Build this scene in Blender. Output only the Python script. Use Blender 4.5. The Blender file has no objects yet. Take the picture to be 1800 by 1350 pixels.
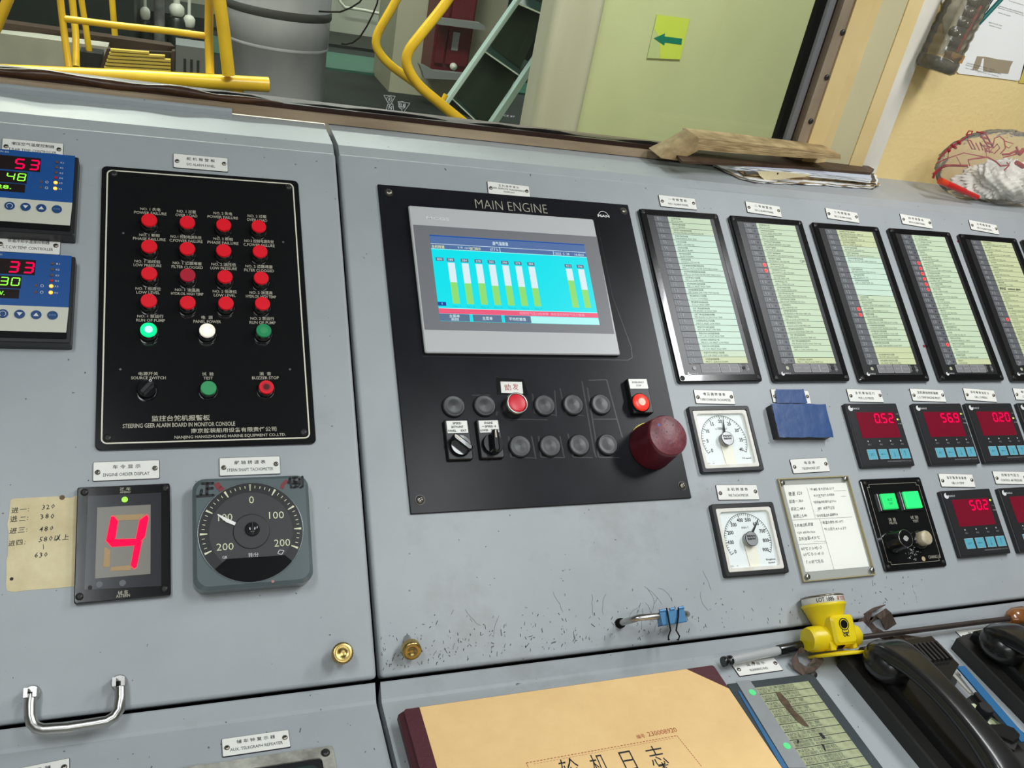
import bpy, math, random
from mathutils import Vector, Matrix
from mathutils.geometry import tessellate_polygon
R=math.radians
random.seed(7)
S=bpy.context.scene
# ---------------------------------------------------------------- camera (solved from the photograph)
F_PX=1532.6
TH=R(38); CT,ST=math.cos(TH),math.sin(TH)           # slope of the console front
BAS=Matrix(((1,0,0),(0,CT,-ST),(0,ST,CT)))           # console frame (along, up the slope, out) -> world
RC=Matrix(((0.931633264486106,-0.13696445193587242,0.3366009498038171),
           (-0.00018521391790848885,0.9260759457259309,0.37733712836611855),
           (-0.3633998159035449,-0.351602163892218,0.862737788755951)))
CAM=BAS@Vector((0,0,.93))
RW=BAS@RC.transposed()
cd=bpy.data.cameras.new('camera'); cam=bpy.data.objects.new('camera',cd); S.collection.objects.link(cam)
cam.matrix_world=Matrix.Translation(CAM)@RW.to_4x4()
cd.sensor_width=36; cd.lens=F_PX*36/1800; cd.clip_start=.02; cd.clip_end=60
S.camera=cam
# ---------------------------------------------------------------- world, lamps, exposure
S.view_settings.view_transform='Standard'; S.view_settings.look='None'
S.view_settings.exposure=0.0; S.view_settings.gamma=1; S.view_settings.use_curve_mapping=False
w=bpy.data.worlds.new('world'); S.world=w; w.use_nodes=True
w.node_tree.nodes['Background'].inputs[0].default_value=(.9,.95,1,1); w.node_tree.nodes['Background'].inputs[1].default_value=.25
def area(name,loc,sx,sy,power,col=(1,1,1),rot=(0,0,0)):
    l=bpy.data.lights.new(name,'AREA'); l.shape='RECTANGLE'; l.size=sx; l.size_y=sy; l.energy=power; l.color=col
    o=bpy.data.objects.new(name,l); o.location=loc; o.rotation_euler=rot; S.collection.objects.link(o); return o
area('ceiling_lamp',(-.32,-.40,1.28),.14,.55,5.6,(.93,.985,1))
area('ceiling_lamp',(.62,-.42,1.28),.14,.55,6.2,(.93,.985,1))
area('ceiling_lamp',(1.30,.02,1.28),.16,.6,8.6,(.97,.99,1))
area('ceiling_lamp',(.2,-1.5,1.28),1.2,.3,9,(.95,.99,1))
area('engine_room_lamp',(.3,5.0,3.0),2.5,.5,270,(.93,1,.95))
area('engine_room_lamp',(1.2,1.4,2.3),1.2,.4,96,(1,.98,.93))
area('engine_room_lamp',(-.6,3.4,1.65),.7,.5,30,(1,1,.85))
area('engine_room_lamp',(3.0,8.5,3.0),2.5,.5,180,(.93,1,.95))

# ---------------------------------------------------------------- materials
MATS={}
def mat(name,col,rough=.5,metal=0,noise=None,bump=None,emit=0,alpha=None,spec=.5,coat=0,ecol=None):
    """noise=(scale, strength, dark factor) mottles the colour; bump=(scale, strength)"""
    if name in MATS: return MATS[name]
    m=bpy.data.materials.new(name); m.use_nodes=True; nt=m.node_tree; N=nt.nodes; L=nt.links
    b=N['Principled BSDF']
    b.inputs['Base Color'].default_value=(*col,1); b.inputs['Roughness'].default_value=rough; b.inputs['Metallic'].default_value=metal
    b.inputs['Specular IOR Level'].default_value=spec; b.inputs['Coat Weight'].default_value=coat
    tc=N.new('ShaderNodeTexCoord')
    if noise:
        n=N.new('ShaderNodeTexNoise'); n.inputs['Scale'].default_value=noise[0]; n.inputs['Detail'].default_value=6; n.inputs['Roughness'].default_value=.65
        L.new(tc.outputs['Object'],n.inputs['Vector'])
        r=N.new('ShaderNodeValToRGB'); r.color_ramp.elements[0].position=.35; r.color_ramp.elements[1].position=.65
        d=noise[2] if len(noise)>2 else (1-noise[1]); 
        c0=d if isinstance(d,tuple) else tuple(x*d for x in col)
        r.color_ramp.elements[0].color=(*c0,1); r.color_ramp.elements[1].color=(*col,1)
        L.new(n.outputs['Fac'],r.inputs['Fac'])
        mx=N.new('ShaderNodeMix'); mx.data_type='RGBA'; mx.inputs[0].default_value=min(1,noise[1]*4 if noise[1]<.25 else 1)
        mx.inputs[6].default_value=(*col,1); L.new(r.outputs['Color'],mx.inputs[7]); L.new(mx.outputs[2],b.inputs['Base Color'])
    if bump:
        n=N.new('ShaderNodeTexNoise'); n.inputs['Scale'].default_value=bump[0]; n.inputs['Detail'].default_value=4
        L.new(tc.outputs['Object'],n.inputs['Vector'])
        bp=N.new('ShaderNodeBump'); bp.inputs['Strength'].default_value=bump[1]; bp.inputs['Distance'].default_value=.002
        L.new(n.outputs['Fac'],bp.inputs['Height']); L.new(bp.outputs[0],b.inputs['Normal'])
    if emit:
        b.inputs['Emission Color'].default_value=(*(ecol or col),1); b.inputs['Emission Strength'].default_value=emit
    MATS[name]=m; return m
def grey_paint():
    """grey enamel with faint smudges and small dark chips"""
    m=bpy.data.materials.new('grey_paint'); m.use_nodes=True; nt=m.node_tree; N=nt.nodes; L=nt.links; b=N['Principled BSDF']
    tc=N.new('ShaderNodeTexCoord')
    def noise(sc,det,rg=.6):
        n=N.new('ShaderNodeTexNoise'); n.inputs['Scale'].default_value=sc; n.inputs['Detail'].default_value=det; n.inputs['Roughness'].default_value=rg
        L.new(tc.outputs['Object'],n.inputs['Vector']); return n
    def ramp(src,p0,p1,c0,c1):
        r=N.new('ShaderNodeValToRGB'); r.color_ramp.elements[0].position=p0; r.color_ramp.elements[1].position=p1
        r.color_ramp.elements[0].color=(*c0,1); r.color_ramp.elements[1].color=(*c1,1); L.new(src.outputs['Fac'],r.inputs['Fac']); return r
    base=ramp(noise(7,5),.3,.7,(.375,.40,.42),(.43,.455,.475))
    sm=ramp(noise(3.3,6,.7),.60,.74,(1,1,1),(.78,.76,.73))
    chip=ramp(noise(170,2,.4),.765,.785,(1,1,1),(.35,.33,.30))
    def mul(a,c):
        x=N.new('ShaderNodeMix'); x.data_type='RGBA'; x.blend_type='MULTIPLY'; x.inputs[0].default_value=1
        L.new(a,x.inputs[6]); L.new(c,x.inputs[7]); return x.outputs[2]
    L.new(mul(mul(base.outputs[0],sm.outputs[0]),chip.outputs[0]),b.inputs['Base Color'])
    b.inputs['Roughness'].default_value=.42; b.inputs['Specular IOR Level'].default_value=.45
    bp=N.new('ShaderNodeBump'); bp.inputs['Strength'].default_value=.06; bp.inputs['Distance'].default_value=.001
    L.new(noise(240,2).outputs['Fac'],bp.inputs['Height']); L.new(bp.outputs[0],b.inputs['Normal'])
    return m
def glassy(name,tint,gloss,rough,fres=1.45,extra=0):
    m=bpy.data.materials.new(name); m.use_nodes=True; nt=m.node_tree; N=nt.nodes; L=nt.links
    for n in list(N): N.remove(n)
    o=N.new('ShaderNodeOutputMaterial'); t=N.new('ShaderNodeBsdfTransparent'); t.inputs[0].default_value=(*tint,1)
    g=N.new('ShaderNodeBsdfGlossy'); g.inputs['Roughness'].default_value=rough; g.inputs[0].default_value=(*gloss,1)
    f=N.new('ShaderNodeFresnel'); f.inputs[0].default_value=fres
    a=N.new('ShaderNodeMath'); a.operation='ADD'; a.inputs[1].default_value=extra; a.use_clamp=True
    mx=N.new('ShaderNodeMixShader'); L.new(f.outputs[0],a.inputs[0]); L.new(a.outputs[0],mx.inputs[0]); L.new(t.outputs[0],mx.inputs[1]); L.new(g.outputs[0],mx.inputs[2]); L.new(mx.outputs[0],o.inputs[0])
    MATS[name]=m; return m
def streaks(name,c0,c1,sc,vec=(1,1,1),rough=.5,p=(.35,.65),bump=0,metal=0):
    m=bpy.data.materials.new(name); m.use_nodes=True; nt=m.node_tree; N=nt.nodes; L=nt.links; b=N['Principled BSDF']
    tc=N.new('ShaderNodeTexCoord'); mp=N.new('ShaderNodeMapping'); mp.inputs['Scale'].default_value=vec; L.new(tc.outputs['Object'],mp.inputs[0])
    n=N.new('ShaderNodeTexNoise'); n.inputs['Scale'].default_value=sc; n.inputs['Detail'].default_value=6; L.new(mp.outputs[0],n.inputs['Vector'])
    r=N.new('ShaderNodeValToRGB'); r.color_ramp.elements[0].position=p[0]; r.color_ramp.elements[1].position=p[1]
    r.color_ramp.elements[0].color=(*c0,1); r.color_ramp.elements[1].color=(*c1,1); L.new(n.outputs['Fac'],r.inputs['Fac']); L.new(r.outputs[0],b.inputs['Base Color'])
    b.inputs['Roughness'].default_value=rough; b.inputs['Metallic'].default_value=metal
    if bump:
        bp=N.new('ShaderNodeBump'); bp.inputs['Strength'].default_value=bump; bp.inputs['Distance'].default_value=.002
        L.new(n.outputs['Fac'],bp.inputs['Height']); L.new(bp.outputs[0],b.inputs['Normal'])
    MATS[name]=m; return m
GREY=grey_paint()
M=mat
BLACK=M('black_gloss',(.008,.008,.009),.16,coat=.3,bump=(60,.03))
BLACKM=M('black_matt',(.014,.014,.016),.42)
MEBLK=streaks('black_panel_film',(.010,.010,.013),(.018,.018,.023),9,(1,1,1),.30,bump=.08)
MEBLK.node_tree.nodes['Principled BSDF'].inputs['Specular IOR Level'].default_value=.14
CHAR=M('charcoal_plastic',(.032,.033,.038),.35)
DKGREY=M('dark_grey_film',(.10,.105,.12),.4)
DISPK=M('smoked_window',(.02,.012,.012),.25)
WHITE=M('white_plate',(.93,.92,.86),.35,noise=(40,.08))
INK=M('black_ink',(.01,.01,.012),.6)
INKG=M('grey_ink',(.10,.13,.10),.6)
SILVERINK=M('silver_ink',(.48,.45,.36),.5)
WHITEINK=M('white_ink',(.75,.76,.76),.5)
CREAMLINE=M('cream_line',(.80,.76,.62),.45)
STEEL=M('stainless_steel',(.50,.49,.47),.28,1)
SCREW=M('screw_steel',(.35,.32,.27),.35,1)
DSCREW=M('dark_screw',(.05,.048,.045),.4,.6)
BRASS=M('brass',(.58,.42,.15),.3,1,noise=(60,.08,(.45,.31,.11)))
REDLAMP=M('red_lamp_cap',(.72,.006,.02),.38,emit=.12,ecol=(1,0,.01))
REDDIM=M('red_lamp_dim',(.50,.012,.035),.4)
REDLIT=M('red_lamp_lit',(.9,.05,.03),.3,emit=.35,ecol=(1,.03,.02))
GRNLIT=M('green_lamp_lit',(.0,.75,.25),.3,emit=.75,ecol=(0,1,.28))
GRNCORE=M('green_lamp_core',(.3,.95,.8),.3,emit=1,ecol=(.45,1,.85))
GRNOFF=M('green_lamp_cap',(.02,.30,.11),.35)
GRNTEST=M('green_button_cap',(.04,.36,.13),.4)
WHTLIT=M('white_lamp_lit',(.9,.82,.7),.3,emit=.45,ecol=(1,.9,.75))
WHTCORE=M('white_lamp_core',(1,.97,.9),.3,emit=.9,ecol=(1,.97,.9))
SEGR=M('red_segment',(.3,0,.02),.5,emit=1,ecol=(1,.0,.085),spec=.1)
SEGG=M('green_segment',(.2,.9,.05),.4,emit=1,ecol=(.30,.95,.05))
SEGM=M('magenta_segment',(.25,0,.02),.5,emit=1,ecol=(1,0,.065),spec=.1)
SEGGLOW=M('red_glow_rim',(.4,.03,.03),.5,emit=.75,ecol=(1,.12,.12),spec=.1)
AMBER=M('amber_led',(1,.45,.05),.4,emit=1,ecol=(1,.42,.03))
LEDRED=M('red_led',(1,.02,.03),.4,emit=1,ecol=(1,.02,.03))
LEDHALO=M('red_led_ring',(.9,.12,.10),.4,emit=.5,ecol=(1,.12,.1))
LEDYEL=M('yellow_led',(.8,.9,.1),.4,emit=.8,ecol=(.8,.9,.1))
LEDLIME=M('lime_led',(.35,.8,.05),.35,emit=.55,ecol=(.3,.8,.03))
LEDOFF=M('led_off',(.12,.07,.06),.5)
BLUE=M('blue_face',(.008,.085,.32),.4)
NAVY=M('navy_button',(.012,.06,.20),.4)
CREAM=M('cream_face',(.66,.66,.56),.45,noise=(50,.08))
PALE=M('pale_green_strip',(.60,.74,.55),.42,noise=(14,.1,(.62,.72,.44)))
PALEY=M('pale_yellow_strip',(.64,.70,.42),.42,noise=(14,.08))
PALEB=M('pale_mint_strip',(.62,.80,.66),.42)
TABGREY=M('number_tab',(.13,.135,.15),.4)
KEYGREY=M('membrane_key',(.22,.22,.23),.45)
KEYLINE=M('membrane_key_outline',(.50,.50,.50),.45)
REDWIN=M('red_window',(.16,.006,.022),.22,emit=.045,ecol=(1,.02,.07))
CYANKEY=M('cyan_key',(.12,.43,.55),.4,noise=(200,.1))
CYANLINE=M('cyan_key_outline',(.42,.66,.72),.45)
TACHBOX=M('grey_green_housing',(.115,.145,.155),.28,coat=.3)
DIAL=M('dial_black',(.03,.03,.032),.5)
DIALD=M('dial_ring',(.012,.012,.013),.35)
LUMI=M('pale_yellow_print',(.80,.80,.55),.5)
DIALW=M('dial_white',(.86,.91,.95),.4)
DIALC=M('dial_cream',(.92,.89,.80),.4)
BEZW=M('white_bezel',(.88,.86,.80),.4,noise=(45,.10,(.60,.52,.40)))
PAPER=M('paper_yellowed',(.86,.75,.47),.75,noise=(18,.22,(.68,.55,.31)),bump=(30,.3))
PAPERW=M('paper_white',(.93,.93,.91),.7,noise=(12,.05),bump=(9,.3))
PAPERT=M('paper_tan',(.50,.36,.18),.8,noise=(40,.3,(.30,.20,.09)),bump=(60,.4))
KRAFT=M('kraft_paper',(.90,.61,.28),.7,noise=(22,.12,(.78,.50,.21)),bump=(35,.35))
MAROON=M('maroon_cloth',(.09,.018,.028),.5,noise=(60,.2),bump=(300,.3))
LIDRED=M('maroon_plastic',(.16,.018,.03),.3,noise=(90,.25,(.10,.012,.02)),coat=.3)
LIDTOP=M('maroon_plastic_worn',(.22,.045,.06),.38,noise=(120,.35,(.12,.02,.03)),bump=(150,.2))
YELLOW=M('yellow_plastic',(.85,.66,.01),.33,noise=(30,.12,(.7,.48,.01)))
YDISC=M('yellow_disc',(.72,.60,.08),.5)
RAIL=streaks('yellow_rail_paint',(.62,.36,.015),(.80,.52,.02),5,(1,1,1),.32)
TAPE=M('blue_tape',(.02,.075,.24),.38,noise=(30,.15),bump=(45,.35))
CLIPB=M('blue_clip',(.10,.28,.52),.3,.3)
HMI=M('silver_bezel',(.56,.56,.575),.38)
HMID=M('screen_surround',(.20,.20,.22),.42)
SCR=M('screen_cyan',(0,0,0),.3,emit=1,ecol=(.0,.76,.84))
SCRHI=M('screen_cyan_light',(0,0,0),.3,emit=1,ecol=(.42,.92,.90))
SCRH=M('screen_header',(0,0,0),.3,emit=1,ecol=(.085,.16,.36))
SCRB=M('screen_button',(0,0,0),.3,emit=1,ecol=(.10,.17,.27))
SCRW=M('screen_white',(0,0,0),.3,emit=1,ecol=(.70,.86,.90))
SCRG=M('screen_green',(0,0,0),.3,emit=1,ecol=(.27,.72,.17))
SCRR=M('screen_red',(0,0,0),.3,emit=1,ecol=(.85,.10,.20))
SCRY=M('screen_yellow',(0,0,0),.3,emit=1,ecol=(.8,.85,.35))
SCRN=M('screen_navy',(0,0,0),.3,emit=1,ecol=(.0,.06,.35))
LCD=M('display_window',(.20,.185,.155),.35,emit=.04)
LCDOFF=M('display_unlit_segment',(.42,.27,.12),.5,emit=.05)
WOOD=streaks('weathered_wood',(.33,.24,.15),(.55,.42,.28),22,(.25,1,1),.7,bump=.4)
WOODG=streaks('grey_wood',(.24,.18,.12),(.42,.34,.24),16,(1,1,.2),.7,bump=.4)
BROWN=M('dark_brown_frame',(.035,.014,.010),.35,noise=(12,.3))
RUSTY=M('rust_brown_sealant',(.12,.045,.012),.35,noise=(9,.4,(.03,.012,.006)),bump=(14,.5))
RUBBER=M('black_rubber',(.010,.009,.008),.8,spec=.08)
ALU=M('grey_aluminium',(.22,.22,.23),.4,.3)
WALLY=streaks('cream_yellow_paint',(.70,.52,.23),(.80,.62,.30),6,(1,1,1),.6,bump=.15)
WALLB=mat('cream_wall',(.90,.70,.33),.55,noise=(2.5,.1,(.82,.62,.28)),bump=(120,.5))
POSTG=streaks('greenish_cream_paint',(.54,.49,.29),(.62,.56,.34),5,(1,1,.4),.55)
WHITEP=streaks('white_trim_paint',(.74,.70,.60),(.88,.84,.75),14,(1,1,.5),.55)
CLEAR=glassy('clear_acrylic',(.995,.995,.98),(.9,.9,.9),.08,1.18,.0)
GLASS=glassy('window_glass',(.96,.98,.95),(.9,.95,.9),.01,1.35)
def film(name,tint,dif,fac,gl,rough):
    m=bpy.data.materials.new(name); m.use_nodes=True; nt=m.node_tree; N=nt.nodes; L=nt.links
    for n in list(N): N.remove(n)
    o=N.new('ShaderNodeOutputMaterial'); t=N.new('ShaderNodeBsdfTransparent'); t.inputs[0].default_value=(*tint,1); d=N.new('ShaderNodeBsdfDiffuse'); d.inputs[0].default_value=(*dif,1)
    g=N.new('ShaderNodeBsdfGlossy'); g.inputs['Roughness'].default_value=rough
    a=N.new('ShaderNodeMixShader'); a.inputs[0].default_value=fac; c=N.new('ShaderNodeMixShader'); f=N.new('ShaderNodeLayerWeight'); f.inputs[0].default_value=gl
    L.new(t.outputs[0],a.inputs[1]); L.new(d.outputs[0],a.inputs[2]); L.new(f.outputs['Fresnel'],c.inputs[0]); L.new(a.outputs[0],c.inputs[1]); L.new(g.outputs[0],c.inputs[2]); L.new(c.outputs[0],o.inputs[0])
    MATS[name]=m; return m
BAGM=film('clear_film',(.985,.975,.96),(.95,.92,.88),.10,.08,.12)
PETM=film('clear_bottle_plastic',(.93,.91,.84),(.75,.70,.55),.13,.30,.16)
PHB=M('phone_black',(.012,.012,.012),.27,coat=.2,noise=(20,.1),bump=(40,.05))
PHT=M('phone_rubber',(.018,.016,.015),.5,bump=(60,.2))
STRAP=streaks('brown_elastic',(.06,.04,.03),(.12,.08,.06),60,(6,1,1),.8,bump=.4)
BLUEP=M('blue_plastic_strip',(.025,.14,.32),.35)
TEAL=M('teal_pen',(.01,.14,.13),.35)
GLOWG=M('green_marker_dot',(.10,.62,.22),.4,emit=.25,ecol=(.1,.9,.3))
DIRT=M('stain',(.16,.11,.06),.8)
REDI=M('red_ink',(.45,.02,.03),.6)
ORNG=M('printed_red',(.42,.09,.04),.6)

# ---------------------------------------------------------------- mesh builder
_tx={}
def text_geo(s,bold=0.0,res=2):
    k=(s,bold,res)
    if k not in _tx:
        c=bpy.data.curves.new('t','FONT'); c.body=s; c.resolution_u=res; c.offset=bold
        o=bpy.data.objects.new('t',c); me=bpy.data.meshes.new_from_object(o)
        v=[(p.co.x,p.co.y) for p in me.vertices]; f=[tuple(p.vertices) for p in me.polygons]
        bpy.data.objects.remove(o); bpy.data.curves.remove(c); bpy.data.meshes.remove(me)
        if not v: v=[(0,0),(1,0),(1,1)]; f=[(0,1,2)]
        x0=min(a for a,b in v); x1=max(a for a,b in v); y0=min(b for a,b in v); y1=max(b for a,b in v)
        _tx[k]=(v,f,x0,x1,y0,y1)
    return _tx[k]
def rrpts(w,h,r,seg=4):
    r=min(r,w/2-1e-6,h/2-1e-6)
    if r<=1e-6: return [(-w/2,-h/2),(w/2,-h/2),(w/2,h/2),(-w/2,h/2)]
    o=[]
    for cx,cy,a in ((w/2-r,-h/2+r,-90),(w/2-r,h/2-r,0),(-w/2+r,h/2-r,90),(-w/2+r,-h/2+r,180)):
        for i in range(seg+1):
            t=R(a+90*i/seg); o.append((cx+r*math.cos(t),cy+r*math.sin(t)))
    return o
class MB:
    def __init__(s): s.v=[];s.f=[];s.m=[];s.s=[];s.mats=[];s.T=None
    def add(s,vs,fs,mt,smooth=False):
        o=len(s.v)
        if mt not in s.mats: s.mats.append(mt)
        i=s.mats.index(mt)
        s.v+= [tuple(s.T@Vector(p)) for p in vs] if s.T is not None else [tuple(p) for p in vs]
        for f in fs: s.f.append(tuple(o+k for k in f)); s.m.append(i); s.s.append(smooth)
        return s
    def poly(s,pts,z0,z1,mt,bev=0,smooth=False):
        """outline (counter-clockwise) from z0 up to z1"""
        a=sum(pts[i][0]*pts[(i+1)%len(pts)][1]-pts[(i+1)%len(pts)][0]*pts[i][1] for i in range(len(pts)))
        if a<0: pts=pts[::-1]
        n=len(pts)
        if z1-z0<1e-7:
            return s.add([(x,y,z1) for x,y in pts],tessellate(pts),mt)
        if bev>0:
            cx=sum(p[0] for p in pts)/n; cy=sum(p[1] for p in pts)/n
            w=max(abs(p[0]-cx) for p in pts); h=max(abs(p[1]-cy) for p in pts)
            ins=[(cx+(x-cx)*(1-bev/w),cy+(y-cy)*(1-bev/h)) for x,y in pts]
            rings=[(pts,z0),(pts,z1-bev),(ins,z1)]
        else: rings=[(pts,z0),(pts,z1)]
        vs=[(x,y,z) for P,z in rings for x,y in P]; fs=[]
        for k in range(len(rings)-1):
            for i in range(n): fs.append((k*n+i,k*n+(i+1)%n,(k+1)*n+(i+1)%n,(k+1)*n+i))
        t=(len(rings)-1)*n
        s.add(vs,fs,mt,smooth)
        last=rings[-1][0]
        s.add([(x,y,z1) for x,y in last],tessellate(last),mt)
        s.add([(x,y,z0) for x,y in pts],[f[::-1] for f in tessellate(pts)],mt)
        return s
    def rr(s,cx,cy,w,h,r,z0,z1,mt,bev=0,rot=0,seg=4):
        c,d=math.cos(rot),math.sin(rot)
        return s.poly([(cx+x*c-y*d,cy+x*d+y*c) for x,y in rrpts(w,h,r,seg)],z0,z1,mt,bev)
    def ring(s,cx,cy,w,h,r,w2,h2,r2,z0,z1,mt,bev=0,z2=None,cx2=None,cy2=None,seg=4):
        """rectangular frame; z2 = depth of the inner wall's foot"""
        cx2=cx if cx2 is None else cx2; cy2=cy if cy2 is None else cy2; z2=z0 if z2 is None else z2
        if r<1e-6 or r2<1e-6: r=max(r,1e-4); r2=max(r2,1e-4)
        A=rrpts(w,h,r,seg); A2=rrpts(w-2*bev,h-2*bev,max(r-bev,1e-4),seg); Bp=rrpts(w2,h2,r2,seg); n=len(A)
        rg=[[(cx+x,cy+y,z0) for x,y in A],[(cx+x,cy+y,z1-bev) for x,y in A],[(cx+x,cy+y,z1) for x,y in A2],[(cx2+x,cy2+y,z1) for x,y in Bp],[(cx2+x,cy2+y,z2) for x,y in Bp]]
        vs=[p for g in rg for p in g]; fs=[]
        for k in range(4):
            for i in range(n): fs.append((k*n+i,k*n+(i+1)%n,(k+1)*n+(i+1)%n,(k+1)*n+i))
        return s.add(vs,fs,mt)
    def lathe(s,cx,cy,prof,mt,seg=28,smooth=True,capb=False,capt=True,rfun=None):
        vs=[];fs=[]
        for r,z in prof:
            for i in range(seg):
                a=2*math.pi*i/seg; q=r*(rfun(a,z) if rfun else 1); vs.append((cx+q*math.cos(a),cy+q*math.sin(a),z))
        for k in range(len(prof)-1):
            for i in range(seg): fs.append((k*seg+i,k*seg+(i+1)%seg,(k+1)*seg+(i+1)%seg,(k+1)*seg+i))
        s.add(vs,fs,mt,smooth)
        if capt and prof[-1][0]>1e-6: s.add(vs[-seg:],[tuple(range(seg))],mt)
        if capb and prof[0][0]>1e-6: s.add(vs[:seg],[tuple(range(seg))[::-1]],mt)
        return s
    def cyl(s,cx,cy,r,z0,z1,mt,bev=0,seg=28,r1=None,smooth=True):
        r1=r if r1 is None else r1
        if bev: s.lathe(cx,cy,[(r,z0),(r1,z1-bev),(r1-bev*.3,z1-bev*.3),(r1-bev,z1)],mt,seg,smooth,True)
        else: s.lathe(cx,cy,[(r,z0),(r1,z1)],mt,seg,smooth,True)
        return s
    def disc(s,cx,cy,r,z,mt,seg=20): return s.add([(cx+r*math.cos(2*math.pi*i/seg),cy+r*math.sin(2*math.pi*i/seg),z) for i in range(seg)],[tuple(range(seg))],mt)
    def line(s,x0,y0,x1,y1,w,z,mt):
        dx,dy=x1-x0,y1-y0; l=math.hypot(dx,dy) or 1; nx,ny=-dy/l*w/2,dx/l*w/2
        return s.add([(x0-nx,y0-ny,z),(x1-nx,y1-ny,z),(x1+nx,y1+ny,z),(x0+nx,y0+ny,z)],[(0,1,2,3)],mt)
    def pline(s,pts,w,z,mt,closed=False):
        for i in range(len(pts)-(0 if closed else 1)): a=pts[i]; b=pts[(i+1)%len(pts)]; s.line(a[0],a[1],b[0],b[1],w,z,mt)
        return s
    def arc(s,cx,cy,r,a0,a1,w,z,mt,n=40):
        P=[(r-w/2,r+w/2)]; vs=[];fs=[]
        for i in range(n+1):
            a=a0+(a1-a0)*i/n
            vs+=[(cx+(r-w/2)*math.cos(a),cy+(r-w/2)*math.sin(a),z),(cx+(r+w/2)*math.cos(a),cy+(r+w/2)*math.sin(a),z)]
            if i: fs.append((2*i-2,2*i-1,2*i+1,2*i) if a1<a0 else (2*i-1,2*i-2,2*i,2*i+1)[::-1][::-1])
        return s.add(vs,fs,mt)
    def tube(s,pts,r,mt,seg=12,cap=True):
        P=[Vector(p) for p in pts]; n=len(P); rr=r if isinstance(r,(list,tuple)) else [r]*n
        t=[(P[min(i+1,n-1)]-P[max(i-1,0)]).normalized() for i in range(n)]
        u=t[0].orthogonal().normalized(); vs=[];fs=[]
        for i in range(n):
            u=(u-t[i]*u.dot(t[i])).normalized(); b=t[i].cross(u)
            for k in range(seg):
                a=2*math.pi*k/seg; vs.append(tuple(P[i]+(u*math.cos(a)+b*math.sin(a))*rr[i]))
        for i in range(n-1):
            for k in range(seg): fs.append((i*seg+k,i*seg+(k+1)%seg,(i+1)*seg+(k+1)%seg,(i+1)*seg+k))
        s.add(vs,fs,mt,True)
        if cap: s.add(vs[:seg],[tuple(range(seg))[::-1]],mt); s.add(vs[-seg:],[tuple(range(seg))],mt)
        return s
    def ribbon(s,pts,wv,th,mt):
        """flat strap: centre points with a width vector"""
        P=[Vector(p) for p in pts]; n=len(P); W=[Vector(q) for q in wv] if isinstance(wv,list) else [Vector(wv)]*n; vs=[];fs=[]
        for i in range(n):
            t=(P[min(i+1,n-1)]-P[max(i-1,0)]).normalized(); nn=t.cross(W[i]).normalized()*th/2
            vs+=[tuple(P[i]-W[i]/2-nn),tuple(P[i]+W[i]/2-nn),tuple(P[i]+W[i]/2+nn),tuple(P[i]-W[i]/2+nn)]
        for i in range(n-1):
            for k in range(4): fs.append((i*4+k,i*4+(k+1)%4,(i+1)*4+(k+1)%4,(i+1)*4+k))
        fs+=[(3,2,1,0),(n*4-4,n*4-3,n*4-2,n*4-1)]
        return s.add(vs,fs,mt,False)
    def box(s,x0,x1,y0,y1,z0,z1,mt):
        return s.add([(x,y,z) for z in (z0,z1) for x,y in ((x0,y0),(x1,y0),(x1,y1),(x0,y1))],[(3,2,1,0),(4,5,6,7),(0,1,5,4),(1,2,6,5),(2,3,7,6),(3,0,4,7)],mt)
    def text(s,t,cx,cy,w,h,z,mt,rot=0,bold=0.,al='C',res=2,shear=0):
        """lettering whose inked box is w x h; h or w may be None to keep the proportions"""
        v,f,x0,x1,y0,y1=text_geo(t,bold,res); bw,bh=max(x1-x0,1e-4),max(y1-y0,1e-4)
        if w is None: sy=h/bh; sx=sy*.92
        elif h is None: sx=w/bw; sy=sx
        else: sx,sy=w/bw,h/bh
        ax={'C':(x0+x1)/2,'L':x0,'R':x1}[al]; ay=(y0+y1)/2; c,d=math.cos(rot),math.sin(rot); vs=[]
        for a,b in v:
            X=(a-ax)*sx+(b-ay)*sy*shear; Y=(b-ay)*sy; vs.append((cx+X*c-Y*d,cy+X*d+Y*c,z))
        return s.add(vs,f,mt)
    def hand(s,t,x,y,h,z,mt,rot=0,sp=.95,bold=.004,amp=1,sx=.85):
        """handwriting: every character on its own, a little uneven"""
        rd=random.Random(hash_s(t)); c,d=math.cos(rot),math.sin(rot); X=0
        for ch in t:
            if ch==' ': X+=h*.45; continue
            cj=ord(ch)>0x2000
            hh=h*(1.15 if cj else .95)*rd.uniform(.88,1.1); 
            if ch in '.,:-': hh=None; 
            v,f,x0,x1,y0,y1=text_geo(ch,bold,1); k=h*(1.15 if cj else 1.25)*rd.uniform(.92,1.06)
            ang=rot+rd.uniform(-.10,.10)*amp; ca,sa=math.cos(ang),math.sin(ang); sh=rd.uniform(.0,.25)*amp; vs=[]
            px=x+X*c; py=y+X*d+rd.uniform(-.06,.06)*h*amp
            for a,b in v:
                XX=(a-x0)*k*sx+b*k*sh; YY=b*k; vs.append((px+XX*ca-YY*sa,py+XX*sa+YY*ca,z))
            s.add(vs,f,mt); X+=(x1-x0)*k*sx+h*.16*sp
        return s
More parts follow.
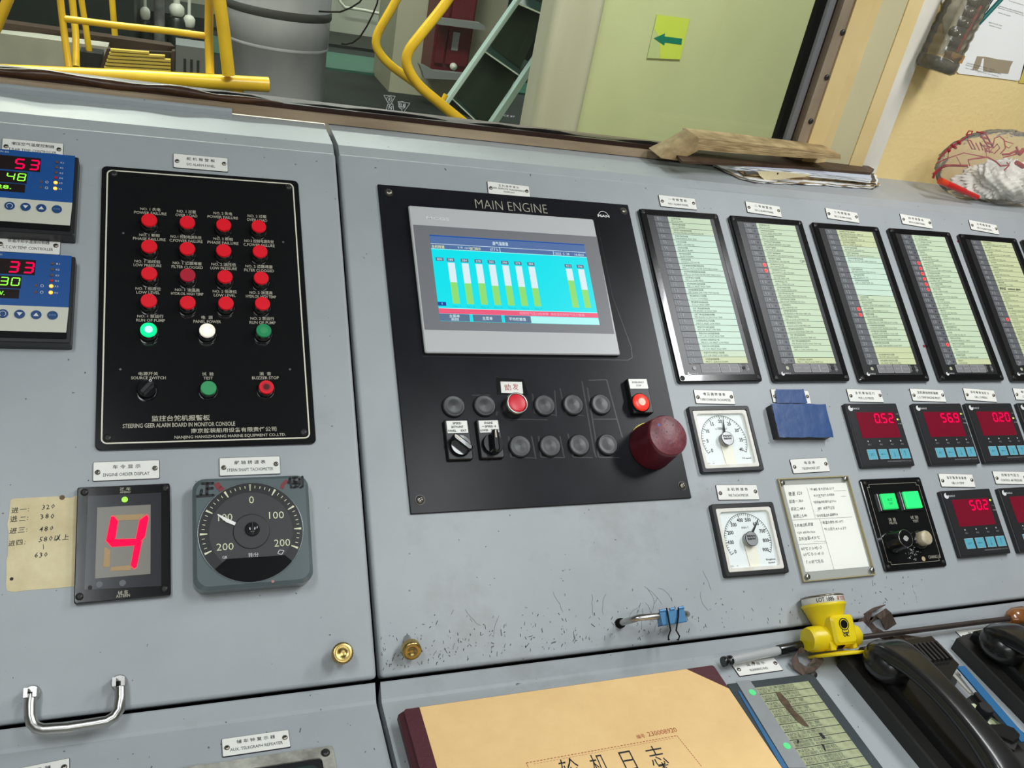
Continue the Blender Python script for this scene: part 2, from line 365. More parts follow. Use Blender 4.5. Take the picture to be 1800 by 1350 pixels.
    def seg7(s,t,x,y,w,h,z,mt,gap=.28,th=.17,sl=.10):
        """seven-segment figures, lower left corner of the first at x,y"""
        tab={'0':'abcdef','1':'bc','2':'abged','3':'abgcd','4':'fgbc','5':'afgcd','6':'afgedc','7':'abc','8':'abcdefg','9':'abcdfg','W':'','C':'adef'}
        T=h*th*.75
        X=x
        for ch in t:
            if ch=='.': 
                s.add([(X-w*gap*.7+a,y+b,z) for a,b in ((0,0),(T,0),(T,T),(0,T))],[(0,1,2,3)],mt); continue
            def q(pts): s.add([(X+a+b*sl,y+b,z) for a,b in pts],[tuple(range(len(pts)))],mt)
            m=h/2; g=T*.12
            D={'a':[(g+T*.5,h-T*.5),(T+g,h-T),(w-T-g,h-T),(w-g-T*.5,h-T*.5),(w-T*.8,h),(T*.8,h)],
               'd':[(T*.8,0),(w-T*.8,0),(w-g-T*.5,T*.5),(w-T-g,T),(T+g,T),(g+T*.5,T*.5)],
               'g':[(g+T*.5,m),(T+g,m-T/2),(w-T-g,m-T/2),(w-g-T*.5,m),(w-T-g,m+T/2),(T+g,m+T/2)],
               'f':[(0,m+T*.35),(T*.5,m+g),(T,m+T*.6),(T,h-T-g),(T*.5,h-T*.5-g),(0,h-T*.8)],
               'e':[(0,T*.8),(T*.5,T*.5+g),(T,T+g),(T,m-T*.6),(T*.5,m-g),(0,m-T*.35)],
               'b':[(w-T,m+T*.6),(w-T*.5,m+g),(w,m+T*.35),(w,h-T*.8),(w-T*.5,h-T*.5-g),(w-T,h-T-g)],
               'c':[(w-T,T+g),(w-T*.5,T*.5+g),(w,T*.8),(w,m-T*.35),(w-T*.5,m-g),(w-T,m-T*.6)]}
            for k in tab.get(ch,''): q(D[k])
            X+=w*(1+gap)
        return s
    def mesh(s,name):
        me=bpy.data.meshes.new(name); me.from_pydata(s.v,[],s.f)
        for m in s.mats: me.materials.append(m)
        me.polygons.foreach_set('material_index',s.m); me.polygons.foreach_set('use_smooth',s.s); me.update(); return me
    def build(s,name,parent=None,kind=None,label=None,mw=None):
        o=bpy.data.objects.new(name,s.mesh(name)); S.collection.objects.link(o); o.parent=parent
        if mw is not None: o.matrix_world=mw
        if name in ('lettering','handwriting','marker_writing','etched_marks','scale_marks'): kind='stuff'
        if kind: o['kind']=kind
        if label: o['label']=label
        return o
def hash_s(t):
    h=7
    for c in t: h=(h*131+ord(c))&0xffffff
    return h
def tessellate(pts):
    if len(pts)<=4 or convex(pts): return [tuple(range(len(pts)))]
    out=[]
    for t in tessellate_polygon([[Vector((x,y,0)) for x,y in pts]]):
        a,b,c=t; ar=(pts[b][0]-pts[a][0])*(pts[c][1]-pts[a][1])-(pts[c][0]-pts[a][0])*(pts[b][1]-pts[a][1])
        out.append((a,b,c) if ar>0 else (a,c,b))
    return out
def convex(p):
    n=len(p)
    for i in range(n):
        a,b,c=p[i],p[(i+1)%n],p[(i+2)%n]
        if (b[0]-a[0])*(c[1]-b[1])-(c[0]-b[0])*(b[1]-a[1])<-1e-12: return False
    return True
def put(name,me,parent,loc=(0,0,0),rot=0,kind=None,label=None):
    o=bpy.data.objects.new(name,me); S.collection.objects.link(o); o.parent=parent; o.location=loc; o.rotation_euler=(0,0,rot)
    if label: o['label']=label
    return o
def thing(name,label,cat,Mx,group=None):
    o=bpy.data.objects.new(name,None); S.collection.objects.link(o); o.matrix_world=Mx; o.empty_display_size=.02
    o['label']=label; o['category']=cat
    if group: o['group']=group
    return o
def tag(o,label,cat,group=None):
    o['label']=label; o['category']=cat
    if group: o['group']=group
    return o
# planes of the place: a point of the photograph is measured on the real surface it lies on
class Plane:
    def __init__(s,o,x,y,z):
        s.M=Matrix(((x[0],y[0],z[0],o[0]),(x[1],y[1],z[1],o[1]),(x[2],y[2],z[2],o[2]),(0,0,0,1))); s.I=s.M.inverted()
    def pt(s,px,py,h=0):
        c=s.I@CAM; d=s.I.to_3x3()@(RW@Vector(((px-900)/F_PX,-(py-675)/F_PX,-1))); t=(h-c.z)/d.z; p=c+d*t; return (p.x,p.y)
    def rect(s,q,h=0):
        P=[Vector(s.pt(*p,h)) for p in q]; c=(P[0]+P[1]+P[2]+P[3])/4
        d=(P[1]-P[0])+(P[2]-P[3]); e=(P[0]-P[3])+(P[1]-P[2]); a=math.atan2(d.y,d.x); a2=math.atan2(-e.x,e.y); a=(a+a2)/2
        return c.x,c.y,d.length/2,e.length/2,a
    def at(s,x,y,a=0,z=0): return s.M@Matrix.Translation((x,y,z))@Matrix.Rotation(a,4,'Z')
PAN=Plane((0,0,0),(1,0,0),(0,CT,ST),(0,-ST,CT))
DZ=.014
DESK=Plane((0,0,DZ),(1,0,0),(0,1,0),(0,0,1))
s3=R(3); SHO=(0,.5682,.4367)
SHELF=Plane(SHO,(1,0,0),(0,math.cos(s3),math.sin(s3)),(0,-math.sin(s3),math.cos(s3)))
def WALL(Y): return Plane((0,Y,0),(1,0,0),(0,0,1),(0,-1,0))
def FLAT(Z): return Plane((0,0,Z),(1,0,0),(0,1,0),(0,0,1))
class Loc:
    """measures in a zoomed view of the photograph (x0,y0,scale) -> local metres of a thing at matrix Mx"""
    def __init__(s,Mx,x0=0,y0=0,k=1):
        s.x0,s.y0,s.k=x0,y0,k; s.P=Plane((0,0,0),(1,0,0),(0,1,0),(0,0,1)); s.P.M=Mx; s.P.I=Mx.inverted()
    def __call__(s,x,y,h=0): return s.P.pt(s.x0+x/s.k,s.y0+y/s.k,h)
    def w(s,x,y,w,h=0): a=s(x-w/2,y,h); b=s(x+w/2,y,h); return math.hypot(a[0]-b[0],a[1]-b[1])
    def hh(s,x,y,w,h=0): a=s(x,y-w/2,h); b=s(x,y+w/2,h); return abs(a[1]-b[1])
    def text(s,mb,t,x,y,w,hpx,z,mt,rot=0,bold=0,res=2,shear=0):
        p=s(x,y,z); mb.text(t,p[0],p[1],s.w(x,y,w,z) if w else None,s.hh(x,y,hpx,z) if hpx else None,z,mt,rot,bold,'C',res,shear)
    def pts(s,L,h=0): return [s(x,y,h) for x,y in L]
# screws share a mesh per kind
_scr={}
def screw(parent,x,y,z,r=.0033,mt=None,rot=0.4):
    mt=mt or SCREW; k=(round(r,5),mt.name)
    if k not in _scr:
        b=MB(); b.lathe(0,0,[(r,0),(r,r*.25),(r*.75,r*.5),(r*.35,r*.6)],mt,14)
        for a in (0,1):
            hw,hl=r*.13,r*.55
            if a: hw,hl=hl,hw
            b.add([(-hl,-hw,r*.62),(hl,-hw,r*.62),(hl,hw,r*.62),(-hl,hw,r*.62)],[(0,1,2,3)],INK)
        _scr[k]=b.mesh('screw')
    return put('screw',_scr[k],parent,(x,y,z),rot)

# ================================================================ the setting
FZ=-.80
def profile(mb,pts,x0,x1,mt):
    """closed outline in (Y,Z) pushed along X"""
    n=len(pts); tri=tessellate(pts)
    vs=[(x0,y,z) for y,z in pts]+[(x1,y,z) for y,z in pts]
    mb.add(vs,[(i,(i+1)%n,n+(i+1)%n,n+i) for i in range(n)]+[t[::-1] for t in tri]+[tuple(n+k for k in t) for t in tri],mt)
def struct(name,mb): return mb.build(name,kind='structure')
FLOORM=mat('deck_green',(.035,.07,.05),.4,noise=(4,.3))
ROOMW=mat('room_wall_paint',(.50,.48,.40),.7); ROOMC=mat('ceiling_grey',(.22,.225,.22),.7)
b=MB(); b.box(-1.6,2.6,-2.2,.655,FZ-.05,FZ,mat('lino_floor',(.10,.14,.12),.4,noise=(5,.2))); struct('floor',b)
b=MB(); b.box(-1.6,2.6,-2.2,.78,1.32,1.37,ROOMC); struct('ceiling',b)
b=MB(); b.box(-1.65,-1.6,-2.2,.78,FZ,1.32,ROOMW); struct('wall_left',b)
b=MB(); b.box(2.6,2.65,-2.2,.78,FZ,1.32,ROOMW); struct('wall_right',b)
b=MB(); b.box(-1.65,2.65,-2.25,-2.2,FZ,1.32,ROOMW); struct('wall_rear',b)
# window wall: sill below, yellow panelling to the right, head above the view
YW=.653; W1=WALL(YW); W2=WALL(.672); W3=WALL(.69)
def wx(px,py,W=W1): return W.pt(px,py)
xa=wx(1430,220)[0]; xe=wx(1543,220)[0]; xf=wx(1571,220)[0]
xg0=wx(1383,220,W2)[0]
SZ0=.4424; SZ1=.4535
b=MB(); b.box(-1.6,xf,.70,.78,FZ,.415,ROOMW); struct('wall_back',b)
b=MB(); b.box(-1.6,2.6,.70,.78,1.1,1.32,ROOMW); struct('wall_back',b)
b=MB(); b.box(xf-.004,2.6,.690,.78,FZ,1.1,WALLB); struct('wall_back',b)
# post panelling between the window and the wall, built of its boards
b=MB(); 
def vb(px0,px1,y0,y1,mt,W=None,py=220,z1=1.1):
    W=W or WALL(y0); c=MB(); c.box(wx(px0,py,W)[0],wx(px1,py,W)[0],y0,y1,SZ0-.01,z1,mt); return c
struct('trim_1',vb(1431.5,1460,.650,.70,WALLY))
c=MB(); x0,x1,x2=wx(1460,220,WALL(.650))[0],wx(1474,220,WALL(.662))[0],wx(1518,220,WALL(.662))[0]
c.add([(x0,.650,SZ0-.01),(x1,.662,SZ0-.01),(x1,.662,1.1),(x0,.650,1.1)],[(0,1,2,3)],WALLY); c.box(x0,x1,.662,.70,SZ0-.01,1.1,WALLY); struct('trim_2',c)
struct('trim_3',vb(1474,1517.4,.662,.70,POSTG))
struct('trim_4',vb(1518.4,1543,.660,.70,WALLY))
struct('trim_5',vb(1543,1571,.668,.70,WHITEP))
# window: sill strip, dark frame, gasket, jamb strips, pane
b=MB(); b.box(-1.6,xa,YW,.70,SZ0,SZ1,WOOD); struct('window_sill',b)
win=bpy.data.objects.new('window_1',None); S.collection.objects.link(win); win['kind']='structure'; win.location=(0,.66,.45)
def wp(name,mb,label=None):
    mb.v=[(x,y-.66,z-.45) for x,y,z in mb.v]; return mb.build(name,win,label=label)
zt=wx(592,186,WALL(.668))[1]
b=MB(); b.box(-1.6,wx(1411.5,220,WALL(.660))[0]+.02,.664,.70,SZ1,zt-.004,BROWN); wp('bottom_frame',b,'dark brown bottom rail of the window frame')
# wavy sealant bead
b=MB(); pts=[]; rad=[]
for i in range(60):
    x=-.9+i*(1.9/59); pts.append((x,.673,zt-.006+.0018*math.sin(i*.9)+.001*math.sin(i*2.3))); rad.append(.0042+.001*math.sin(i*1.7))
b.tube(pts,rad,RUBBER,8); wp('gasket',b,'black rubber gasket')
b=MB(); pts=[];rad=[]
for i in range(40):
    x=-.42+i*(.56/39); pts.append((x,.666,zt-.002-.0035*(i/39)+.0016*math.sin(i*.7))); rad.append((.0055+.0012*math.sin(i*1.1))*(1 if i<34 else (40-i)/6))
b.tube(pts,rad,RUSTY,8); wp('sealant_bead',b,'rusty brown sealant bead at the left')
def jamb(px0,px1,y0,y1,mt,name,label,py=220):
    W=WALL(y0); c=MB(); c.box(wx(px0,py,W)[0],wx(px1,py,W)[0],y0,y1,SZ1-.01,1.1,mt); return wp(name,c,label)
jo=jamb(1411.5,1430,YW,.70,WOODG,'jamb_strip','grey wooden strip with screws at the right of the pane')
jamb(1397.5,1412.5,.668,.70,BROWN,'jamb_recess','dark red-brown recess of the right jamb')
jamb(1388.5,1398.5,.664,.70,ALU,'jamb_channel','grey metal channel of the right jamb')
jamb(1382,1389.5,.672,.70,RUBBER,'jamb_gasket','black rubber gasket along the right of the pane')
for px,py in ((1481,57),(1453,136),(1425,213)):
    p=wx(px,py,WALL(YW)); o=screw(win,0,0,0,.0045,DSCREW); o.matrix_basis=Matrix.Translation((p[0],YW-.66-.0002,p[1]-.45))@Matrix.Rotation(R(90),4,'X')
b=MB(); b.box(-1.6,wx(1390,220,W2)[0],.684,.688,.45,1.1,GLASS); pane=wp('pane',b,'clear pane with etched marks')
# etched marks on the pane
b=MB(); L=Loc(WALL(.6835).M,500,0,3)
def G(x,y): return L(x,y)
b.pline([G(524,502),G(584,508),G(556,560)],.0006,0,WHITEINK,True)
c=G(553,524); b.arc(c[0],c[1],.0038,0,2*math.pi,.0005,0,WHITEINK); L.text(b,'8',553,524,10,18,0,WHITEINK)
b.pline([G(545,550),G(572,548),G(576,585),G(535,585)],.0008,0,WHITEINK,True); L.text(b,'N',558,568,18,18,0,WHITEINK,bold=.02)
b.pline([G(598,536),G(662,544),G(626,596)],.0006,0,WHITEINK,True)
c=G(620,555); b.arc(c[0],c[1],.0052,0,2*math.pi,.0005,0,WHITEINK); L.text(b,'SLB',620,556,32,20,0,WHITEINK,bold=.02); L.text(b,'ISO 614',622,609,40,8,0,WHITEINK)
L.text(b,'CE 87',1185,612,60,9,0,WHITEINK)
o=b.build('etched_marks',win); o.matrix_basis=Matrix.Translation((0,-.66,-.45))@WALL(.6835).M
# ================================================================ the console
PT=PAN.pt(590,268)[1]; PB=PAN.pt(662,1193)[1]
sl=PAN.pt(651.5,1050)[0]; sr=PAN.pt(658,1050)[0]
XL,XR=-.62,1.62
BEV=.5682,.4367
def toW(v,n): return (v*CT-n*ST, v*ST+n*CT)
def section(name,x0,x1,dx0,dx1,label):
    t=thing(name,label,'console',Matrix.Translation(((x0+x1)/2,.3,FZ)))
    def P(mb,n,lab=None):
        mb.v=[(x-(x0+x1)/2,y-.3,z-FZ) for x,y,z in mb.v]; return mb.build(n,t,label=lab)
    # sloping front lid with rounded edges
    r=.004; a=MB(); hw=(x1-x0)/2; vm=(PT+PB)/2
    q=MB(); q.box(x0,x1,PB,PT,-.022,0,GREY)
    q.v=[tuple(PAN.M@Vector(p)) for p in q.v]; lo=P(q,'front_lid','grey painted sloping front panel')
    bm_=lo.modifiers.new('bevel','BEVEL'); bm_.width=.0045; bm_.segments=4; bm_.limit_method='ANGLE'
    for f in lo.data.polygons: f.use_smooth=True
    wn=lo.modifiers.new('wn','WEIGHTED_NORMAL')
    # lower lip + desk top
    l0=toW(PB-.0035,-.0032); l1=toW(PB-.0225,-.0035); l2=l1; l3=l0
    q=MB(); profile(q,[l0,(l0[0]-.0006,l0[1]-.001),(l1[0]+.003,DZ+.0022),(l1[0],DZ),(-.46,DZ),(-.46,DZ-.02),(l0[0],DZ-.02)],dx0,dx1,GREY); P(q,'desk_top','grey desk top with a raised lip at the back')
    # bevel + top shelf
    e=SHELF.M@Vector((0,.085,0)); f0=toW(PT-.0035,-.0016); f1=toW(PT-.0035,-.02)
    q=MB(); profile(q,[f0,(BEV[0],BEV[1]),(e.y,e.z) if x1<.5 else (.690,BEV[1]+(.690-BEV[0])*math.tan(s3)),(.690 if x1>.5 else e.y,.40),f1],x0+.0015,x1-(.0015 if x1<.5 else 0),GREY); P(q,'top_shelf','grey shelf along the top of the console')
    q=MB(); q.box(x0+.012,x1-.012,-.42,.60,.0,.0,GREY) if 0 else None
    q=MB(); profile(q,[(-.40,DZ-.02),(l0[0]+.02,DZ-.02),toW(PT-.01,-.03),(.62,.40),(.62,FZ),(-.40,FZ)],x0+.006,x1-.006,mat('cabinet_dark',(.02,.02,.02),.7)); P(q,'cabinet_body','dark cabinet body under the desk')
    return t
d1=DESK.pt(686,1340)[0]; d2=DESK.pt(696.5,1340)[0]; d1b=DESK.pt(662,1206)[0]
secL=section('console_section',XL,sl,XL,d1,'left grey steel console section carrying the red-lamp alarm board')
secR=section('console_section',sr,XR,d2,XR,'right grey steel console section carrying the main engine panel and meters')
b=MB(); 
xe0=WALL(.645).pt(408,196)[0]
pts=[(-.62+i*(xe0+.62)/10,.649,.4455) for i in range(11)]
b.rr(0,0,1,1,.1,0,1,GREY) if 0 else None
b=MB(); profile(b,[(.643,.4405),(.6432,.4465),(.646,.4490),(.652,.4492),(.652,.4405)],-.62,xe0,GREY)
b.v=[(x,y-.6475,z-.441) for x,y,z in b.v]; o=b.build('edge_strip'); o.location=(0,.6475,.441); tag(o,'grey rounded metal strip along the foot of the wooden sill','strip')

# dark chips and scratches in the paint along the foot of the right panel
CHIP=M('bare_chip',(.05,.047,.043),.6); rd=random.Random(21); b=MB()
for i in range(330):
    u=.2+abs(rd.gauss(0,.23)) if i%3 else rd.uniform(.2,.95); v=PB+.006+abs(rd.gauss(0,.022)); a_=rd.gauss(1.35,.5); l_=abs(rd.gauss(0,.0022))+.0005; w_=rd.uniform(.00025,.0009)
    if u>1.2: continue
    b.line(u,v,u+l_*math.cos(a_),v+l_*math.sin(a_),w_,.0003,CHIP)
for i in range(60):
    u=rd.uniform(-.3,1.1); v=rd.uniform(PB+.01,PT-.01); a_=rd.uniform(0,3); l_=rd.uniform(.0006,.0025); b.line(u,v,u+l_*math.cos(a_),v+l_*math.sin(a_),rd.uniform(.0004,.001),.0003,CHIP)
for i in range(16):
    u=rd.uniform(.28,.72) if i%2 else rd.gauss(.52,.05); v=PB+rd.uniform(.012,.055); a_=rd.uniform(1,2.2); P=[(u,v)]
    for k in range(5): a_+=rd.uniform(-.5,.5); u+=.005*math.cos(a_); v+=.005*math.sin(a_); P.append((u,v))
    b.pline(P,.00025,.0003,CHIP)
b.v=[tuple(secR.matrix_basis.inverted()@(PAN.M@Vector(p))) for p in b.v]; b.build('paint_chips',secR,kind='stuff')
b=MB()
for i in range(230):
    u=rd.uniform(-.3,1.0); Y_=rd.uniform(-.12,.02) if i%2 else rd.uniform(.0,.03); a_=rd.gauss(1.4,.6); l_=abs(rd.gauss(0,.002))+.0006; 
    b.line(u,Y_,u+l_*math.cos(a_),Y_+l_*math.sin(a_),rd.uniform(.0003,.0009),DZ+.0003,CHIP) if Y_<.008 else None
b.v=[tuple(secL.matrix_basis.inverted()@Vector(p)) for p in b.v]; b.build('paint_chips',secL,kind='stuff')

# ================================================================ nameplates
def nameplate(q,zh,en,label,P=PAN,en2=None,group=None,stain=False):
    x,y,w,h,a=P.rect(q); t=thing('nameplate',label,'nameplate',P.at(x,y,a),group)
    w=min(max(w,.0615),.066); h=.0202 if en2 is None or True else h
    b=MB(); b.rr(0,0,w,h,.0012,0,.0012,INK); b.rr(0,.0,w-.0008,h-.0008,.0010,.0012,.0016,WHITE,.0002); b.build('plate',t)
    screw(t,-w/2+.0045,-.001,.0016,.0026,SCREW,random.random()); screw(t,w/2-.0045,.001,.0016,.0026,SCREW,random.random())
    z=.0018; l=MB(); n=len(zh); wz=min(.0052*n*1.0,w-.018)
    sp=' '.join(zh) if n<=7 else zh
    wz={2:.022,3:.018,4:.026,5:.032,6:.035,7:.037,8:.041,9:.043}.get(n,.04)
    if en2: l.text(sp,0,.0052,wz*.85,.0034,z,INK); l.text(en,0,.0002,w-.012,.0026,z,INK); l.text(en2,0,-.0042,.016,.0026,z,INK)
    else:
        l.text(sp,0,.0040,wz,.0042,z,INK,bold=.006); l.text(en,0,-.0040,min(len(en)*.00215,w-.014),.0034,z,INK)
    if stain: l.disc(-.002,.0055,.0022,z+.0001,DIRT,8)
    l.build('lettering',t)
    return t
LEN=[(3.7,246),(111.4,254.8),(111,272.6),(1.7,264)]
nameplate([(5.5,246),(111.4,254.8),(110,277),(3,269)],'增压空气温度控制器','T.B.AIR TEMP. CONTROLLER','white nameplate reading T.B.AIR TEMP. CONTROLLER above the upper blue controller')
nameplate([(-2,416),(103.7,423),(102,447.5),(-4,441)],'低温冷却水温度控制器','L.T.C.W TEMP. CONTROLLER','white nameplate reading L.T.C.W TEMP. CONTROLLER above the lower blue controller')
nameplate([(304.4,271),(400.4,279.6),(401,303),(304.4,295)],'舵机报警板','S/G ALARM PANEL','white nameplate reading S/G ALARM PANEL above the red-lamp board')
nameplate([(163.3,812),(280.4,810.4),(281,842),(163.3,846)],'车令显示','ENGINE ORDER DISPLAY','white nameplate reading ENGINE ORDER DISPLAY above the red digit')
nameplate([(385,807),(492,802.4),(493,832.4),(385.6,837)],'艉轴转速表','STERN SHAFT TACHOMETER','white nameplate reading STERN SHAFT TACHOMETER above the round black dial')
nameplate([(855.3,318.5),(930,328),(931.6,349),(858,343)],'主机遥传显示','GEN. REMOTE TRANSMISSION','white nameplate reading REMOTE TRANSMISSION DISPLAY above the main engine panel',en2='DISPLAY')
for i,(q,zh) in enumerate((([(1156,343.7),(1221,350.6),(1224.6,369),(1160.7,363)],'一'),([(1309.5,356.6),(1370.3,362.3),(1372.5,380.7),(1313.3,375.2)],'二'),
    ([(1450.6,368),(1505.5,372.8),(1509.4,391),(1453.7,386.3)],'三'),([(1581.2,378.5),(1634.6,383.7),(1637.2,400.5),(1585.9,396)],'四'),([(1702.5,389.4),(1750.5,394),(1754.4,411),(1706.4,405.7)],'五'))):
    nameplate(q,zh+'号报警板','NO.%d ALARM PANEL'%(i+1),'white nameplate reading NO.%d ALARM PANEL, above the %s alarm list from the left'%(i+1,('first','second','third','fourth','fifth')[i]))
nameplate([(1218.2,686),(1287.3,687),(1291.4,710.6),(1222.9,711)],'增压器转速表','TURBOCHARGER TACHOMETER','white nameplate reading TURBOCHARGER TACHOMETER above the upper white dial')
npm=nameplate([(1353.9,687),(1420.2,685),(1424,709),(1358.5,709.7)],'高温水温度表','H.T.TEMP.','white nameplate mostly covered by blue tape above the taped meter')
nameplate([(1257,854.5),(1329.8,851.4),(1333,877),(1262.6,881)],'主机转速表','M/E TACHOMETER','white nameplate reading M/E TACHOMETER above the lower white dial')
nameplate([(1386.8,807.6),(1451.7,806),(1459,829),(1393.4,832)],'电话本','TELEPHONE LIST','white nameplate reading TELEPHONE LIST above the handwritten list')
nameplate([(1487,685),(1546.8,684.6),(1552.6,707.3),(1492.7,707.8)],'主机滑油压力','M/E L.O.PRESS','white nameplate reading M/E L.O.PRESS above the meter showing 0.52')
nameplate([(1598,684.6),(1656.4,684.6),(1662,706),(1604,706.5)],'主机滑油进机温度','L.O.TEMP.ENGINE INLET','white nameplate reading L.O.TEMP.ENGINE INLET above the meter showing 56.9')
nameplate([(1691.7,684),(1745.8,684),(1750.4,705.8),(1698,706.5)],'齿轮箱滑油压力','GB L.O.PRESS','white nameplate reading GB L.O.PRESS above the meter showing 0.20')
nameplate([(1778.6,684),(1832,684),(1838,705),(1784.9,705)],'增压空气压力','CHARGE AIR PRESS','white nameplate cut off by the right edge of the photo, upper meter row')
nameplate([(1648,834.2),(1708,832),(1712.3,855),(1655,859)],'齿轮箱滑油温度','GB L.O.TEMP','white nameplate reading GB L.O.TEMP above the meter showing 50.2')
nameplate([(1742.8,830.5),(1801,827.4),(1807,850),(1749,853.4)],'控制空气压力','CONTROL AIR PRESSURE','white nameplate reading CONTROL AIR PRESSURE in the lower meter row')
nameplate([(389,1300.5),(507.5,1284),(511,1314),(391,1333)],'辅车钟复示器','AUX. TELEGRAPH REPEATER','white nameplate reading AUX. TELEGRAPH REPEATER on the left desk',DESK)
nameplate([(-8,1358),(110,1341),(113,1372),(-6,1390)],'车钟复示器','TELEGRAPH REPEATER','white nameplate in the bottom left corner of the photo on the left desk',DESK)
nameplate([(1285,1167.5),(1360,1157.5),(1376,1177.5),(1299,1191)],'运行指示','RUNNING IND.','stained white nameplate reading RUNNING IND. on the desk right of the logbook',DESK,stain=True)
nameplate([(1681,1113),(1745,1103),(1762,1121),(1697,1131)],'自动电话机','AUTO TELEPHONE','white nameplate on the desk half hidden by the right telephone',DESK)

# ================================================================ blue temperature controllers
def controller(px,py,red,grn,third,label):
    h=.018; x,y=PAN.pt(px,py,h); W,H=.096,.0985; a=R(-.6)
    t=thing('temperature_controller',label,'controller',PAN.at(x-W/2,y-H/2,a)); X=lambda mm:-W/2+mm/1000; Y=lambda mm:H/2-mm/1000
    b=MB(); b.rr(.001,-.002,W+.002,H+.004,.002,0,h-.001,BLACKM,.001); b.build('housing',t)
    b=MB(); b.rr(-.001,.0,W-.002,H-.001,.001,h-.001,h,BLACK); b.poly([(X(0),Y(62)),(X(94.5),Y(62)),(X(94.5),Y(.3)),(X(0),Y(.3))],h,h+.0004,BLUE)
    b.poly([(X(0),Y(91)),(X(93.5),Y(91)),(X(94.5),Y(62)),(X(0),Y(62))],h,h+.0004,CREAM); b.build('face',t)
    z=h+.0006; b=MB()
    for x0,x1,y0,y1 in ((4,61,8,26),(4,49,28,42.5),(4,48,43.6,54)): b.add([(X(x0),Y(y1),z),(X(x1),Y(y1),z),(X(x1),Y(y0),z),(X(x0),Y(y0),z)],[(0,1,2,3)],DISPK)
    b.build('display_window',t)
    z+=.0002
    b=MB(); b.seg7(red,X(35.5),Y(24.3),.0100,.0135,z,SEGR,.38,.19); b.build('digits',t,label='red lit digits %s'%red)
    b=MB(); b.seg7(grn,X(29),Y(39.6),.0080,.0098,z,SEGG,.3,.16); b.text(third,X(28),Y(48.5),.014,.0048,z,SEGG,bold=.01); b.build('digits',t,label='green lit digits %s'%grn)
    lb=MB(); 
    for i,yy in enumerate((11.3,18.2,25.2,31.7,38.2,45.7)):
        m=MB(); m.cyl(0,0,.0021 if i>3 else .0016,0,.0006,AMBER if i>3 else (REDDIM if i==3 else LEDOFF),seg=14); m.cyl(0,0,.0011,.0005,.0008,M('amber_core',(1,.75,.2),.4,emit=1,ecol=(1,.72,.15)),seg=12) if i>3 else 0
        o=m.build('indicator_light',t); o.location=(X(77),Y(yy),z)
        lb.text('K%d'%(i+1),X(82),Y(yy),.0032,.0020,z,WHITEINK)
    for yy in (38.2,45.7): lb.disc(X(63),Y(yy),.0015,z,LEDOFF,10); lb.arc(X(68.5),Y(yy),.0014,0,6.28,.0004,z,WHITEINK,12)
    lb.text('DICON 501',X(22),Y(3.6),.0150,.0022,z,WHITEINK); lb.arc(X(9),Y(5.5),.003,0,3.3,.0009,z,WHITEINK,10)
    lb.build('lettering',t)
    for i,xx in enumerate((19.5,35,50,65,80)):
        m=MB(); m.cyl(0,0,.0049,0,.0005,NAVY,seg=24); s=.0026
        if i==2: m.add([(-s,s*.7,.0007),(0,-s*.8,.0007),(s,s*.7,.0007)],[(0,1,2)],WHITEINK)
        if i==3: m.add([(-s,-s*.7,.0007),(s,-s*.7,.0007),(0,s*.8,.0007)],[(0,1,2)],WHITEINK)
        if i==4: m.text('ENTER',0,0,.0066,.0018,.0007,M('blue_print',(.2,.35,.6),.5))
        if i==1: m.arc(0,-.0002,.0028,-1.1,4.2,.0005,.0007,WHITEINK,16)
        if i==0: m.line(-.003,-.001,.003,.001,.0003,.0007,WHITEINK); m.text('PID',0,.0015,.004,.0014,.0007,WHITEINK); m.arc(.001,-.0015,.0009,0,6.28,.0003,.0007,WHITEINK,8)
        o=m.build('button',t); o.location=(X(xx),Y(72),z)
    return t
controller(134,273.5,'53','48','28.','upper blue temperature controller showing red 53 and green 48, at the left edge')
controller(128.2,449,'33','30','C.W.','lower blue temperature controller showing red 33 and green 30, at the left edge')

# ================================================================ steering gear alarm board
x,y,w,h,a=PAN.rect([(180,291),(525,317.5),(555,779),(165.5,793)],.003)
T=thing('alarm_board','large glossy black steering gear alarm board with sixteen red lamps and a cream border','alarm board',PAN.at(x,y,a))
LA=Loc(T.matrix_basis,160,260,4.5); LB=Loc(T.matrix_basis,160,530,4.5); H=.003
b=MB(); b.rr(0,0,w,h,.006,0,H,BLACK,.0006,seg=6); b.build('board',T)
b=MB(); q=[LA(132,172,H),LA(1603,283,H),LB(1733,1078,H),LB(68,1135,H)]
bw=(math.dist(q[0],q[1])+math.dist(q[2],q[3]))/2; bh=(math.dist(q[0],q[3])+math.dist(q[1],q[2]))/2; bx=sum(p[0] for p in q)/4; by=sum(p[1] for p in q)/4
b.ring(bx,by,bw,bh,.006,bw-.0030,bh-.0030,.0045,H,H+.0003,CREAMLINE,seg=6); b.build('border_line',T)
for L_,zx,zy in ((LA,180,206),(LA,1562,312),(LB,130,1080),(LB,1680,1035)):
    p=L_(zx,zy,H); screw(T,p[0],p[1],H,.0042,DSCREW)
for L_,zx,zy in ((LA,255,675),(LA,1520,745),(LB,232,537),(LB,1573,537)):
    p=L_(zx,zy,H); put('rivet',MB().cyl(0,0,.0013,0,.0004,DKGREY,seg=10).mesh('rivet'),T,(p[0],p[1],H))
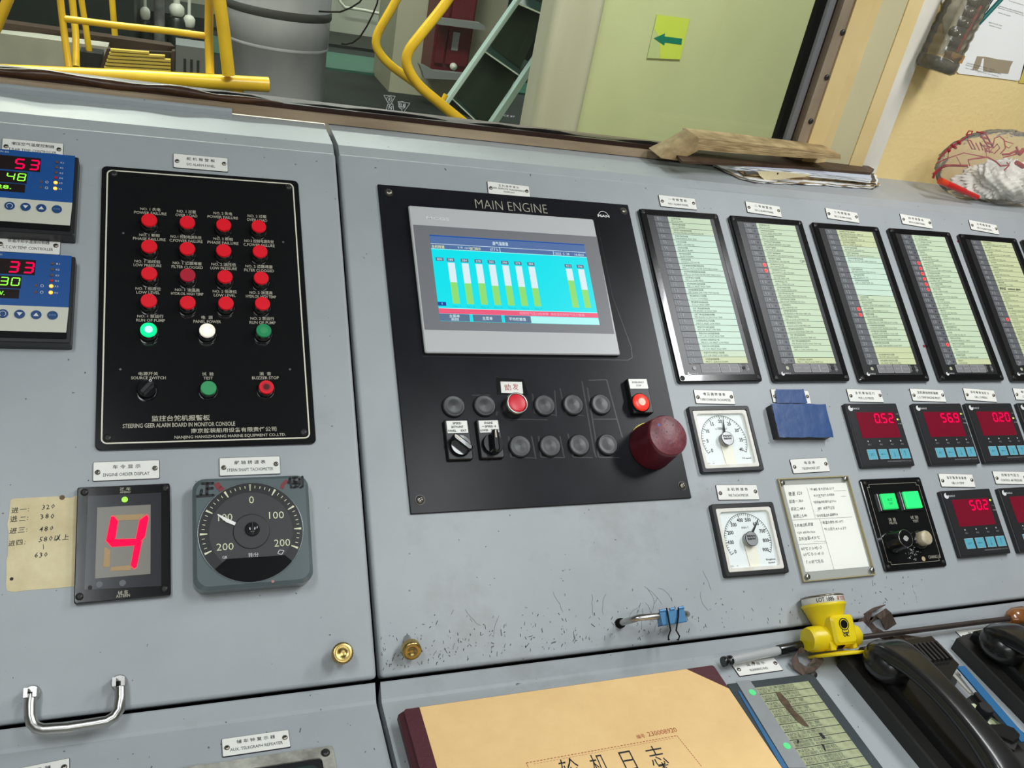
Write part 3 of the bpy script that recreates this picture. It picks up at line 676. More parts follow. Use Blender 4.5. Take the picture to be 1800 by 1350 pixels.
def lamp(cap,core=None,r=.0083,hh=.0125,bez=True,hole=False):
    m=MB(); m.lathe(0,0,[(r+.0016,0),(r+.0016,.004),(r+.0008,.0052),(r+.0002,.0056)],BLACK,28)
    m.lathe(0,0,[(r,.004),(r*1.01,hh-.0024)],BLACK,28,capt=False); m.lathe(0,0,[(r*1.01,hh-.0024),(r*1.01,hh-.0008),(r*.95,hh)],cap,28)
    if core: m.lathe(0,0,[(r*.5,hh+.0001),(r*.3,hh+.00015)],core,20)
    if hole: m.lathe(0,0,[(r*.62,hh+.0001),(r*.6,hh+.0002)],REDDIM,20); m.lathe(0,0,[(r*.42,hh+.0003),(r*.4,hh+.0004)],M('dark_red',(.10,.003,.006),.4),20)
    return m.mesh('lamp')
LR,LD=lamp(REDLAMP),lamp(REDDIM)
rows=[[(460,567),(762,585),(1050,605),(1328,617)],[(460,775),(762,793),(1050,808),(1338,815)],[(460,990),(765,1003),(1060,1015),(1347,1025)],[(457,1205),(765,1220),(1068,1225),(1357,1228)]]
for i,rw in enumerate(rows):
    for j,(zx,zy) in enumerate(rw):
        p=LA(zx,zy,H+.0125); o=put('lamp',LD if (i,j)==(2,1) else LR,T,(p[0],p[1],H)); 
        if (i,j)==(2,1): o['label']='duller red lamp'
for zx,zy,cap,core,lab in ((455,220,GRNLIT,GRNCORE,'bright green lit lamp'),(920,225,WHTLIT,WHTCORE,'white lit lamp'),(1367,227,GRNOFF,GRNTEST,'unlit green lamp')):
    p=LB(zx,zy,H+.0125); put('lamp',lamp(cap,core),T,(p[0],p[1],H),label=lab)
p=LB(930,682,H+.009); put('push_button',lamp(GRNTEST,None,.0082,.009),T,(p[0],p[1],H),label='green test push button')
p=LB(1388,675,H+.010); put('push_button',lamp(REDLAMP,None,.0080,.010,hole=True),T,(p[0],p[1],H),label='red buzzer stop push button')
p=LB(440,685,H+.008); m=MB(); m.lathe(0,0,[(.0098,0),(.0098,.006),(.009,.0072)],BLACK,28); m.T=Matrix.Rotation(R(-40),4,'Z'); m.rr(0,0,.0055,.017,.0015,.007,.013,BLACKM,.001); m.T=None
c_,s_=math.cos(R(58)),math.sin(R(58)); m.arc(.0070*c_,.0078*s_,.0011,0,6.28,.0007,.0135,WHITEINK,14); put('rotary_switch',m.mesh('rotary_switch'),T,(p[0],p[1],H))
b=MB(); Z=H+.0003
lab=[[('NO. 1 失电','POWER FAILURE',470,485,160,255),('NO. 1 过载','OVER LOAD',755,503,150,172),('NO. 2 失电','POWER FAILURE',1043,518,148,240),('NO. 2 过载','OVER LOAD',1313,540,148,160)],
 [('NO. 1 断相','PHASE FAILURE',462,690,160,258),('NO.1 控制电源失效','C.POWER FAILURE',752,705,245,262),('NO. 2 断相','PHASE FAILURE',1045,720,152,245),('NO.2 控制电源失效','C.POWER FAILURE',1330,738,232,245)],
 [('NO. 1 油压低','LOW PRESSURE',447,898,205,220),('NO. 1 滤器堵塞','FILTER CLOGGED',762,912,230,248),('NO. 2 油压低','LOW PRESSURE',1050,922,195,208),('NO. 2 滤器堵塞','FILTER CLOGGED',1330,938,215,235)],
 [('NO. 1 低液位','LOW LEVEL',452,1113,200,186),('NO. 1 油温高','HYDR.OIL HIGH TEMP',762,1123,195,255),('NO. 2 低液位','LOW LEVEL',1058,1135,190,172),('NO. 2 油温高','HYDR.OIL HIGH TEMP',1345,1145,182,238)]]
for rw in lab:
    for zh,en,zx,zy,wz,we in rw:
        LA.text(b,zh,zx,zy,wz,27,Z,SILVERINK,bold=.012); LA.text(b,en,zx,zy+31,we,22,Z,SILVERINK,bold=.012)
for zh,en,zx,zy,wz,we in (('NO. 1 泵运行','RUN OF PUMP',470,116,208,228),('电  源','PANEL POWER',918,126,90,218),('NO. 2 泵运行','RUN OF PUMP',1355,134,188,206),('电源开关','SOURCE SWITCH',453,571,155,275),('试  验','TEST',925,573,92,76),('消  音','BUZZER STOP',1378,571,92,212)):
    LB.text(b,zh,zx,zy,wz,28,Z,SILVERINK,bold=.012); LB.text(b,en,zx+2,zy+33,we,23,Z,SILVERINK,bold=.012)
for t_,zx,zy,wz,hz in (('监控台舵机报警板',713,922,462,46),('STEERING GEER ALARM BOARD IN MONITOR CONSOLE',705,975,888,34),('南京航装船用设备有限责任公司',1135,1015,675,38),('NANJING HANGZHUANG MARINE EQUIPMENT CO.,LTD.',1110,1066,880,30)):
    LB.text(b,t_,zx,zy,wz,hz,Z,SILVERINK,bold=.015)
b.build('lettering',T)

# ================================================================ engine order display
x,y,w,h,a=PAN.rect([(136.5,856.5),(298,849.5),(301,1046),(129,1062)],.007)
T=thing('engine_order_display','black framed order display with a large glowing red 4','display',PAN.at(x,y,a)); LC=Loc(T.matrix_basis,0,790,4.5); H=.007
b=MB(); b.rr(0,0,w,h,.002,0,H,BLACK,.0008); b.build('frame',T)
b=MB(); b.poly(LC.pts([(668,1110),(1275,1080),(1275,342),(697,370)],H),H,H+.0003,M('smoked_grey_window',(.035,.036,.042),.18)); b.build('face_window',T)
b=MB(); b.poly(LC.pts([(752,1022),(1190,985),(1192,437),(770,460)],H),H+.0003,H+.0005,LCD); b.build('digit_window',T)
z=H+.0008; b=MB()
for P in ([(905,520),(1150,510),(1105,556),(938,562)],[(826,770),(872,795),(868,930),(815,930)],[(880,930),(1040,915),(1035,955),(868,962)]): MB().poly(LC.pts(P,z),z-.0001,z,LCDOFF).build('segment',T,label='unlit tan segment')

def grow(P,k):
    cx=sum(p[0] for p in P)/len(P); cy=sum(p[1] for p in P)/len(P); return [(cx+(x-cx)*(1+k/math.hypot(x-cx,y-cy)),cy+(y-cy)*(1+k/math.hypot(x-cx,y-cy))) for x,y in P]
for P in ([(878,535),(900,530),(932,568),(912,703),(878,740),(840,722)],[(842,722),(912,710),(1080,706),(1125,730),(1085,758),(885,770)],[(1162,518),(1174,545),(1145,690),(1108,728),(1075,702),(1105,560)],[(1120,738),(1082,925),(1062,942),(1035,918),(1062,765),(1088,745)]):
    b=MB(); b.poly(LC.pts(grow(P,9),z),z-.0002,z,SEGGLOW); b.poly(LC.pts(P,z+.0002),z,z+.0002,SEGM); b.build('segment',T,label='lit red segment')
for zx,zy,r,m_,lb_ in ((987,398,25,LEDLIME,'lit green pilot light'),(787,1070,27,DKGREY,None),(970,1058,27,DKGREY,None),(712,1093,18,INK,None)):
    p=LC(zx,zy,H); rr=LC.w(zx,zy,2*r,H)/2; o=MB().cyl(0,0,rr,0,.0006,m_,seg=18).build('pilot_light',T,label=lb_); o.location=(p[0],p[1],H+.0003)
for zx,zy in ((668,340),(1307,308),(628,1165),(1300,1103)):
    p=LC(zx,zy,H); screw(T,p[0],p[1],H,.0035,DSCREW)
b=MB(); 
for t_,zx,zy,wz,hz in (('正 车',990,312,86,24),('AHEAD',990,337,84,18),('倒 车',973,1130,82,30),('ASTERN',973,1157,108,24)): LC.text(b,t_,zx,zy,wz,hz,H+.0003,SILVERINK,bold=.012)
b.build('lettering',T)
# ---------------------------------------------------------------- handwritten note beside it
LN=Loc(PAN.M,0,790,4.5)
O=[(85,400),(110,390),(300,380),(450,372),(475,380),(560,385),(600,368),(612,365),(597,740),(588,1083),(440,1098),(240,1112),(110,1128),(60,1120),(48,1090),(52,930),(50,880),(62,840),(68,650),(58,590),(70,540)]
P=LN.pts(O); cx=sum(p[0] for p in P)/len(P); cy=sum(p[1] for p in P)/len(P)
o_=thing('paper_note','yellowed torn paper note with handwritten order speeds left of the red digit display','note',PAN.at(cx,cy,0)); 
b=MB(); b.poly([(p[0]-cx,p[1]-cy) for p in P],0,.0004,PAPER); b.build('sheet',o_)
b=MB(); Ln=Loc(o_.matrix_basis,0,790,4.5)
sc=Ln.hh(300,600,44); z=.0006
for t_,zx,zy in (('进一:',90,500),('320',330,475),('进二:',80,572),('380',322,553),('进三:',72,665),('480',308,650),('进四:',64,765),('580以上',305,735),('630',270,858)):
    p=Ln(zx,zy,z); b.hand(t_,p[0],p[1],sc,z,INK,R(3),1.5,.006,1,1.0)
p=Ln(342,750,z); q=Ln(345,790,z); b.line(*p,*q,.0004,z,INK)
p=Ln(92,1024,z); b.disc(p[0],p[1],.0016,z,INK,9); p=Ln(492,380,z); b.disc(p[0],p[1],.0026,z,DIRT,7); b.build('handwriting',o_)

# ================================================================ stern shaft tachometer
x,y,w,h,a=PAN.rect([(338,841),(542,834),(551.5,1021),(340,1041)],.024)
T=thing('shaft_tachometer','square grey-green stern shaft tachometer with a round black dial and marker strokes','tachometer',PAN.at(x,y,a)); LT=Loc(T.matrix_basis,310,790,5); H=.024
b=MB(); b.rr(0,0,w,h,.012,0,H,TACHBOX,.0035,seg=7)
b.build('housing',T)
c=LT(660,721,H); cx,cy=c; r=(LT.w(660,721,930,H)+LT.hh(660,721,860,H))/4
b=MB(); b.lathe(cx,cy,[(r+.0012,H-.001),(r+.001,H+.0008),(r,H+.0006),(r*.995,H+.0002)],M('dial_rim',(.18,.21,.22),.25,.4),48,capt=False); b.cyl(cx,cy,r,H-.001,H+.0003,DIALD,seg=48); b.disc(cx,cy,r*.80,H+.0004,DIAL,40); b.build('dial',T)
ticks=MB(); maj=[0,30.5,61,90,114]
for sg in (-1,1):
    for k in range(len(maj)):
        a_=R(90+sg*maj[k]); n_=1
        w0,w1=.0022,.0009
        p0=(cx+r*.97*math.cos(a_),cy+r*.97*math.sin(a_)); p1=(cx+r*.83*math.cos(a_),cy+r*.83*math.sin(a_)); tx,ty=-math.sin(a_),math.cos(a_)
        ticks.add([(p0[0]-tx*w0/2,p0[1]-ty*w0/2,H+.0006),(p1[0]-tx*w1/2,p1[1]-ty*w1/2,H+.0006),(p1[0]+tx*w1/2,p1[1]+ty*w1/2,H+.0006),(p0[0]+tx*w0/2,p0[1]+ty*w0/2,H+.0006)],[(0,1,2,3)],LUMI)
        if k<4:
            nn=5 if k<3 else 4
            for j in range(1,nn):
                a2=R(90+sg*(maj[k]+(maj[k+1]-maj[k])*j/nn)); ticks.line(cx+r*.94*math.cos(a2),cy+r*.94*math.sin(a2),cx+r*.885*math.cos(a2),cy+r*.885*math.sin(a2),.0006,H+.0006,LUMI)
for t_,zx,zy,wz in (('0',660,443,42),('100',430,597,125),('100',880,577,130),('200',428,855,150),('200',930,820,140)): LT.text(ticks,t_,zx,zy,wz,62,H+.0007,LUMI,bold=-.005)
LT.text(ticks,'转/分',678,927,88,40,H+.0007,WHITEINK); LT.text(ticks,'GB',425,948,42,24,H+.0007,WHITEINK); ticks.pline(LT.pts([(890,915),(905,885),(945,890),(925,925)],H),.0006,H+.0007,WHITEINK,True); ticks.build('lettering',T)
b=MB(); P=LT.pts([(340,1052),(440,966),(600,955),(800,943),(950,930),(1010,978)],H); pts=[]
a0=math.atan2(P[-1][1]-cy,P[-1][0]-cx); a1=math.atan2(P[0][1]-cy,P[0][0]-cx)
for i in range(25): t_=a0+(a1-a0)*i/24; pts.append((cx+r*.995*math.cos(t_),cy+r*.995*math.sin(t_)))
b.poly(P[:-1]+pts[:-1],H+.0003,H+.0016,BLACK); b.build('lower_cover',T,label='glossy black lower dial cover')
b=MB(); b.lathe(cx,cy,[(r*.355,H+.0004),(r*.35,H+.0012),(r*.33,H+.0013)],DIAL,32); b.build('hub',T)
b=MB(); b.lathe(cx+.0008,cy+.002,[(r*.145,H+.0012),(r*.14,H+.003),(r*.10,H+.0045),(r*.04,H+.0052),(0,H+.0053)],M('hub_screw_metal',(.05,.05,.055),.12,.6),24); b.line(cx+.0008,cy+.002-r*.13,cx+.0008,cy+.002+r*.13,.0011,H+.0055,INK); b.build('hub_screw',T)
b=MB(); P=LT.pts([(524,643),(512,668),(440,640),(358,574),(366,568)],H+.002); b.poly(P,H+.0016,H+.0022,M('needle_white',(.85,.85,.82),.4,emit=.08)); b.build('needle',T)
b=MB(); z=H+.0004
MK=M('marker_black',(.006,.006,.007),.35); MR=M('marker_red',(.22,.015,.02),.5)
def stroke(L_,wz): 
    P=LT.pts(L_,z); w_=LT.w(*L_[0],wz,z)
    b.pline(P,w_,z,MK)
    for p in P: b.disc(p[0],p[1],w_/2,z,MK,10)
for s_ in ([(228,300),(322,296)],[(272,300),(268,395)],[(270,345),(318,340)],[(222,358),(215,400)],[(182,412),(325,402)],
           [(1000,250),(985,295)],[(1000,262),(1010,335)],[(1020,250),(1062,245)],[(1042,250),(1030,280),(1060,285)],[(1025,300),(1068,300)],[(1045,285),(1048,330)],[(1030,335),(1070,325)],[(1082,258),(1084,308)],[(1108,240),(1110,325),(1090,335)]): stroke(s_,27 if s_[0][0]<900 else 21)
for s_ in ([(352,295),(378,340)],[(378,335),(420,370)],[(975,272),(945,300)],[(940,300),(925,345)]):
    P=LT.pts(s_,z-.0001); b.pline(P,.0054 if s_[0][0]<900 else .0036,z-.0001,MR)
p=LT(848,1160,z); b.disc(p[0],p[1],.0016,z,M('pink_spot',(.45,.2,.18),.5),8)
b.build('marker_writing',T)

# ================================================================ main engine panel
x,y,w,h,a=PAN.rect([(664.7,324),(1104,359.3),(1215.8,875),(721.4,903.8)],.003)
T=thing('main_engine_panel','large black MAIN ENGINE panel with silver framed touch screen and rubber plugs','control panel',PAN.at(x,y,a)); H=.003
LM=Loc(T.matrix_basis,650,310,3.75); LS=Loc(T.matrix_basis,680,620,3.214)
b=MB(); b.rr(0,0,w,h,.001,0,H,MEBLK,.0006); b.build('panel_plate',T)
for L_,zx,zy in ((LM,125,108),(LM,1672,230),(LS,187,832),(LS,1668,752)):
    p=L_(zx,zy,H); screw(T,p[0],p[1],H+.0006,.0046,SCREW); 
    put('washer',MB().cyl(0,0,.0060,0,.0006,DSCREW,seg=24).mesh('washer'),T,(p[0],p[1],H))
b=MB(); LM.text(b,'MAIN ENGINE',936,198,465,58,H+.0003,SILVERINK,bold=-.018,res=3)
p=LM(1541,262,H); b.arc(p[0],p[1],.0076,R(8),R(172),.0008,H+.0003,WHITEINK,24); LM.text(b,'MAN',1541,261,76,16,H+.0003,WHITEINK,bold=.03)
b.build('lettering',T)
# scratched outline where a gasket used to sit
b=MB(); z=H+.0002; GL=M('scuff_mark',(.006,.006,.007),.3); GL2=M('scuff_light',(.07,.07,.08),.5)
q=[LM(235,205,z),LM(1500,310,z),LM(1730,1205,z),LM(345,1185,z)]
P=[LM(1500,315,z),LM(1600,790,z),LM(1725,1130,z),LM(1730,1195,z),LM(1700,1212,z),LM(345,1186,z)]; b.pline(P,.0008,z,GL)
def marks(L_,P,wz=.0008,m_=None): b.pline(L_.pts(P,z),wz,z,m_ or GL)
for P in ([(480,240),(580,238)],[(617,355),(622,330)],[(680,375),(905,378)],[(955,358),(945,210)],[(820,230),(830,340),(950,352)],[(975,200),(1008,345),(1110,355)],[(1100,160),(1170,560),(1180,590)],[(1130,195),(1195,590),(1310,592)],[(1140,155),(1240,152),(1300,375),(1165,375)],[(1300,375),(1330,480)],[(1020,455),(1050,590),(1160,592)],[(685,470),(700,590),(840,595)],[(855,470),(868,590),(995,592)],[(815,470),(840,600)],[(975,470),(1000,592)]):
    marks(LS,P,.0010); marks(LS,[(x_+5,y_+2) for x_,y_ in P],.0004,GL2)
b.build('scuff_marks',T,kind='stuff')
# --- touch screen
q=[LM(250,190,.009),LM(1484,281,.009),LM(1643,1172,.009),LM(370,1165,.009)]
w_=(math.dist(q[0],q[1])+math.dist(q[2],q[3]))/2; h_=(math.dist(q[0],q[3])+math.dist(q[1],q[2]))/2; cx=sum(p[0] for p in q)/4; cy=sum(p[1] for p in q)/4
b=MB(); b.rr(cx,cy,w_+.001,h_+.001,.003,H,.0065,CHAR,.0005); b.rr(cx,cy,w_,h_,.003,.0065,.009,HMI,.0012); scb=b.build('touch_screen_bezel',T,label='silver grey touch screen bezel')
z=.0092; b=MB(); b.poly(LM.pts([(362,1010),(1612,1038),(1497,398),(285,318)],z),.009,z,HMID); b.build('screen_surround',scb)
z=.0094; b=MB(); C4=LM.pts([(397,385),(1418,446),(1510,980),(460,953)],z); 
sw=(math.dist(C4[0],C4[1])+math.dist(C4[2],C4[3]))/2; sh=(math.dist(C4[0],C4[3])+math.dist(C4[1],C4[2]))/2; sx=sum(p[0] for p in C4)/4-sw/2; sy=sum(p[1] for p in C4)/4+sh/2
def sq(mb,u0,v0,u1,v1,m_,dz=0): mb.add([(sx+u0*sw,sy-v1*sh,z+dz),(sx+u1*sw,sy-v1*sh,z+dz),(sx+u1*sw,sy-v0*sh,z+dz),(sx+u0*sw,sy-v0*sh,z+dz)],[(0,1,2,3)],m_)
def stx(mb,t,u,v,uw,vh,m_,dz=.0004,bold=0): mb.text(t,sx+u*sw,sy-v*sh,uw*sw if uw else None,vh*sh,z+dz,m_,bold=bold)
sq(b,0,0,1,1,SCR); sq(b,0,0,1,.165,SCRH,.0001); sq(b,0,.006,1,.016,SCRN,.0002); sq(b,.55,.92,1,1,SCRHI,.0001)
sq(b,0,.105,1,.110,SCRW,.0002); sq(b,0,.165,1,.172,SCRHI,.0002); sq(b,.425,.11,.429,.165,SCRHI,.0002); sq(b,.775,.115,.779,.17,SCRHI,.0002)
sq(b,0,.858,1,.915,SCRR,.0001); sq(b,0,.852,1,.858,SCRHI,.0002)
for u0,u1 in ((0,.178),(.198,.372),(.392,.555)): sq(b,u0,.918,u1,.998,SCRB,.0002)
sq(b,.0,.785,.048,.828,SCRN,.0002)
b.build('screen',scb,label='lit cyan screen')
b=MB()
bars=[.110,.195,.280,.362,.447,.531,.615,.862,.944]; lev=[.555,.560,.552,.575,.568,.574,.583,.470,.578]
for i,u in enumerate(bars):
    bb=MB(); sq(bb,u-.021,.325,u+.021,lev[i],SCRW,.0002); sq(bb,u-.021,lev[i],u+.021,.80,SCRG,.0002); bb.build('bar_graph',scb)
    sq(b,u-.025,.270,u+.022,.312,SCRB,.0003); stx(b,('388','384','378','365','390','379','384','411','396')[i],u-.002,.291,.03,.026,SCRW,.0004)
sq(b,.018,.270,.066,.312,SCRB,.0003); stx(b,'800',.042,.291,.03,.026,SCRW); stx(b,'0',.024,.806,.006,.022,SCRW)
for i,u in enumerate(bars[:7]): stx(b,'No.%d'%(i+1),u,.83,.045,.02,M('screen_teal',(0,0,0),.3,emit=1,ecol=(.02,.45,.5)))
stx(b,'废气温度值',.435,.062,.10,.045,SCRW,bold=.01); stx(b,'主机转速',.042,.142,.078,.038,SCRY,bold=.01); stx(b,'618  rpm',.20,.140,.075,.028,SCRW); stx(b,'油门指示',.270,.142,.07,.036,SCRY,bold=.01); stx(b,'67.7 %',.390,.140,.05,.028,SCRW)
stx(b,'2025  5  28',.835,.143,.095,.030,SCRW); stx(b,'14:48:01',.950,.145,.062,.030,SCRW)
stx(b,'控制空气压力低报警  请检查控制空气压力管路',.70,.888,.42,.030,SCRY if 0 else M('screen_pink',(0,0,0),.3,emit=1,ecol=(1,.45,.6)),.0004)
stx(b,'主菜单',.088,.942,.062,.036,SCRW,bold=.01); stx(b,'返回',.088,.978,.045,.030,SCRW,bold=.01); stx(b,'主菜单',.285,.958,.062,.040,SCRW,bold=.01); stx(b,'平均偏差值',.470,.958,.105,.038,SCRW,bold=.01)
p=LM(449,278,.0092); b.text('MCGS',p[0],p[1],LM.w(449,278,150,.009),.0048,.0092,WHITEINK,bold=.02)
b.build('lettering',scb)
# --- blank rubber plugs
m=MB(); m.lathe(0,0,[(.0136,0),(.0141,.0012),(.0140,.0026),(.0130,.0040),(.0118,.0042),(.0104,.0038),(.0070,.0041),(0,.0046)],CHAR,32); plug=m.mesh('blank_plug')
for zx,zy in ((380,299),(555,296),(893,294),(1055,291),(1213,289),(755,526),(925,524),(1090,519),(1250,516)):
    p=LS(zx,zy,H+.004); put('blank_plug',plug,T,(p[0],p[1],H))
# red illuminated button in a chrome ring with a handwritten label on black tape
b=MB(); b.poly(LS.pts([(622,235),(800,240),(772,150),(617,142)],H),H,H+.0003,BLACK); b.poly(LS.pts([(646,228),(769,232),(762,166),(641,164)],H),H+.0003,H+.0006,WHITE); b.build('button_label',T)
b=MB(); LS.text(b,'助',683,196,36,36,H+.0008,REDI,rot=.15); LS.text(b,'发',727,192,32,36,H+.0008,REDI,rot=-.1); b.build('handwriting',T)
p=LS(738,283,H+.016); m=MB(); m.lathe(0,0,[(.0142,0),(.0145,.003),(.0142,.012),(.0135,.016),(.0118,.0165),(.0116,.014)],STEEL,32,capt=False); m.lathe(0,0,[(.0115,.012),(.0112,.0155),(.0095,.0162),(0,.0158)],M('red_button_cap',(.62,.015,.035),.35,emit=.12,ecol=(1,.02,.03)),28); put('push_button',m.mesh('push_button'),T,(p[0],p[1],H),label='red push button in a chrome ring')
# two selector switches
for q_,cx_,cy_,ang,tx in (([(333,380),(460,378),(487,598),(343,603)],420,520,48,(('SPEED',.0,.0),('SETPOINT',0,0),('PANEL','EXT'))),([(515,378),(635,376),(662,588),(528,596)],603,512,-3,(('ENGINE',0,0),('SPEED',0,0),('LOWER','RAISE')))):
    hz=.009; P=[LS(*p_,hz) for p_ in q_]; w2=(math.dist(P[0],P[1])+math.dist(P[2],P[3]))/2; h2=(math.dist(P[0],P[3])+math.dist(P[1],P[2]))/2; mx=sum(p[0] for p in P)/4; my=sum(p[1] for p in P)/4
    m=MB(); m.rr(0,0,w2+.001,h2+.001,.002,H,hz,BLACKM,.001); lw=w2-.004; lt=h2/2-.0015; lb_=lt-.0150
    m.rr(0,(lt+lb_)/2,lw,lt-lb_,.0006,hz,hz+.0005,WHITE); o=m.build('selector_plate',T); o.location=(mx,my,0)
    l=MB(); zz=hz+.0007
    l.text(tx[0][0],0,lt-.0030,.0105,.0027,zz,INK,bold=.02); l.text(tx[1][0],0,lt-.0075,.0150 if tx[1][0]!='SPEED' else .0105,.0027,zz,INK,bold=.02)
    l.text(tx[2][0],-lw/4-.0005,lt-.0122,.0100,.0026,zz,INK,bold=.02); l.text(tx[2][1],lw/4+.001,lt-.0122,.0070 if tx[2][1]=='EXT' else .0095,.0026,zz,INK,bold=.02)
    if tx[1][0]=='SPEED': l.text('-',-.0075,lt-.0075,.003,.0006,zz,INK); l.text('+',.0078,lt-.0075,.003,.003,zz,INK)
    l.build('lettering',o)
    k=LS(cx_,cy_,hz+.006); g=MB(); g.lathe(0,0,[(.0128,0),(.0128,.004),(.0118,.0062)],BLACK,32); g.T=Matrix.Rotation(R(ang),4,'Z'); g.rr(0,.0008,.0080,.0275,.0035,.005,.0165,BLACK,.0018); g.rr(0,.0085,.0016,.0095,.0006,.0165,.0169,M('pointer_line',(.75,.66,.5),.4)); g.T=None
    so=g.build('selector_knob',o); so.location=(k[0]-mx,k[1]-my,hz)
# emergency stop reset lamp
q_=[(1363,147),(1475,143),(1503,335),(1392,345)]; hz=.0125; P=[LS(*p_,hz) for p_ in q_]; w2=(math.dist(P[0],P[1])+math.dist(P[2],P[3]))/2; h2=(math.dist(P[0],P[3])+math.dist(P[1],P[2]))/2; mx=sum(p[0] for p in P)/4; my=sum(p[1] for p in P)/4
m=MB(); m.rr(0,0,w2,h2,.0015,H,hz,BLACKM,.001); lt=h2/2-.001; m.rr(0,lt-.0068,w2-.0025,.0135,.0006,hz,hz+.0005,WHITE); o=m.build('lamp_housing',T); o.location=(mx,my,0)
l=MB(); l.text('EMERGENCY',0,lt-.0048,.0175,.0026,hz+.0007,INK); l.text('STOP',0,lt-.0092,.0075,.0026,hz+.0007,INK); l.build('lettering',o)
k=LS(1440,278,hz+.005); g=MB(); g.lathe(0,0,[(.0128,0),(.0128,.003),(.0120,.0036)],BLACK,28,capt=False); g.lathe(0,0,[(.0118,.002),(.0115,.0042),(.0085,.0055),(0,.0060)],REDLIT,28); g.lathe(0,0,[(.0050,.0060),(0,.00605)],M('red_lamp_core',(1,.3,.2),.3,emit=.9,ecol=(1,.22,.16)),20); so=g.build('lamp',o,label='lit red emergency stop lamp'); so.location=(k[0]-mx,k[1]-my,hz)
# yellow ring under the emergency button's protective cap
p=LS(1492,520,H); b=MB(); b.cyl(0,0,.0295,0,.0012,YDISC,seg=40); b.text('EMERGENCY',-.0135,.021,.020,.0035,.0014,INK,rot=R(38),bold=.02); b.text('STOP',.02,-.02,.010,.0035,.0014,INK,bold=.02); o=b.build('warning_disc',T,label='yellow warning disc'); o.location=(p[0],p[1],H)
p=LS(1590,466,H+.046); p2=LS(1497,528,H); pp=((p[0]+p2[0])/2,(p[1]+p2[1])/2)
cp=PAN.pt(680+1590/3.214,620+466/3.214,H+.046)
T2=thing('emergency_button_cap','dark red plastic cap standing over the emergency button','cap',PAN.at(cp[0],cp[1],0,H+.0013))
b=MB(); b.lathe(0,0,[(.0305,0),(.0300,.004),(.0268,.040),(.0264,.0435),(.0252,.0450)],LIDRED,40,capt=False); b.build('cap_wall',T2)
b=MB(); b.lathe(0,0,[(.0252,.0449),(.0246,.0452),(0,.0452)],LIDTOP,40); 
rd=random.Random(3)
for i in range(16): a_=rd.uniform(0,6.28); q_=rd.uniform(.004,.022); b.disc(q_*math.cos(a_),q_*math.sin(a_)-.004*0,rd.uniform(.0003,.0009),.0453,INK,7)
b.disc(-.0105,.0135,.0018,.0453,M('blue_mark',(.05,.12,.4),.5),9); b.build('cap_top',T2,label='worn scratched cap top')

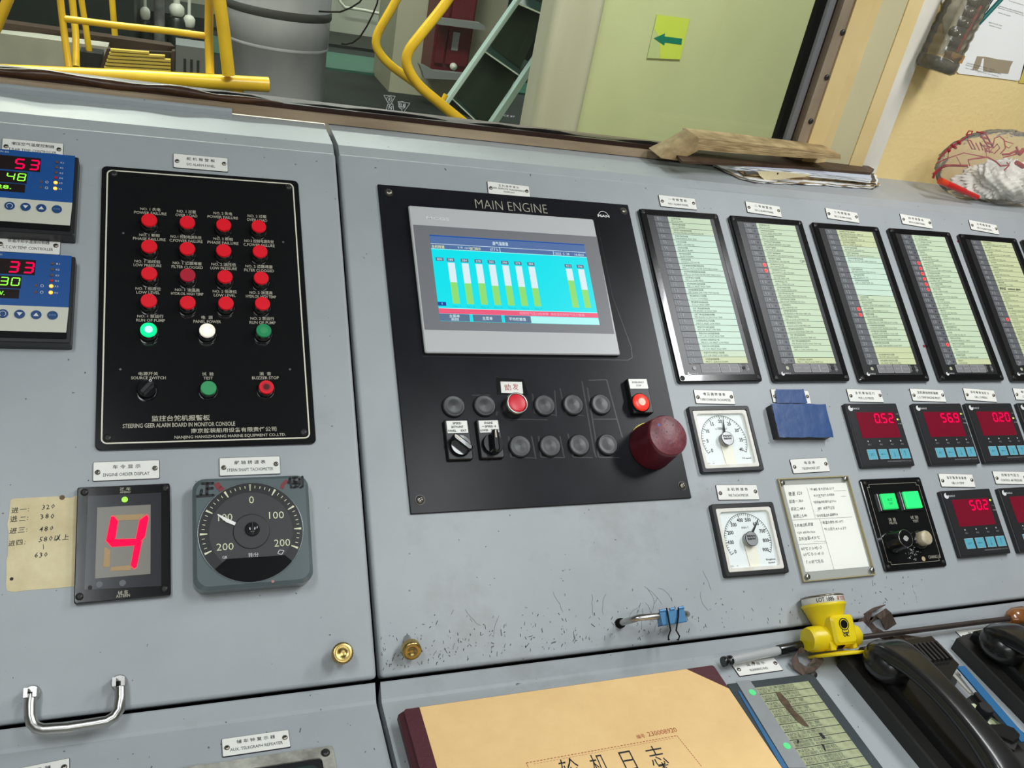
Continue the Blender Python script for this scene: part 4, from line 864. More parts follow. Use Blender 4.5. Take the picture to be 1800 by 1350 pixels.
# ================================================================ alarm lists
RW_=[[('主机停车报警','M/E SHUTDOWN'),('增压器转速高报警','T/C OVERSPEED'),('主机电子调速器故障报警','M/E ELECTRONIC GOVERNOR FAILURE'),('主轴承温度高报警','MAIN BEARING HIGH TEMP'),('安全系统故障','SAFETY SYS FAILURE'),('主机综合报警','M/E GROUP ALARM'),('齿轮箱综合报警','GB GROUP ALARM'),('控制系统故障','CONTROL SYS FAILURE'),('主机滑油自清滤器压差高报警','M/E L.O. AUTO FILTER DIFF PRESS HIGH'),('主机滑油双联滤器压差高报警','M/E L.O. DUPLEX FILTER DIFF PRESS HIGH'),('主机滑油压力低报警','M/E L.O. LOW PRESS'),('主机滑油进机温度高报警','M/E L.O. INLET HIGH TEMP'),('主机曲轴箱高温报警','M/E CRANKCASE OVER TEMP FAILURE'),('增压器滑油压力低报警','T/C L.O. LOW PRESS'),('增压器滑油温度高报警','T/C L.O. HIGH TEMP'),('主机飞溅油温度高报警','M/E SPLASH OIL HIGH TEMP'),('主机飞溅油温度偏差高报警','M/E SPLASH OIL DEV HIGH TEMP'),('主机燃油进机压力低报警','M/E F.O. INLET LOW PRESS'),('高温冷却水进机温度低','H.T.C.W. INLET LOW TEMP'),('高温冷却水出机温度高报警','H.T.C.W. OUTLET HIGH TEMP'),('主机淡水冷却进机压力低','M/E H.T.C.W. INLET LOW PRESS'),('低温冷却水进机温度高','L.T.C.W. INLET HIGH TEMP'),('低温冷却水进机压力低报警','L.T.C.W. INLET LOW PRESS'),('主机燃油泄漏报警','M/E F.O. LEAKAGE ALARM')],
 [('主机燃油压力低','M/E F.O. LOW'),('主机燃油进机温度高','M/E F.O. INLET HIGH TEMP'),('主机燃油泄漏报警','M/E F.O. LEAKAGE'),('主机增压空气进机温度高','M/E CHARGE AIR INLET HIGH TEMP'),('主机排气温度高','M/E EXHAUST GAS HIGH'),('主机排气温度偏差高','M/E EXHAUST GAS DEVIATION HIGH'),('增压器排气温度高','M/E EXHAUST GAS FAILURE'),('主机起动空气压力低','M/E STARTING AIR LOW'),('主机控制空气压力低','M/E CONTROL AIR LOW PRESS'),('主机滑油柜液位低','M/E SUMP TANK LOW'),('齿轮箱滑油压力低','G/B L.O. PRESSURE LOW'),('主机盘车机啮合报警','M/E TURNING IN ENGAGED'),('主机冷却水进口压力低','M/E C.W. INLET PRESSURE FAILURE'),('主机冷却水出口温度高','M/E OUTLET TEMPERATURE HIGH'),('主机超速停车','M/E OVERSPEED SHD'),('主机轴承温度高停车','M/E BEARING OVER HIGH TEMP SHD'),('主机滑油压力低停车','M/E L.O. LOW LOW PRESS SHD'),('增压器滑油压力低停车','T/C L.O. LOW LOW PRESS SHD'),('增压器滑油温度高停车','T/C L.O. HIGH HIGH TEMP SHD'),('主机飞溅油温度高停车','M/E SPLASH OIL HIGH TEMP SHD'),('主机飞溅油温度偏差高停车','M/E SPLASH OIL DEV HIGH TEMP SHD'),('齿轮箱滑油压力低停车','G/B L.O. LOW LOW PRESS SHD'),None,('主机燃油进口高温停车','M/E F.O. INLET HIGH TEMP SLD')],
 [('主机增压空气进口温度高','M/E CHARGE AIR INLET TEMP SLD'),('高温冷却水出口温度高减速','H.T.C.W. OUTLET HIGH TEMP SLD'),('主机滑油进口温度高','M/E L.O. INLET HIGH SLD'),('主机排气温度高减速','M/E EXHAUST GAS HIGH SLD'),('主机排气偏差高减速','M/E EXHAUST GAS DEVIATION HIGH SLD'),('主机滑油滤器压差高减速','M/E L.O. FILTER DIFF PRESS HIGH SLD'),None,('主轴承温度高减速','M/E MAIN BEARING PRESSURE SLD'),('飞溅油温度高减速','M/E SPLASH OIL SLD'),('齿轮箱滑油温度高减速','G/B L.O. HIGH TEMP SLD'),None,None,('主机遥控故障','REMOTE CTRL FAIL'),('舵机左舷泵故障','STEERING GEAR PUMP RUNNING A.T.LOW'),('舵机右舷泵故障','STEERING GEAR RUNNING A.T.LOW'),('艉轴滑油报警','STERN TUBE RED'),('尾轴密封油柜液位低报警','STERN SEAL OIL TANK BRIDGE OF CLOSED'),('中间轴前轴承温度高报警','C/S FRONT SHAFT BEARING HIGH TEMP'),('中间轴后轴承温度高报警','C/S REAR SHAFT BEARING HIGH TEMP'),('艉轴前轴承温度高报警','C/S SHAFT FRONT BEARING HIGH TEMP'),('艉轴后轴承温度高报警','C/S SHAFT REAR BEARING HIGH TEMP'),None,('主机滑油循环柜低位报警','M/E SUMP TANK LOW ALARM'),('高低温膨胀水箱低液位报警','H/L EXPAN TANK LOW LEVEL')],
 [('NO.1 发电机 主开关','NO.1 GEN ABNORMAL'),('NO.2 发电机 主开关','NO.2 GEN ABNORMAL'),('应急发电机故障','E/G COMMON FAILURE'),('岸电供电','E/G SHORE'),('主配电板 绝缘低','MSB GROUND FAULT ALARM'),('应急配电板绝缘低','EMERGENCY S/B INSULATION'),('主机遥控系统综合报警','M/E REMOTE CTL SYSTEM COMMON ALARM'),('主机安保系统综合报警','M/E SAFETY SYSTEM COMMON ALARM'),('主机燃油供油单元报警','F.O. SUPPLY UNIT COMMON ALARM'),('燃油分油机综合报警','F.O. PURIFIER COMMON ALARM'),('锅炉综合报警','BOILER COMMON ALARM'),('火警系统故障','FIRE DETECTION SYSTEM ABNORMAL'),('主空压机故障','AIR COMP ABNORMAL'),('NO.1 空压机','NO.1 AIR COMP ABNORMAL'),('辅空压机','AUX AIR COMP ABNORMAL'),('舵机电源','STEERING POWER FAILURE'),('航行灯','NAV LIGHT OUT'),('机舱监测报警系统','MONITOR STOP FAIL'),('逆变器','220V POWER FAILURE OFF'),('机舱灭火系统释放','E/R ALARM FIRE BULK CHECK'),('机舱污水井高位报警','BILGE ALARM TANK HIGH FAILURE'),('冷却水','COOLING SYSTEM LOW'),('滑油柜低位报警','L.O. WATER FAIL COMMON ALARM'),('控制空气','LOW FAILURE')],
 [('燃油日用柜低位','F.O. SERVICE TANK LOW LEVEL ALARM'),('燃油沉淀柜','F.O. SETTLING TANK LOW'),('轻油日用柜','D.O. SERVICE TANK LOW LEVEL ALARM'),('燃油溢流柜','F.O. OVERFLOW TANK HIGH'),('滑油泄放柜','L.O. DRAIN TANK HIGH LEVEL ALARM'),('污油柜高位','SLUDGE TANK HIGH LEVEL ALARM'),('舱底水柜','BILGE TANK HIGH LEVEL'),('膨胀水箱','EXPANSION TANK LOW LEVEL ALARM'),('艉管滑油柜','STERN TUBE L.O. TANK'),'DUTY',('锅炉水位低','BOILER WATER LEVEL LOW'),('给水柜低位','FEED WATER TANK LOW'),('热井','HOT WELL LOW LEVEL'),('燃油泄漏','F.O. LEAKAGE TANK HIGH'),('污水井左前','BILGE WELL PORT FWD'),('污水井右前','BILGE WELL STBD FWD'),('污水井左后','BILGE WELL PORT AFT'),('污水井右后','BILGE WELL STBD AFT'),('轴隧污水井','SHAFT TUNNEL BILGE'),('首侧推舱','BOW THRUSTER ROOM BILGE'),('锚链舱','CHAIN LOCKER BILGE HIGH'),('测深仪','LOG ROOM BILGE'),('生活污水','SEWAGE TANK HIGH'),('灰水柜','GREY WATER TANK HIGH')]]
APQ=[[(1123.5,366.5),(1263.5,376),(1340,668),(1195,671)],[(1282,377.5),(1411.5,385.5),(1495,669.5),(1361,671)],[(1427.5,389.5),(1544.4,398),(1635.5,669),(1513.5,671)],[(1561,398.5),(1671,406),(1767,669),(1655,671)],[(1685.5,409.5),(1786,418),(1893,672),(1785,672)]]
RED_={1:(8,9),2:(15,16),3:(6,7,8,9,10,11,21),4:(16,)}
ORD=('first','second','third','fourth','fifth','sixth')
HB=.007
cx0=[PAN.rect(q,HB) for q in APQ]; AW=sum(c[2] for c in cx0[:4])/4; AH=sum(c[3] for c in cx0[:4])/4
m1=PAN.at(cx0[0][0],cx0[0][1],cx0[0][4]); L1=Loc(m1,1110,330,3.649); zf=HB-.0005
ntl=L1(145,183,zf); gtl=L1(235,188,zf); gtr=L1(503,201,zf); nbl=L1(366,1126,zf); gbl=L1(457,1131,zf); gbr=L1(744,1128,zf)
xn=(ntl[0]+nbl[0])/2; xg=(gtl[0]+gbl[0])/2; xr=(gtr[0]+gbr[0])/2; yt=(ntl[1]+gtr[1])/2; yb=(gbl[1]+gbr[1]+nbl[1])/3; rh=(yt-yb)/24
body=MB(); body.ring(0,0,AW,AH,.0045,AW-.021,AH-.021,.001,0,HB,BLACK,.0018); body=body.mesh('frame')
face=MB(); face.rr(0,0,AW-.0205,AH-.0205,.001,.001,zf,CHAR); face.add([(xn,yb,zf+.0002),(xg,yb,zf+.0002),(xg,yt,zf+.0002),(xn,yt,zf+.0002)],[(0,1,2,3)],TABGREY)
for i in range(25): face.add([(xn,yt-rh*i-.0003,zf+.0004),(xr,yt-rh*i-.0003,zf+.0004),(xr,yt-rh*i+.0003,zf+.0004),(xn,yt-rh*i+.0003,zf+.0004)],[(0,1,2,3)],INK)
face=face.mesh('face_glass'); face2=face.copy(); face2.materials[0]=BLACKM
strips=[MB().add([(0,.0003,0),(xr-xg,.0003,0),(xr-xg,rh-.0003,0),(0,rh-.0003,0),(0,.0003,.0003),(xr-xg,.0003,.0003),(xr-xg,rh-.0003,.0003),(0,rh-.0003,.0003)],[(4,5,6,7),(0,1,5,4),(1,2,6,5),(2,3,7,6),(3,0,4,7)],m_).mesh('label_strip') for m_ in (PALE,PALEY,PALEB)]
key=MB(); kw,kh=.0150,.0125; key.rr(0,0,kw,kh,.0008,0,.0003,KEYLINE); key.rr(0,0,kw-.0012,kh-.0012,.0006,.0003,.0004,KEYGREY); key.text('TEST',0,0,.009,.002,.0006,KEYLINE); key=key.mesh('membrane_key')
led=MB(); led.disc(0,0,.0031,0,LEDHALO,18); led.disc(0,0,.0022,.0001,LEDRED,18); led.disc(.0003,.0003,.0009,.0002,SEGGLOW,10); led=led.mesh('indicator_light')
ledo=MB().disc(0,0,.0017,0,M('led_dark',(.05,.05,.055),.4),12).mesh('indicator_light')
buz=MB(); buz.disc(0,0,.0024,.0001,INK,14)
for r_ in (.0045,.0062,.0078): buz.arc(0,0,r_,R(-50),R(50),.0004,0,KEYLINE,10); buz.arc(0,0,r_,R(130),R(230),.0004,0,KEYLINE,10)
buz=buz.mesh('buzzer_hole')
hole=MB(); hole.lathe(0,0,[(.0036,0),(.0034,.0006),(.0026,.0007)],BLACK,16,capt=False); hole.disc(0,0,.0028,.0002,INK,14); hole=hole.mesh('screw_hole')
DESC=('no red light','red lights at rows 8 and 9','red lights at rows 15 and 16','seven red lights','cut by the photo edge','a sliver at the photo edge')
RW_.append(RW_[0])
for k in range(6):
    c=cx0[min(k,4)]; 
    if k>=4: 
        q0=PAN.pt(1685.5,409.5,HB) if k==4 else PAN.pt(1796.5,420,HB); c=(q0[0]+AW/2,q0[1]-AH/2,0,0,0)
    T=thing('alarm_list_panel','black alarm list with green labels, %s from left, %s'%(ORD[k],DESC[k]),'alarm panel',PAN.at(c[0],c[1],c[4]),'alarm list panels along the top of the right console')
    put('frame',body,T); put('face_glass',face if k<2 else face2,T)
    let=MB(); zz=zf+.0006
    for i in range(24):
        y0=yt-rh*(i+1); r_=RW_[k][i]
        si=0
        if k==0: si=2 if 3<=i<22 else 0
        if k==2 and (i<3 or i>20): si=1
        if k==2 and 4<i<12: si=2
        if k==4: si=1
        if i==23: si=1
        put('label_strip',strips[si],T,(xg,y0,zf+.0002))
        let.text('%02d'%(i+1),xn+.0075,y0+rh*.52,.0062,.0050,zz,M('tab_ink',(.42,.43,.45),.5))
        if k in RED_ and i+1 in RED_[k]: put('indicator_light',led,T,(xg-.0058,y0+rh/2,zf+.0006),label='lit red alarm light')
        elif k in (1,3): put('indicator_light',ledo,T,(xg-.0058,y0+rh/2,zf+.0004))
        if r_=='DUTY': let.text('BNWAS',xg+.010,y0+rh*.5,.014,.0055,zz,INK,bold=.03,shear=.2); let.text('common alarm',xg+.036,y0+rh*.5,.030,.0045,zz,INK,bold=.03,shear=.2)
        elif r_:
            wz=min(len(r_[0])*.0028,.044); we=min(len(r_[1])*.00162,xr-xg-.006); x0_=xg+.0045
            let.text(r_[0],x0_,y0+rh*.68,wz,.0031,zz,INKG,al='L',res=1); let.text(r_[1],x0_,y0+rh*.26,we,.0025,zz,INKG,al='L',res=1)
    if k==1: let.text('CJB',xr-.0065,yt-rh*6.55,.009,.0052,zz,INK,bold=0,shear=.2)
    x_=-AW/2+.018; p=L1(403,1158,zf)
    let.text('运行',p[0]-.001,p[1]+.0075,.006,.003,zz,KEYLINE)
    d=MB().disc(0,0,.0028,0,M('run_lamp',(.45,.48,.33),.4) if k else M('run_lamp_grey',(.3,.3,.3),.4),14); o=d.build('indicator_light',T); o.location=(p[0],p[1],zz)
    for zx in (477,535,600,660):
        q=L1(zx,1158,zf); put('membrane_key',key,T,(q[0],q[1],zf+.0002))
    q=L1(720,1156,zf); put('buzzer_hole',buz,T,(q[0],q[1],zz))
    q=L1(370,1196,zf); let.disc(q[0],q[1],.0030,zz,WHITEINK,14); let.disc(q[0]+.0014,q[1]+.0017,.0016,zz+.0001,CHAR,10); let.text('CHANG LE',q[0]+.0085,q[1]+.0005,.0105,.0022,zz,WHITEINK,shear=.3); let.text('24L',AW/2-.020,-AH/2+.018,.005,.002,zz,KEYLINE)
    let.build('lettering',T)
    for sx_ in (-1,1):
        for sy_ in (-1,1): put('screw_hole',hole,T,(sx_*(AW/2-.0058),sy_*(AH/2-.0058),HB))
# ---------------------------------------------------------------- two white tachometers
def tach(q,L0,label,nums,unit,cap,angs,needle,small):
    x,y,w,h,a=PAN.rect(q,.007); T=thing('white_tachometer',label,'tachometer',PAN.at(x,y,a)); H=.007
    b=MB(); b.ring(0,0,w,h,.003,w-.011,h-.011,.001,0,H,BLACKM,.001); b.rr(0,0,w-.010,h-.010,.001,0,.001,DIALW); b.build('frame',T)
    b=MB(); b.ring(0,0,w-.0112,h-.0112,.003,w-.0205,h-.0205,.005,.001,H-.0008,BEZW,.0006,z2=-.004); b.build('inner_bezel',T)
    b=MB(); ww,hh=w-.0205,h-.0205; b.rr(0,0,ww,hh,.003,.001,.0016,DIALW); b.add([(-.008,-hh/2+.001,.0017),(.010,-hh/2+.001,.0017),(.010,-.002,.0017),(-.008,-.002,.0017)],[(0,1,2,3)],DIALC); b.build('dial',T)
    cx,cy=.000,-.001; r=.0345; z=.0018; b=MB(); b.arc(cx,cy,r,R(210),R(-30),.0006,z,INK,60)
    n=len(nums)-1
    for i in range(n*5+1):
        t_=R(210-240*i/(n*5)); L_=.0048 if i%5==0 else .0028; b.line(cx+r*math.cos(t_),cy+r*math.sin(t_),cx+(r-L_)*math.cos(t_),cy+(r-L_)*math.sin(t_),.0006 if i%5 else .0009,z,INK)
    for i,t in enumerate(nums):
        t_=R(210-240*i/n); b.text(t,cx+(r-.0082)*math.cos(t_),cy+(r-.0078)*math.sin(t_),None,.0050,z,INK,bold=.02)
    b.text(unit,cx-.001,cy+.0165,.018 if len(unit)>6 else .010,.0036,z,INK)
    b.text(cap[0],ww/2-.010,-hh/2+.0085,.014,.0026,z,INK,bold=.02)
    if len(cap)>1: b.text(cap[1],ww/2-.010,-hh/2+.0045,.010,.0024,z,INK,bold=.02)
    b.text('FSC  -  N',-ww/2+.009,-hh/2+.0035,.010,.0015,z,INK); b.line(cx-.006,-hh/2+.001,cx-.008,cy-.006,.0004,z,INK)
    b.build('lettering',T)
    t_=R(90-needle); b=MB(); nx,ny=-math.sin(t_),math.cos(t_)
    b.add([(cx+nx*.0022,cy+ny*.0022,.0035),(cx+.018*math.cos(t_)+nx*.0013,cy+.018*math.sin(t_)+ny*.0013,.0035),(cx+.034*math.cos(t_),cy+.034*math.sin(t_),.0035),(cx+.018*math.cos(t_)-nx*.0013,cy+.018*math.sin(t_)-ny*.0013,.0035),(cx-nx*.0022,cy-ny*.0022,.0035)],[(0,4,3,2,1)],INK); b.build('needle',T)
    b=MB(); b.lathe(cx,cy,[(.0088,.001),(.0088,.0085),(.0080,.0095)],CLEAR,28); b.lathe(cx,cy,[(.0090,.009),(.0096,.0095),(.0090,.0100)],BLACK,32,capt=False); b.disc(cx,cy,.0092,.0097,M('dial_cap_grey',(.42,.43,.44),.25,.3),28)
    b.text('MAN',cx,cy+.0035,.0125,.0027,.0099,INK,bold=.04); b.text('B&W',cx,cy-.0002,.0125,.0027,.0099,INK,bold=.04); b.build('centre_cap',T)
    b=MB(); b.rr(0,0,ww+.004,hh+.004,.002,.0055,.0058,CLEAR); b.build('cover_glass',T)
    return T
tach([(1209,714),(1316.6,713),(1344,826),(1236,832)],None,'upper white turbocharger tachometer with its needle near 22','0 5 10 15 20 25 30 35 40'.split(),'x 1000min-1',('T/C.speed',),None,9,0)
tach([(1248,886),(1360,882),(1388,1007),(1278,1014)],None,'lower white engine tachometer with its needle just past 600','0 100 200 300 400 500 600 700 800 900'.split(),'min-1',('Engine','speed'),None,40,0)
# ---------------------------------------------------------------- meter hidden under blue tape
q=[(1357,711.5),(1450,711),(1464,766),(1369,769)]; x,y,w,h,a=PAN.rect(q,.013)
T=thing('taped_meter','low black meter covered with blue tape','meter',PAN.at(x,y,a)); b=MB(); b.rr(-.001,0,w-.001,h,.001,0,.0125,BLACKM); b.build('housing',T)
b=MB(); n_=14; vs=[];fs=[]; rd=random.Random(2)
for j in range(7):
    for i in range(n_): vs.append((-w/2+w*i/(n_-1)+(rd.uniform(-.0008,.0008) if i in(0,n_-1) else 0)+(.002*(j/6)if i==n_-1 else 0),-h/2-.001+(h+.002)*j/6+(rd.uniform(-.0006,.0006) if j in (0,6) else 0),.0130+rd.uniform(0,.0005)))
for j in range(6):
    for i in range(n_-1): k_=j*n_+i; fs.append((k_,k_+1,k_+n_+1,k_+n_))
b.add(vs,fs,TAPE,True); b.build('tape_cover',T,label='blue tape')
ln=Loc(npm.matrix_basis,1190,670,3.649); P=ln.pts([(636,143),(832,143),(826,120),(806,52),(790,56),(630,56),(628,70)],.002)
b=MB(); b.poly(P,.0034,.0038,TAPE); o=b.build('tape_strip'); o.matrix_world=npm.matrix_basis.copy(); tag(o,'short strip of blue tape stuck across the nameplate of the taped meter','tape')
# ---------------------------------------------------------------- telephone list under acrylic
x,y,w,h,a=PAN.rect([(1366,841.5),(1491,836),(1538,1011),(1413,1023.5)],.003)
T=thing('telephone_list','white handwritten list under a clear acrylic cover held by four screws','list',PAN.at(x,y,a)); LT=Loc(T.matrix_basis,1340,810,6.135)
b=MB(); b.rr(0,0,w,h,.001,.0,.0009,M('backing_grey',(.40,.41,.40),.5)); b.build('backing',T)
b=MB(); b.poly(LT.pts([(465,1200),(1150,1140),(900,236),(225,266)],.001),.0009,.0013,PAPERW); b.build('sheet',T)
b=MB(); b.ring(0,0,w,h,.001,w-.0030,h-.0030,.0006,.0009,.0045,M('acrylic_edge',(.42,.36,.20),.3),.0003,z2=.0009); b.build('acrylic_edge',T,label='yellowed acrylic edge')
b=MB(); b.rr(0,0,w-.003,h-.003,.001,.0040,.0043,CLEAR); b.build('acrylic_cover',T)
for zx,zy in ((218,235),(898,192),(1185,1175),(490,1248)):
    p=LT(zx,zy,.0045); screw(T,p[0],p[1],.0044,.0036,STEEL)
b=MB(); z=.0015
sc=.0052
for t_,zx,zy,k_ in (('微速 320',285,375,1),('前进一:380',293,455,.86),('前进二:480',312,535,.86),('前进三:580',335,615,.86),('主机增压机转速',350,712,.8),('<24 x1000r/min',380,790,.72),('主机排温<420℃',395,858,.82),('40℃ F.O→D.O',425,968,.85),('60℃ D.O→F.O',448,1030,.85),('F.O:115℃左右',478,1110,.85),
    ('*升增压 蒸汽压力15-25个',515,322,.68),(' 时,升蒸汽压力,没可到关',550,388,.62),('*机动操作时蒸汽压力<10',550,460,.66),(' 结时 关蒸汽正压',588,528,.72),('*没可低温出水温期传关',578,605,.66),('*高温冷却水:85-91℃',642,682,.74),('*F.O压力:4.0-6.5个',670,755,.80)):
    p=LT(zx,zy,z); b.hand(t_,p[0],p[1],sc*k_,z,INK,0,.9)
for P in ([(480,285),(572,620)],[(325,640),(970,605)],[(618,625),(775,1175)],[(388,903),(700,885)],[(770,325),(905,322)],[(600,395),(640,395)],[(850,383),(900,383)],[(590,540),(620,540)],[(555,870),(690,868)]): b.pline(LT.pts(P,z),.0003,z,INK)
b.build('handwriting',T)
# ---------------------------------------------------------------- buzzer box
x,y,w,h,a=PAN.rect([(1512,843),(1618,837.5),(1665.5,995),(1557.5,1004.5)],.004)
T=thing('buzzer_panel','small black panel with two lit green square buttons above a black and a white knob','control panel',PAN.at(x,y,a)); LQ=Loc(T.matrix_basis,1470,670,3.97); H=.004
b=MB(); b.rr(0,0,w,h,.003,0,H,BLACK,.001); b.build('plate',T)
b=MB(); z=H+.0003; c_=[(w/2-.008),(h/2-.008)]; k_=.004; P=[]
for sx_,sy_ in ((-1,-1),(1,-1),(1,1),(-1,1)):
    pts=[(sx_*(c_[0]-k_),sy_*c_[1]),(sx_*(c_[0]-k_),sy_*(c_[1]-k_)),(sx_*c_[0],sy_*(c_[1]-k_))]
    P+= pts if sx_*sy_<0 else pts[::-1]
b.pline(P,.0004,z,SILVERINK,True); b.build('border_line',T)
for sx_ in (-1,1):
    for sy_ in (-1,1): screw(T,sx_*(w/2-.006),sy_*(h/2-.006),H,.0027,DSCREW)
for q_,em,lab_ in (([(310,787),(412,778),(440,886),(345,897)],.42,'lit green mute button'),([(468,770),(575,765),(607,880),(505,888)],.65,'brighter lit green test button')):
    hz=.011; P=[LQ(*p_,hz) for p_ in q_]; w2=(math.dist(P[0],P[1])+math.dist(P[2],P[3]))/2; h2=(math.dist(P[0],P[3])+math.dist(P[1],P[2]))/2; mx=sum(p[0] for p in P)/4; my=sum(p[1] for p in P)/4
    m=MB(); m.rr(0,0,w2+.006,h2+.004,.001,0,.003,BLACK,.0005); m.rr(0,0,w2,h2,.001,.003,hz-H,M('green_button_%d'%(em*100),(.02,.6,.16),.35,emit=em,ecol=(.02,.9,.18)),.0012)
    if em<.5: m.text('BUZ',0,.002,.008,.003,hz-H+.0002,M('green_dark_ink',(.01,.2,.05),.5)); m.text('OFF',0,-.0035,.006,.003,hz-H+.0002,M('green_dark_ink',(.01,.2,.05),.5))
    o=m.build('push_button',T,label=lab_); o.location=(mx,my,H)
p=LQ(484,1097,H+.024); m=MB(); m.lathe(0,0,[(.0150,0),(.0150,.004),(.0125,.005),(.0120,.023),(.0112,.024)],BLACK,30); m.lathe(0,0,[(.0114,.0238),(.0119,.0243),(.0112,.0246)],STEEL,30,capt=False); 
m.add([(.004*math.cos(i)*random.uniform(.6,1.3),.004*math.sin(i)*random.uniform(.6,1.3),.0243) for i in (0,.8,1.6,2.4,3.2,4,4.8,5.5)],[tuple(range(8))],M('worn_patch',(.4,.4,.38),.6)); put('rotary_knob',m.mesh('rotary_knob'),T,(p[0],p[1],H),label='black knob with chrome ring')
p=LQ(634,1090,H+.018); m=MB(); m.lathe(0,0,[(.0125,0),(.0125,.007),(.0105,.008)],BLACK,28); m.lathe(0,0,[(.0098,.008),(.0098,.017),(.0085,.0182),(0,.0185)],M('cream_button',(.66,.58,.44),.4,noise=(90,.3,(.4,.33,.2))),28); put('push_button',m.mesh('push_button'),T,(p[0],p[1],H),label='worn cream push button')
b=MB()
for t_,zx,zy,wz,hz in (('消 音',390,966,52,26),('MUTE',398,990,52,16),('试 验',545,950,56,24),('TEST',555,976,42,18),('CHANG LE',685,1225,84,22)): LQ.text(b,t_,zx,zy,wz,hz,H+.0003,SILVERINK)
p=LQ(608,1240,H); b.disc(p[0],p[1],.0032,H+.0003,M('gold_mark',(.5,.4,.25),.5),12)
rd=random.Random(5)
for i in range(40):
    zx=rd.gauss(525,24); zy=rd.gauss(1200,30); p=LQ(zx,zy,H); b.line(p[0],p[1],p[0]+rd.uniform(-.002,.003),p[1]+rd.uniform(-.0015,.0015),rd.uniform(.0002,.0006),H+.0003,WHITEINK)
b.build('lettering',T)
# ---------------------------------------------------------------- digital meters
def meter(tl,val,label,leds=(1,),MW=.0955,MH=.0950,hz=.0072):
    x,y=PAN.pt(*tl,hz); a=R(-.3); T=thing('digital_meter',label,'meter',PAN.at(x+MW/2,y-MH/2,a),'black digital meters of the right console'); X=lambda u:-MW/2+u*MW; Y=lambda v:MH/2-v*MH
    b=MB(); b.rr(0,0,MW,MH,.0015,0,hz,BLACKM,.0008); b.rr(0,0,MW-.004,MH-.004,.001,hz,hz+.0003,M('meter_face',(.022,.022,.025),.35)); b.build('housing',T)
    z=hz+.0005; b=MB(); b.add([(X(.155),Y(.555),z),(X(.885),Y(.555),z),(X(.885),Y(.145),z),(X(.155),Y(.145),z)],[(0,1,2,3)],REDWIN); b.build('display_window',T)
    b=MB(); n=len(val.replace('.','')); dw,gap=.0098,.30; tot=n*dw*(1+gap); x0=X(.875)-tot; dg=val.split('.')
    b.seg7(val.replace('.',''),x0,Y(.325),dw,.0150,z+.0003,SEGR,gap,.2,.08)
    k_=len(dg[0]); b.disc(x0+k_*dw*(1+gap)-dw*gap*.55,Y(.325)+.0008,.0010,z+.0003,SEGR,8); b.build('digits',T,label='lit red digits %s'%val)
    for i in range(2):
        o=put('indicator_light',MB().disc(0,0,.0014 if i in leds else .0010,0,LEDYEL if i in leds else LEDOFF,10).mesh('indicator_light'),T,(X(.925),Y(.18+.085*i),z))
    b=MB(); b.text('R',X(.955),Y(.18),.0015,.002,z,KEYLINE); b.text('A',X(.955),Y(.265),.0015,.002,z,KEYLINE); b.text('H-REL',X(.955),Y(.335),.007,.0016,z,KEYLINE)
    b.disc(X(.085),Y(.080),.0042,z,WHITEINK,16); b.disc(X(.105),Y(.055),.0022,z+.0001,M('meter_face',(.022,.022,.025)),10); b.text('CHANG LE',X(.185),Y(.085),.0125,.0026,z,WHITEINK,shear=.3)
    for i,u in enumerate((.245,.465,.675,.87)): b.disc(X(u-.01),Y(.605),.0012,z,KEYLINE,8); b.text('AL%d'%(i+1),X(u),Y(.655),.0050,.0024,z,M('meter_print',(.32,.32,.33),.5))
    b.text('WUXI CHANGLE ELECTRIC CO.,LTD',X(.72),Y(.925),.044,.0020,z,M('meter_print',(.32,.32,.33),.5)); b.build('lettering',T)
    for i,u in enumerate((.245,.455,.665,.87)):
        m=MB(); m.rr(0,0,.0160,.0145,.0004,0,.0004,CYANLINE); m.rr(0,0,.0150,.0135,.0004,.0004,.0006,CYANKEY)
        if i: 
            ink=M('cyan_key_ink',(.06,.27,.37),.5)
            if i==1: m.line(-.004,0,.004,0,.0008,.0008,ink); m.add([(-.005,0,.0008),(-.002,-.0015,.0008),(-.002,.0015,.0008)],[(0,1,2)],ink)
            else: m.line(0,-.003,0,.003,.0008,.0008,ink); s_=1 if i==3 else -1; m.add([(0,s_*.005,.0008),(-.0015,s_*.002,.0008),(.0015,s_*.002,.0008)],[(0,1,2)],ink)
        else: m.text('SET',0,0,.007,.003,.0008,M('cyan_key_ink',(.06,.27,.37),.5))
        o=m.build('membrane_key',T); o.location=(X(u),Y(.81),z-.0002)
    return T
meter((1484,709.5),'0.52','black digital meter showing 0.52 in red, left end of the upper row')
meter((1603.5,709.5),'56.9','black digital meter showing 56.9 in red, second in the upper row',(0,))
meter((1696.7,709),'0.20','black digital meter showing 0.20 in red, third in the upper row')
meter((1788,708.5),'0.18','black digital meter cut by the right edge of the photo in the upper row')
meter((1652.6,863.5),'50.2','black digital meter showing 50.2 in red, in the lower row',(0,))
meter((1754.6,858.5),'0.62','black digital meter half cut by the right edge in the lower row')

# ================================================================ fittings of the front panels
def on(P,px,py,h): x,y=P.pt(px,py,h); return P.M@Vector((x,y,h))
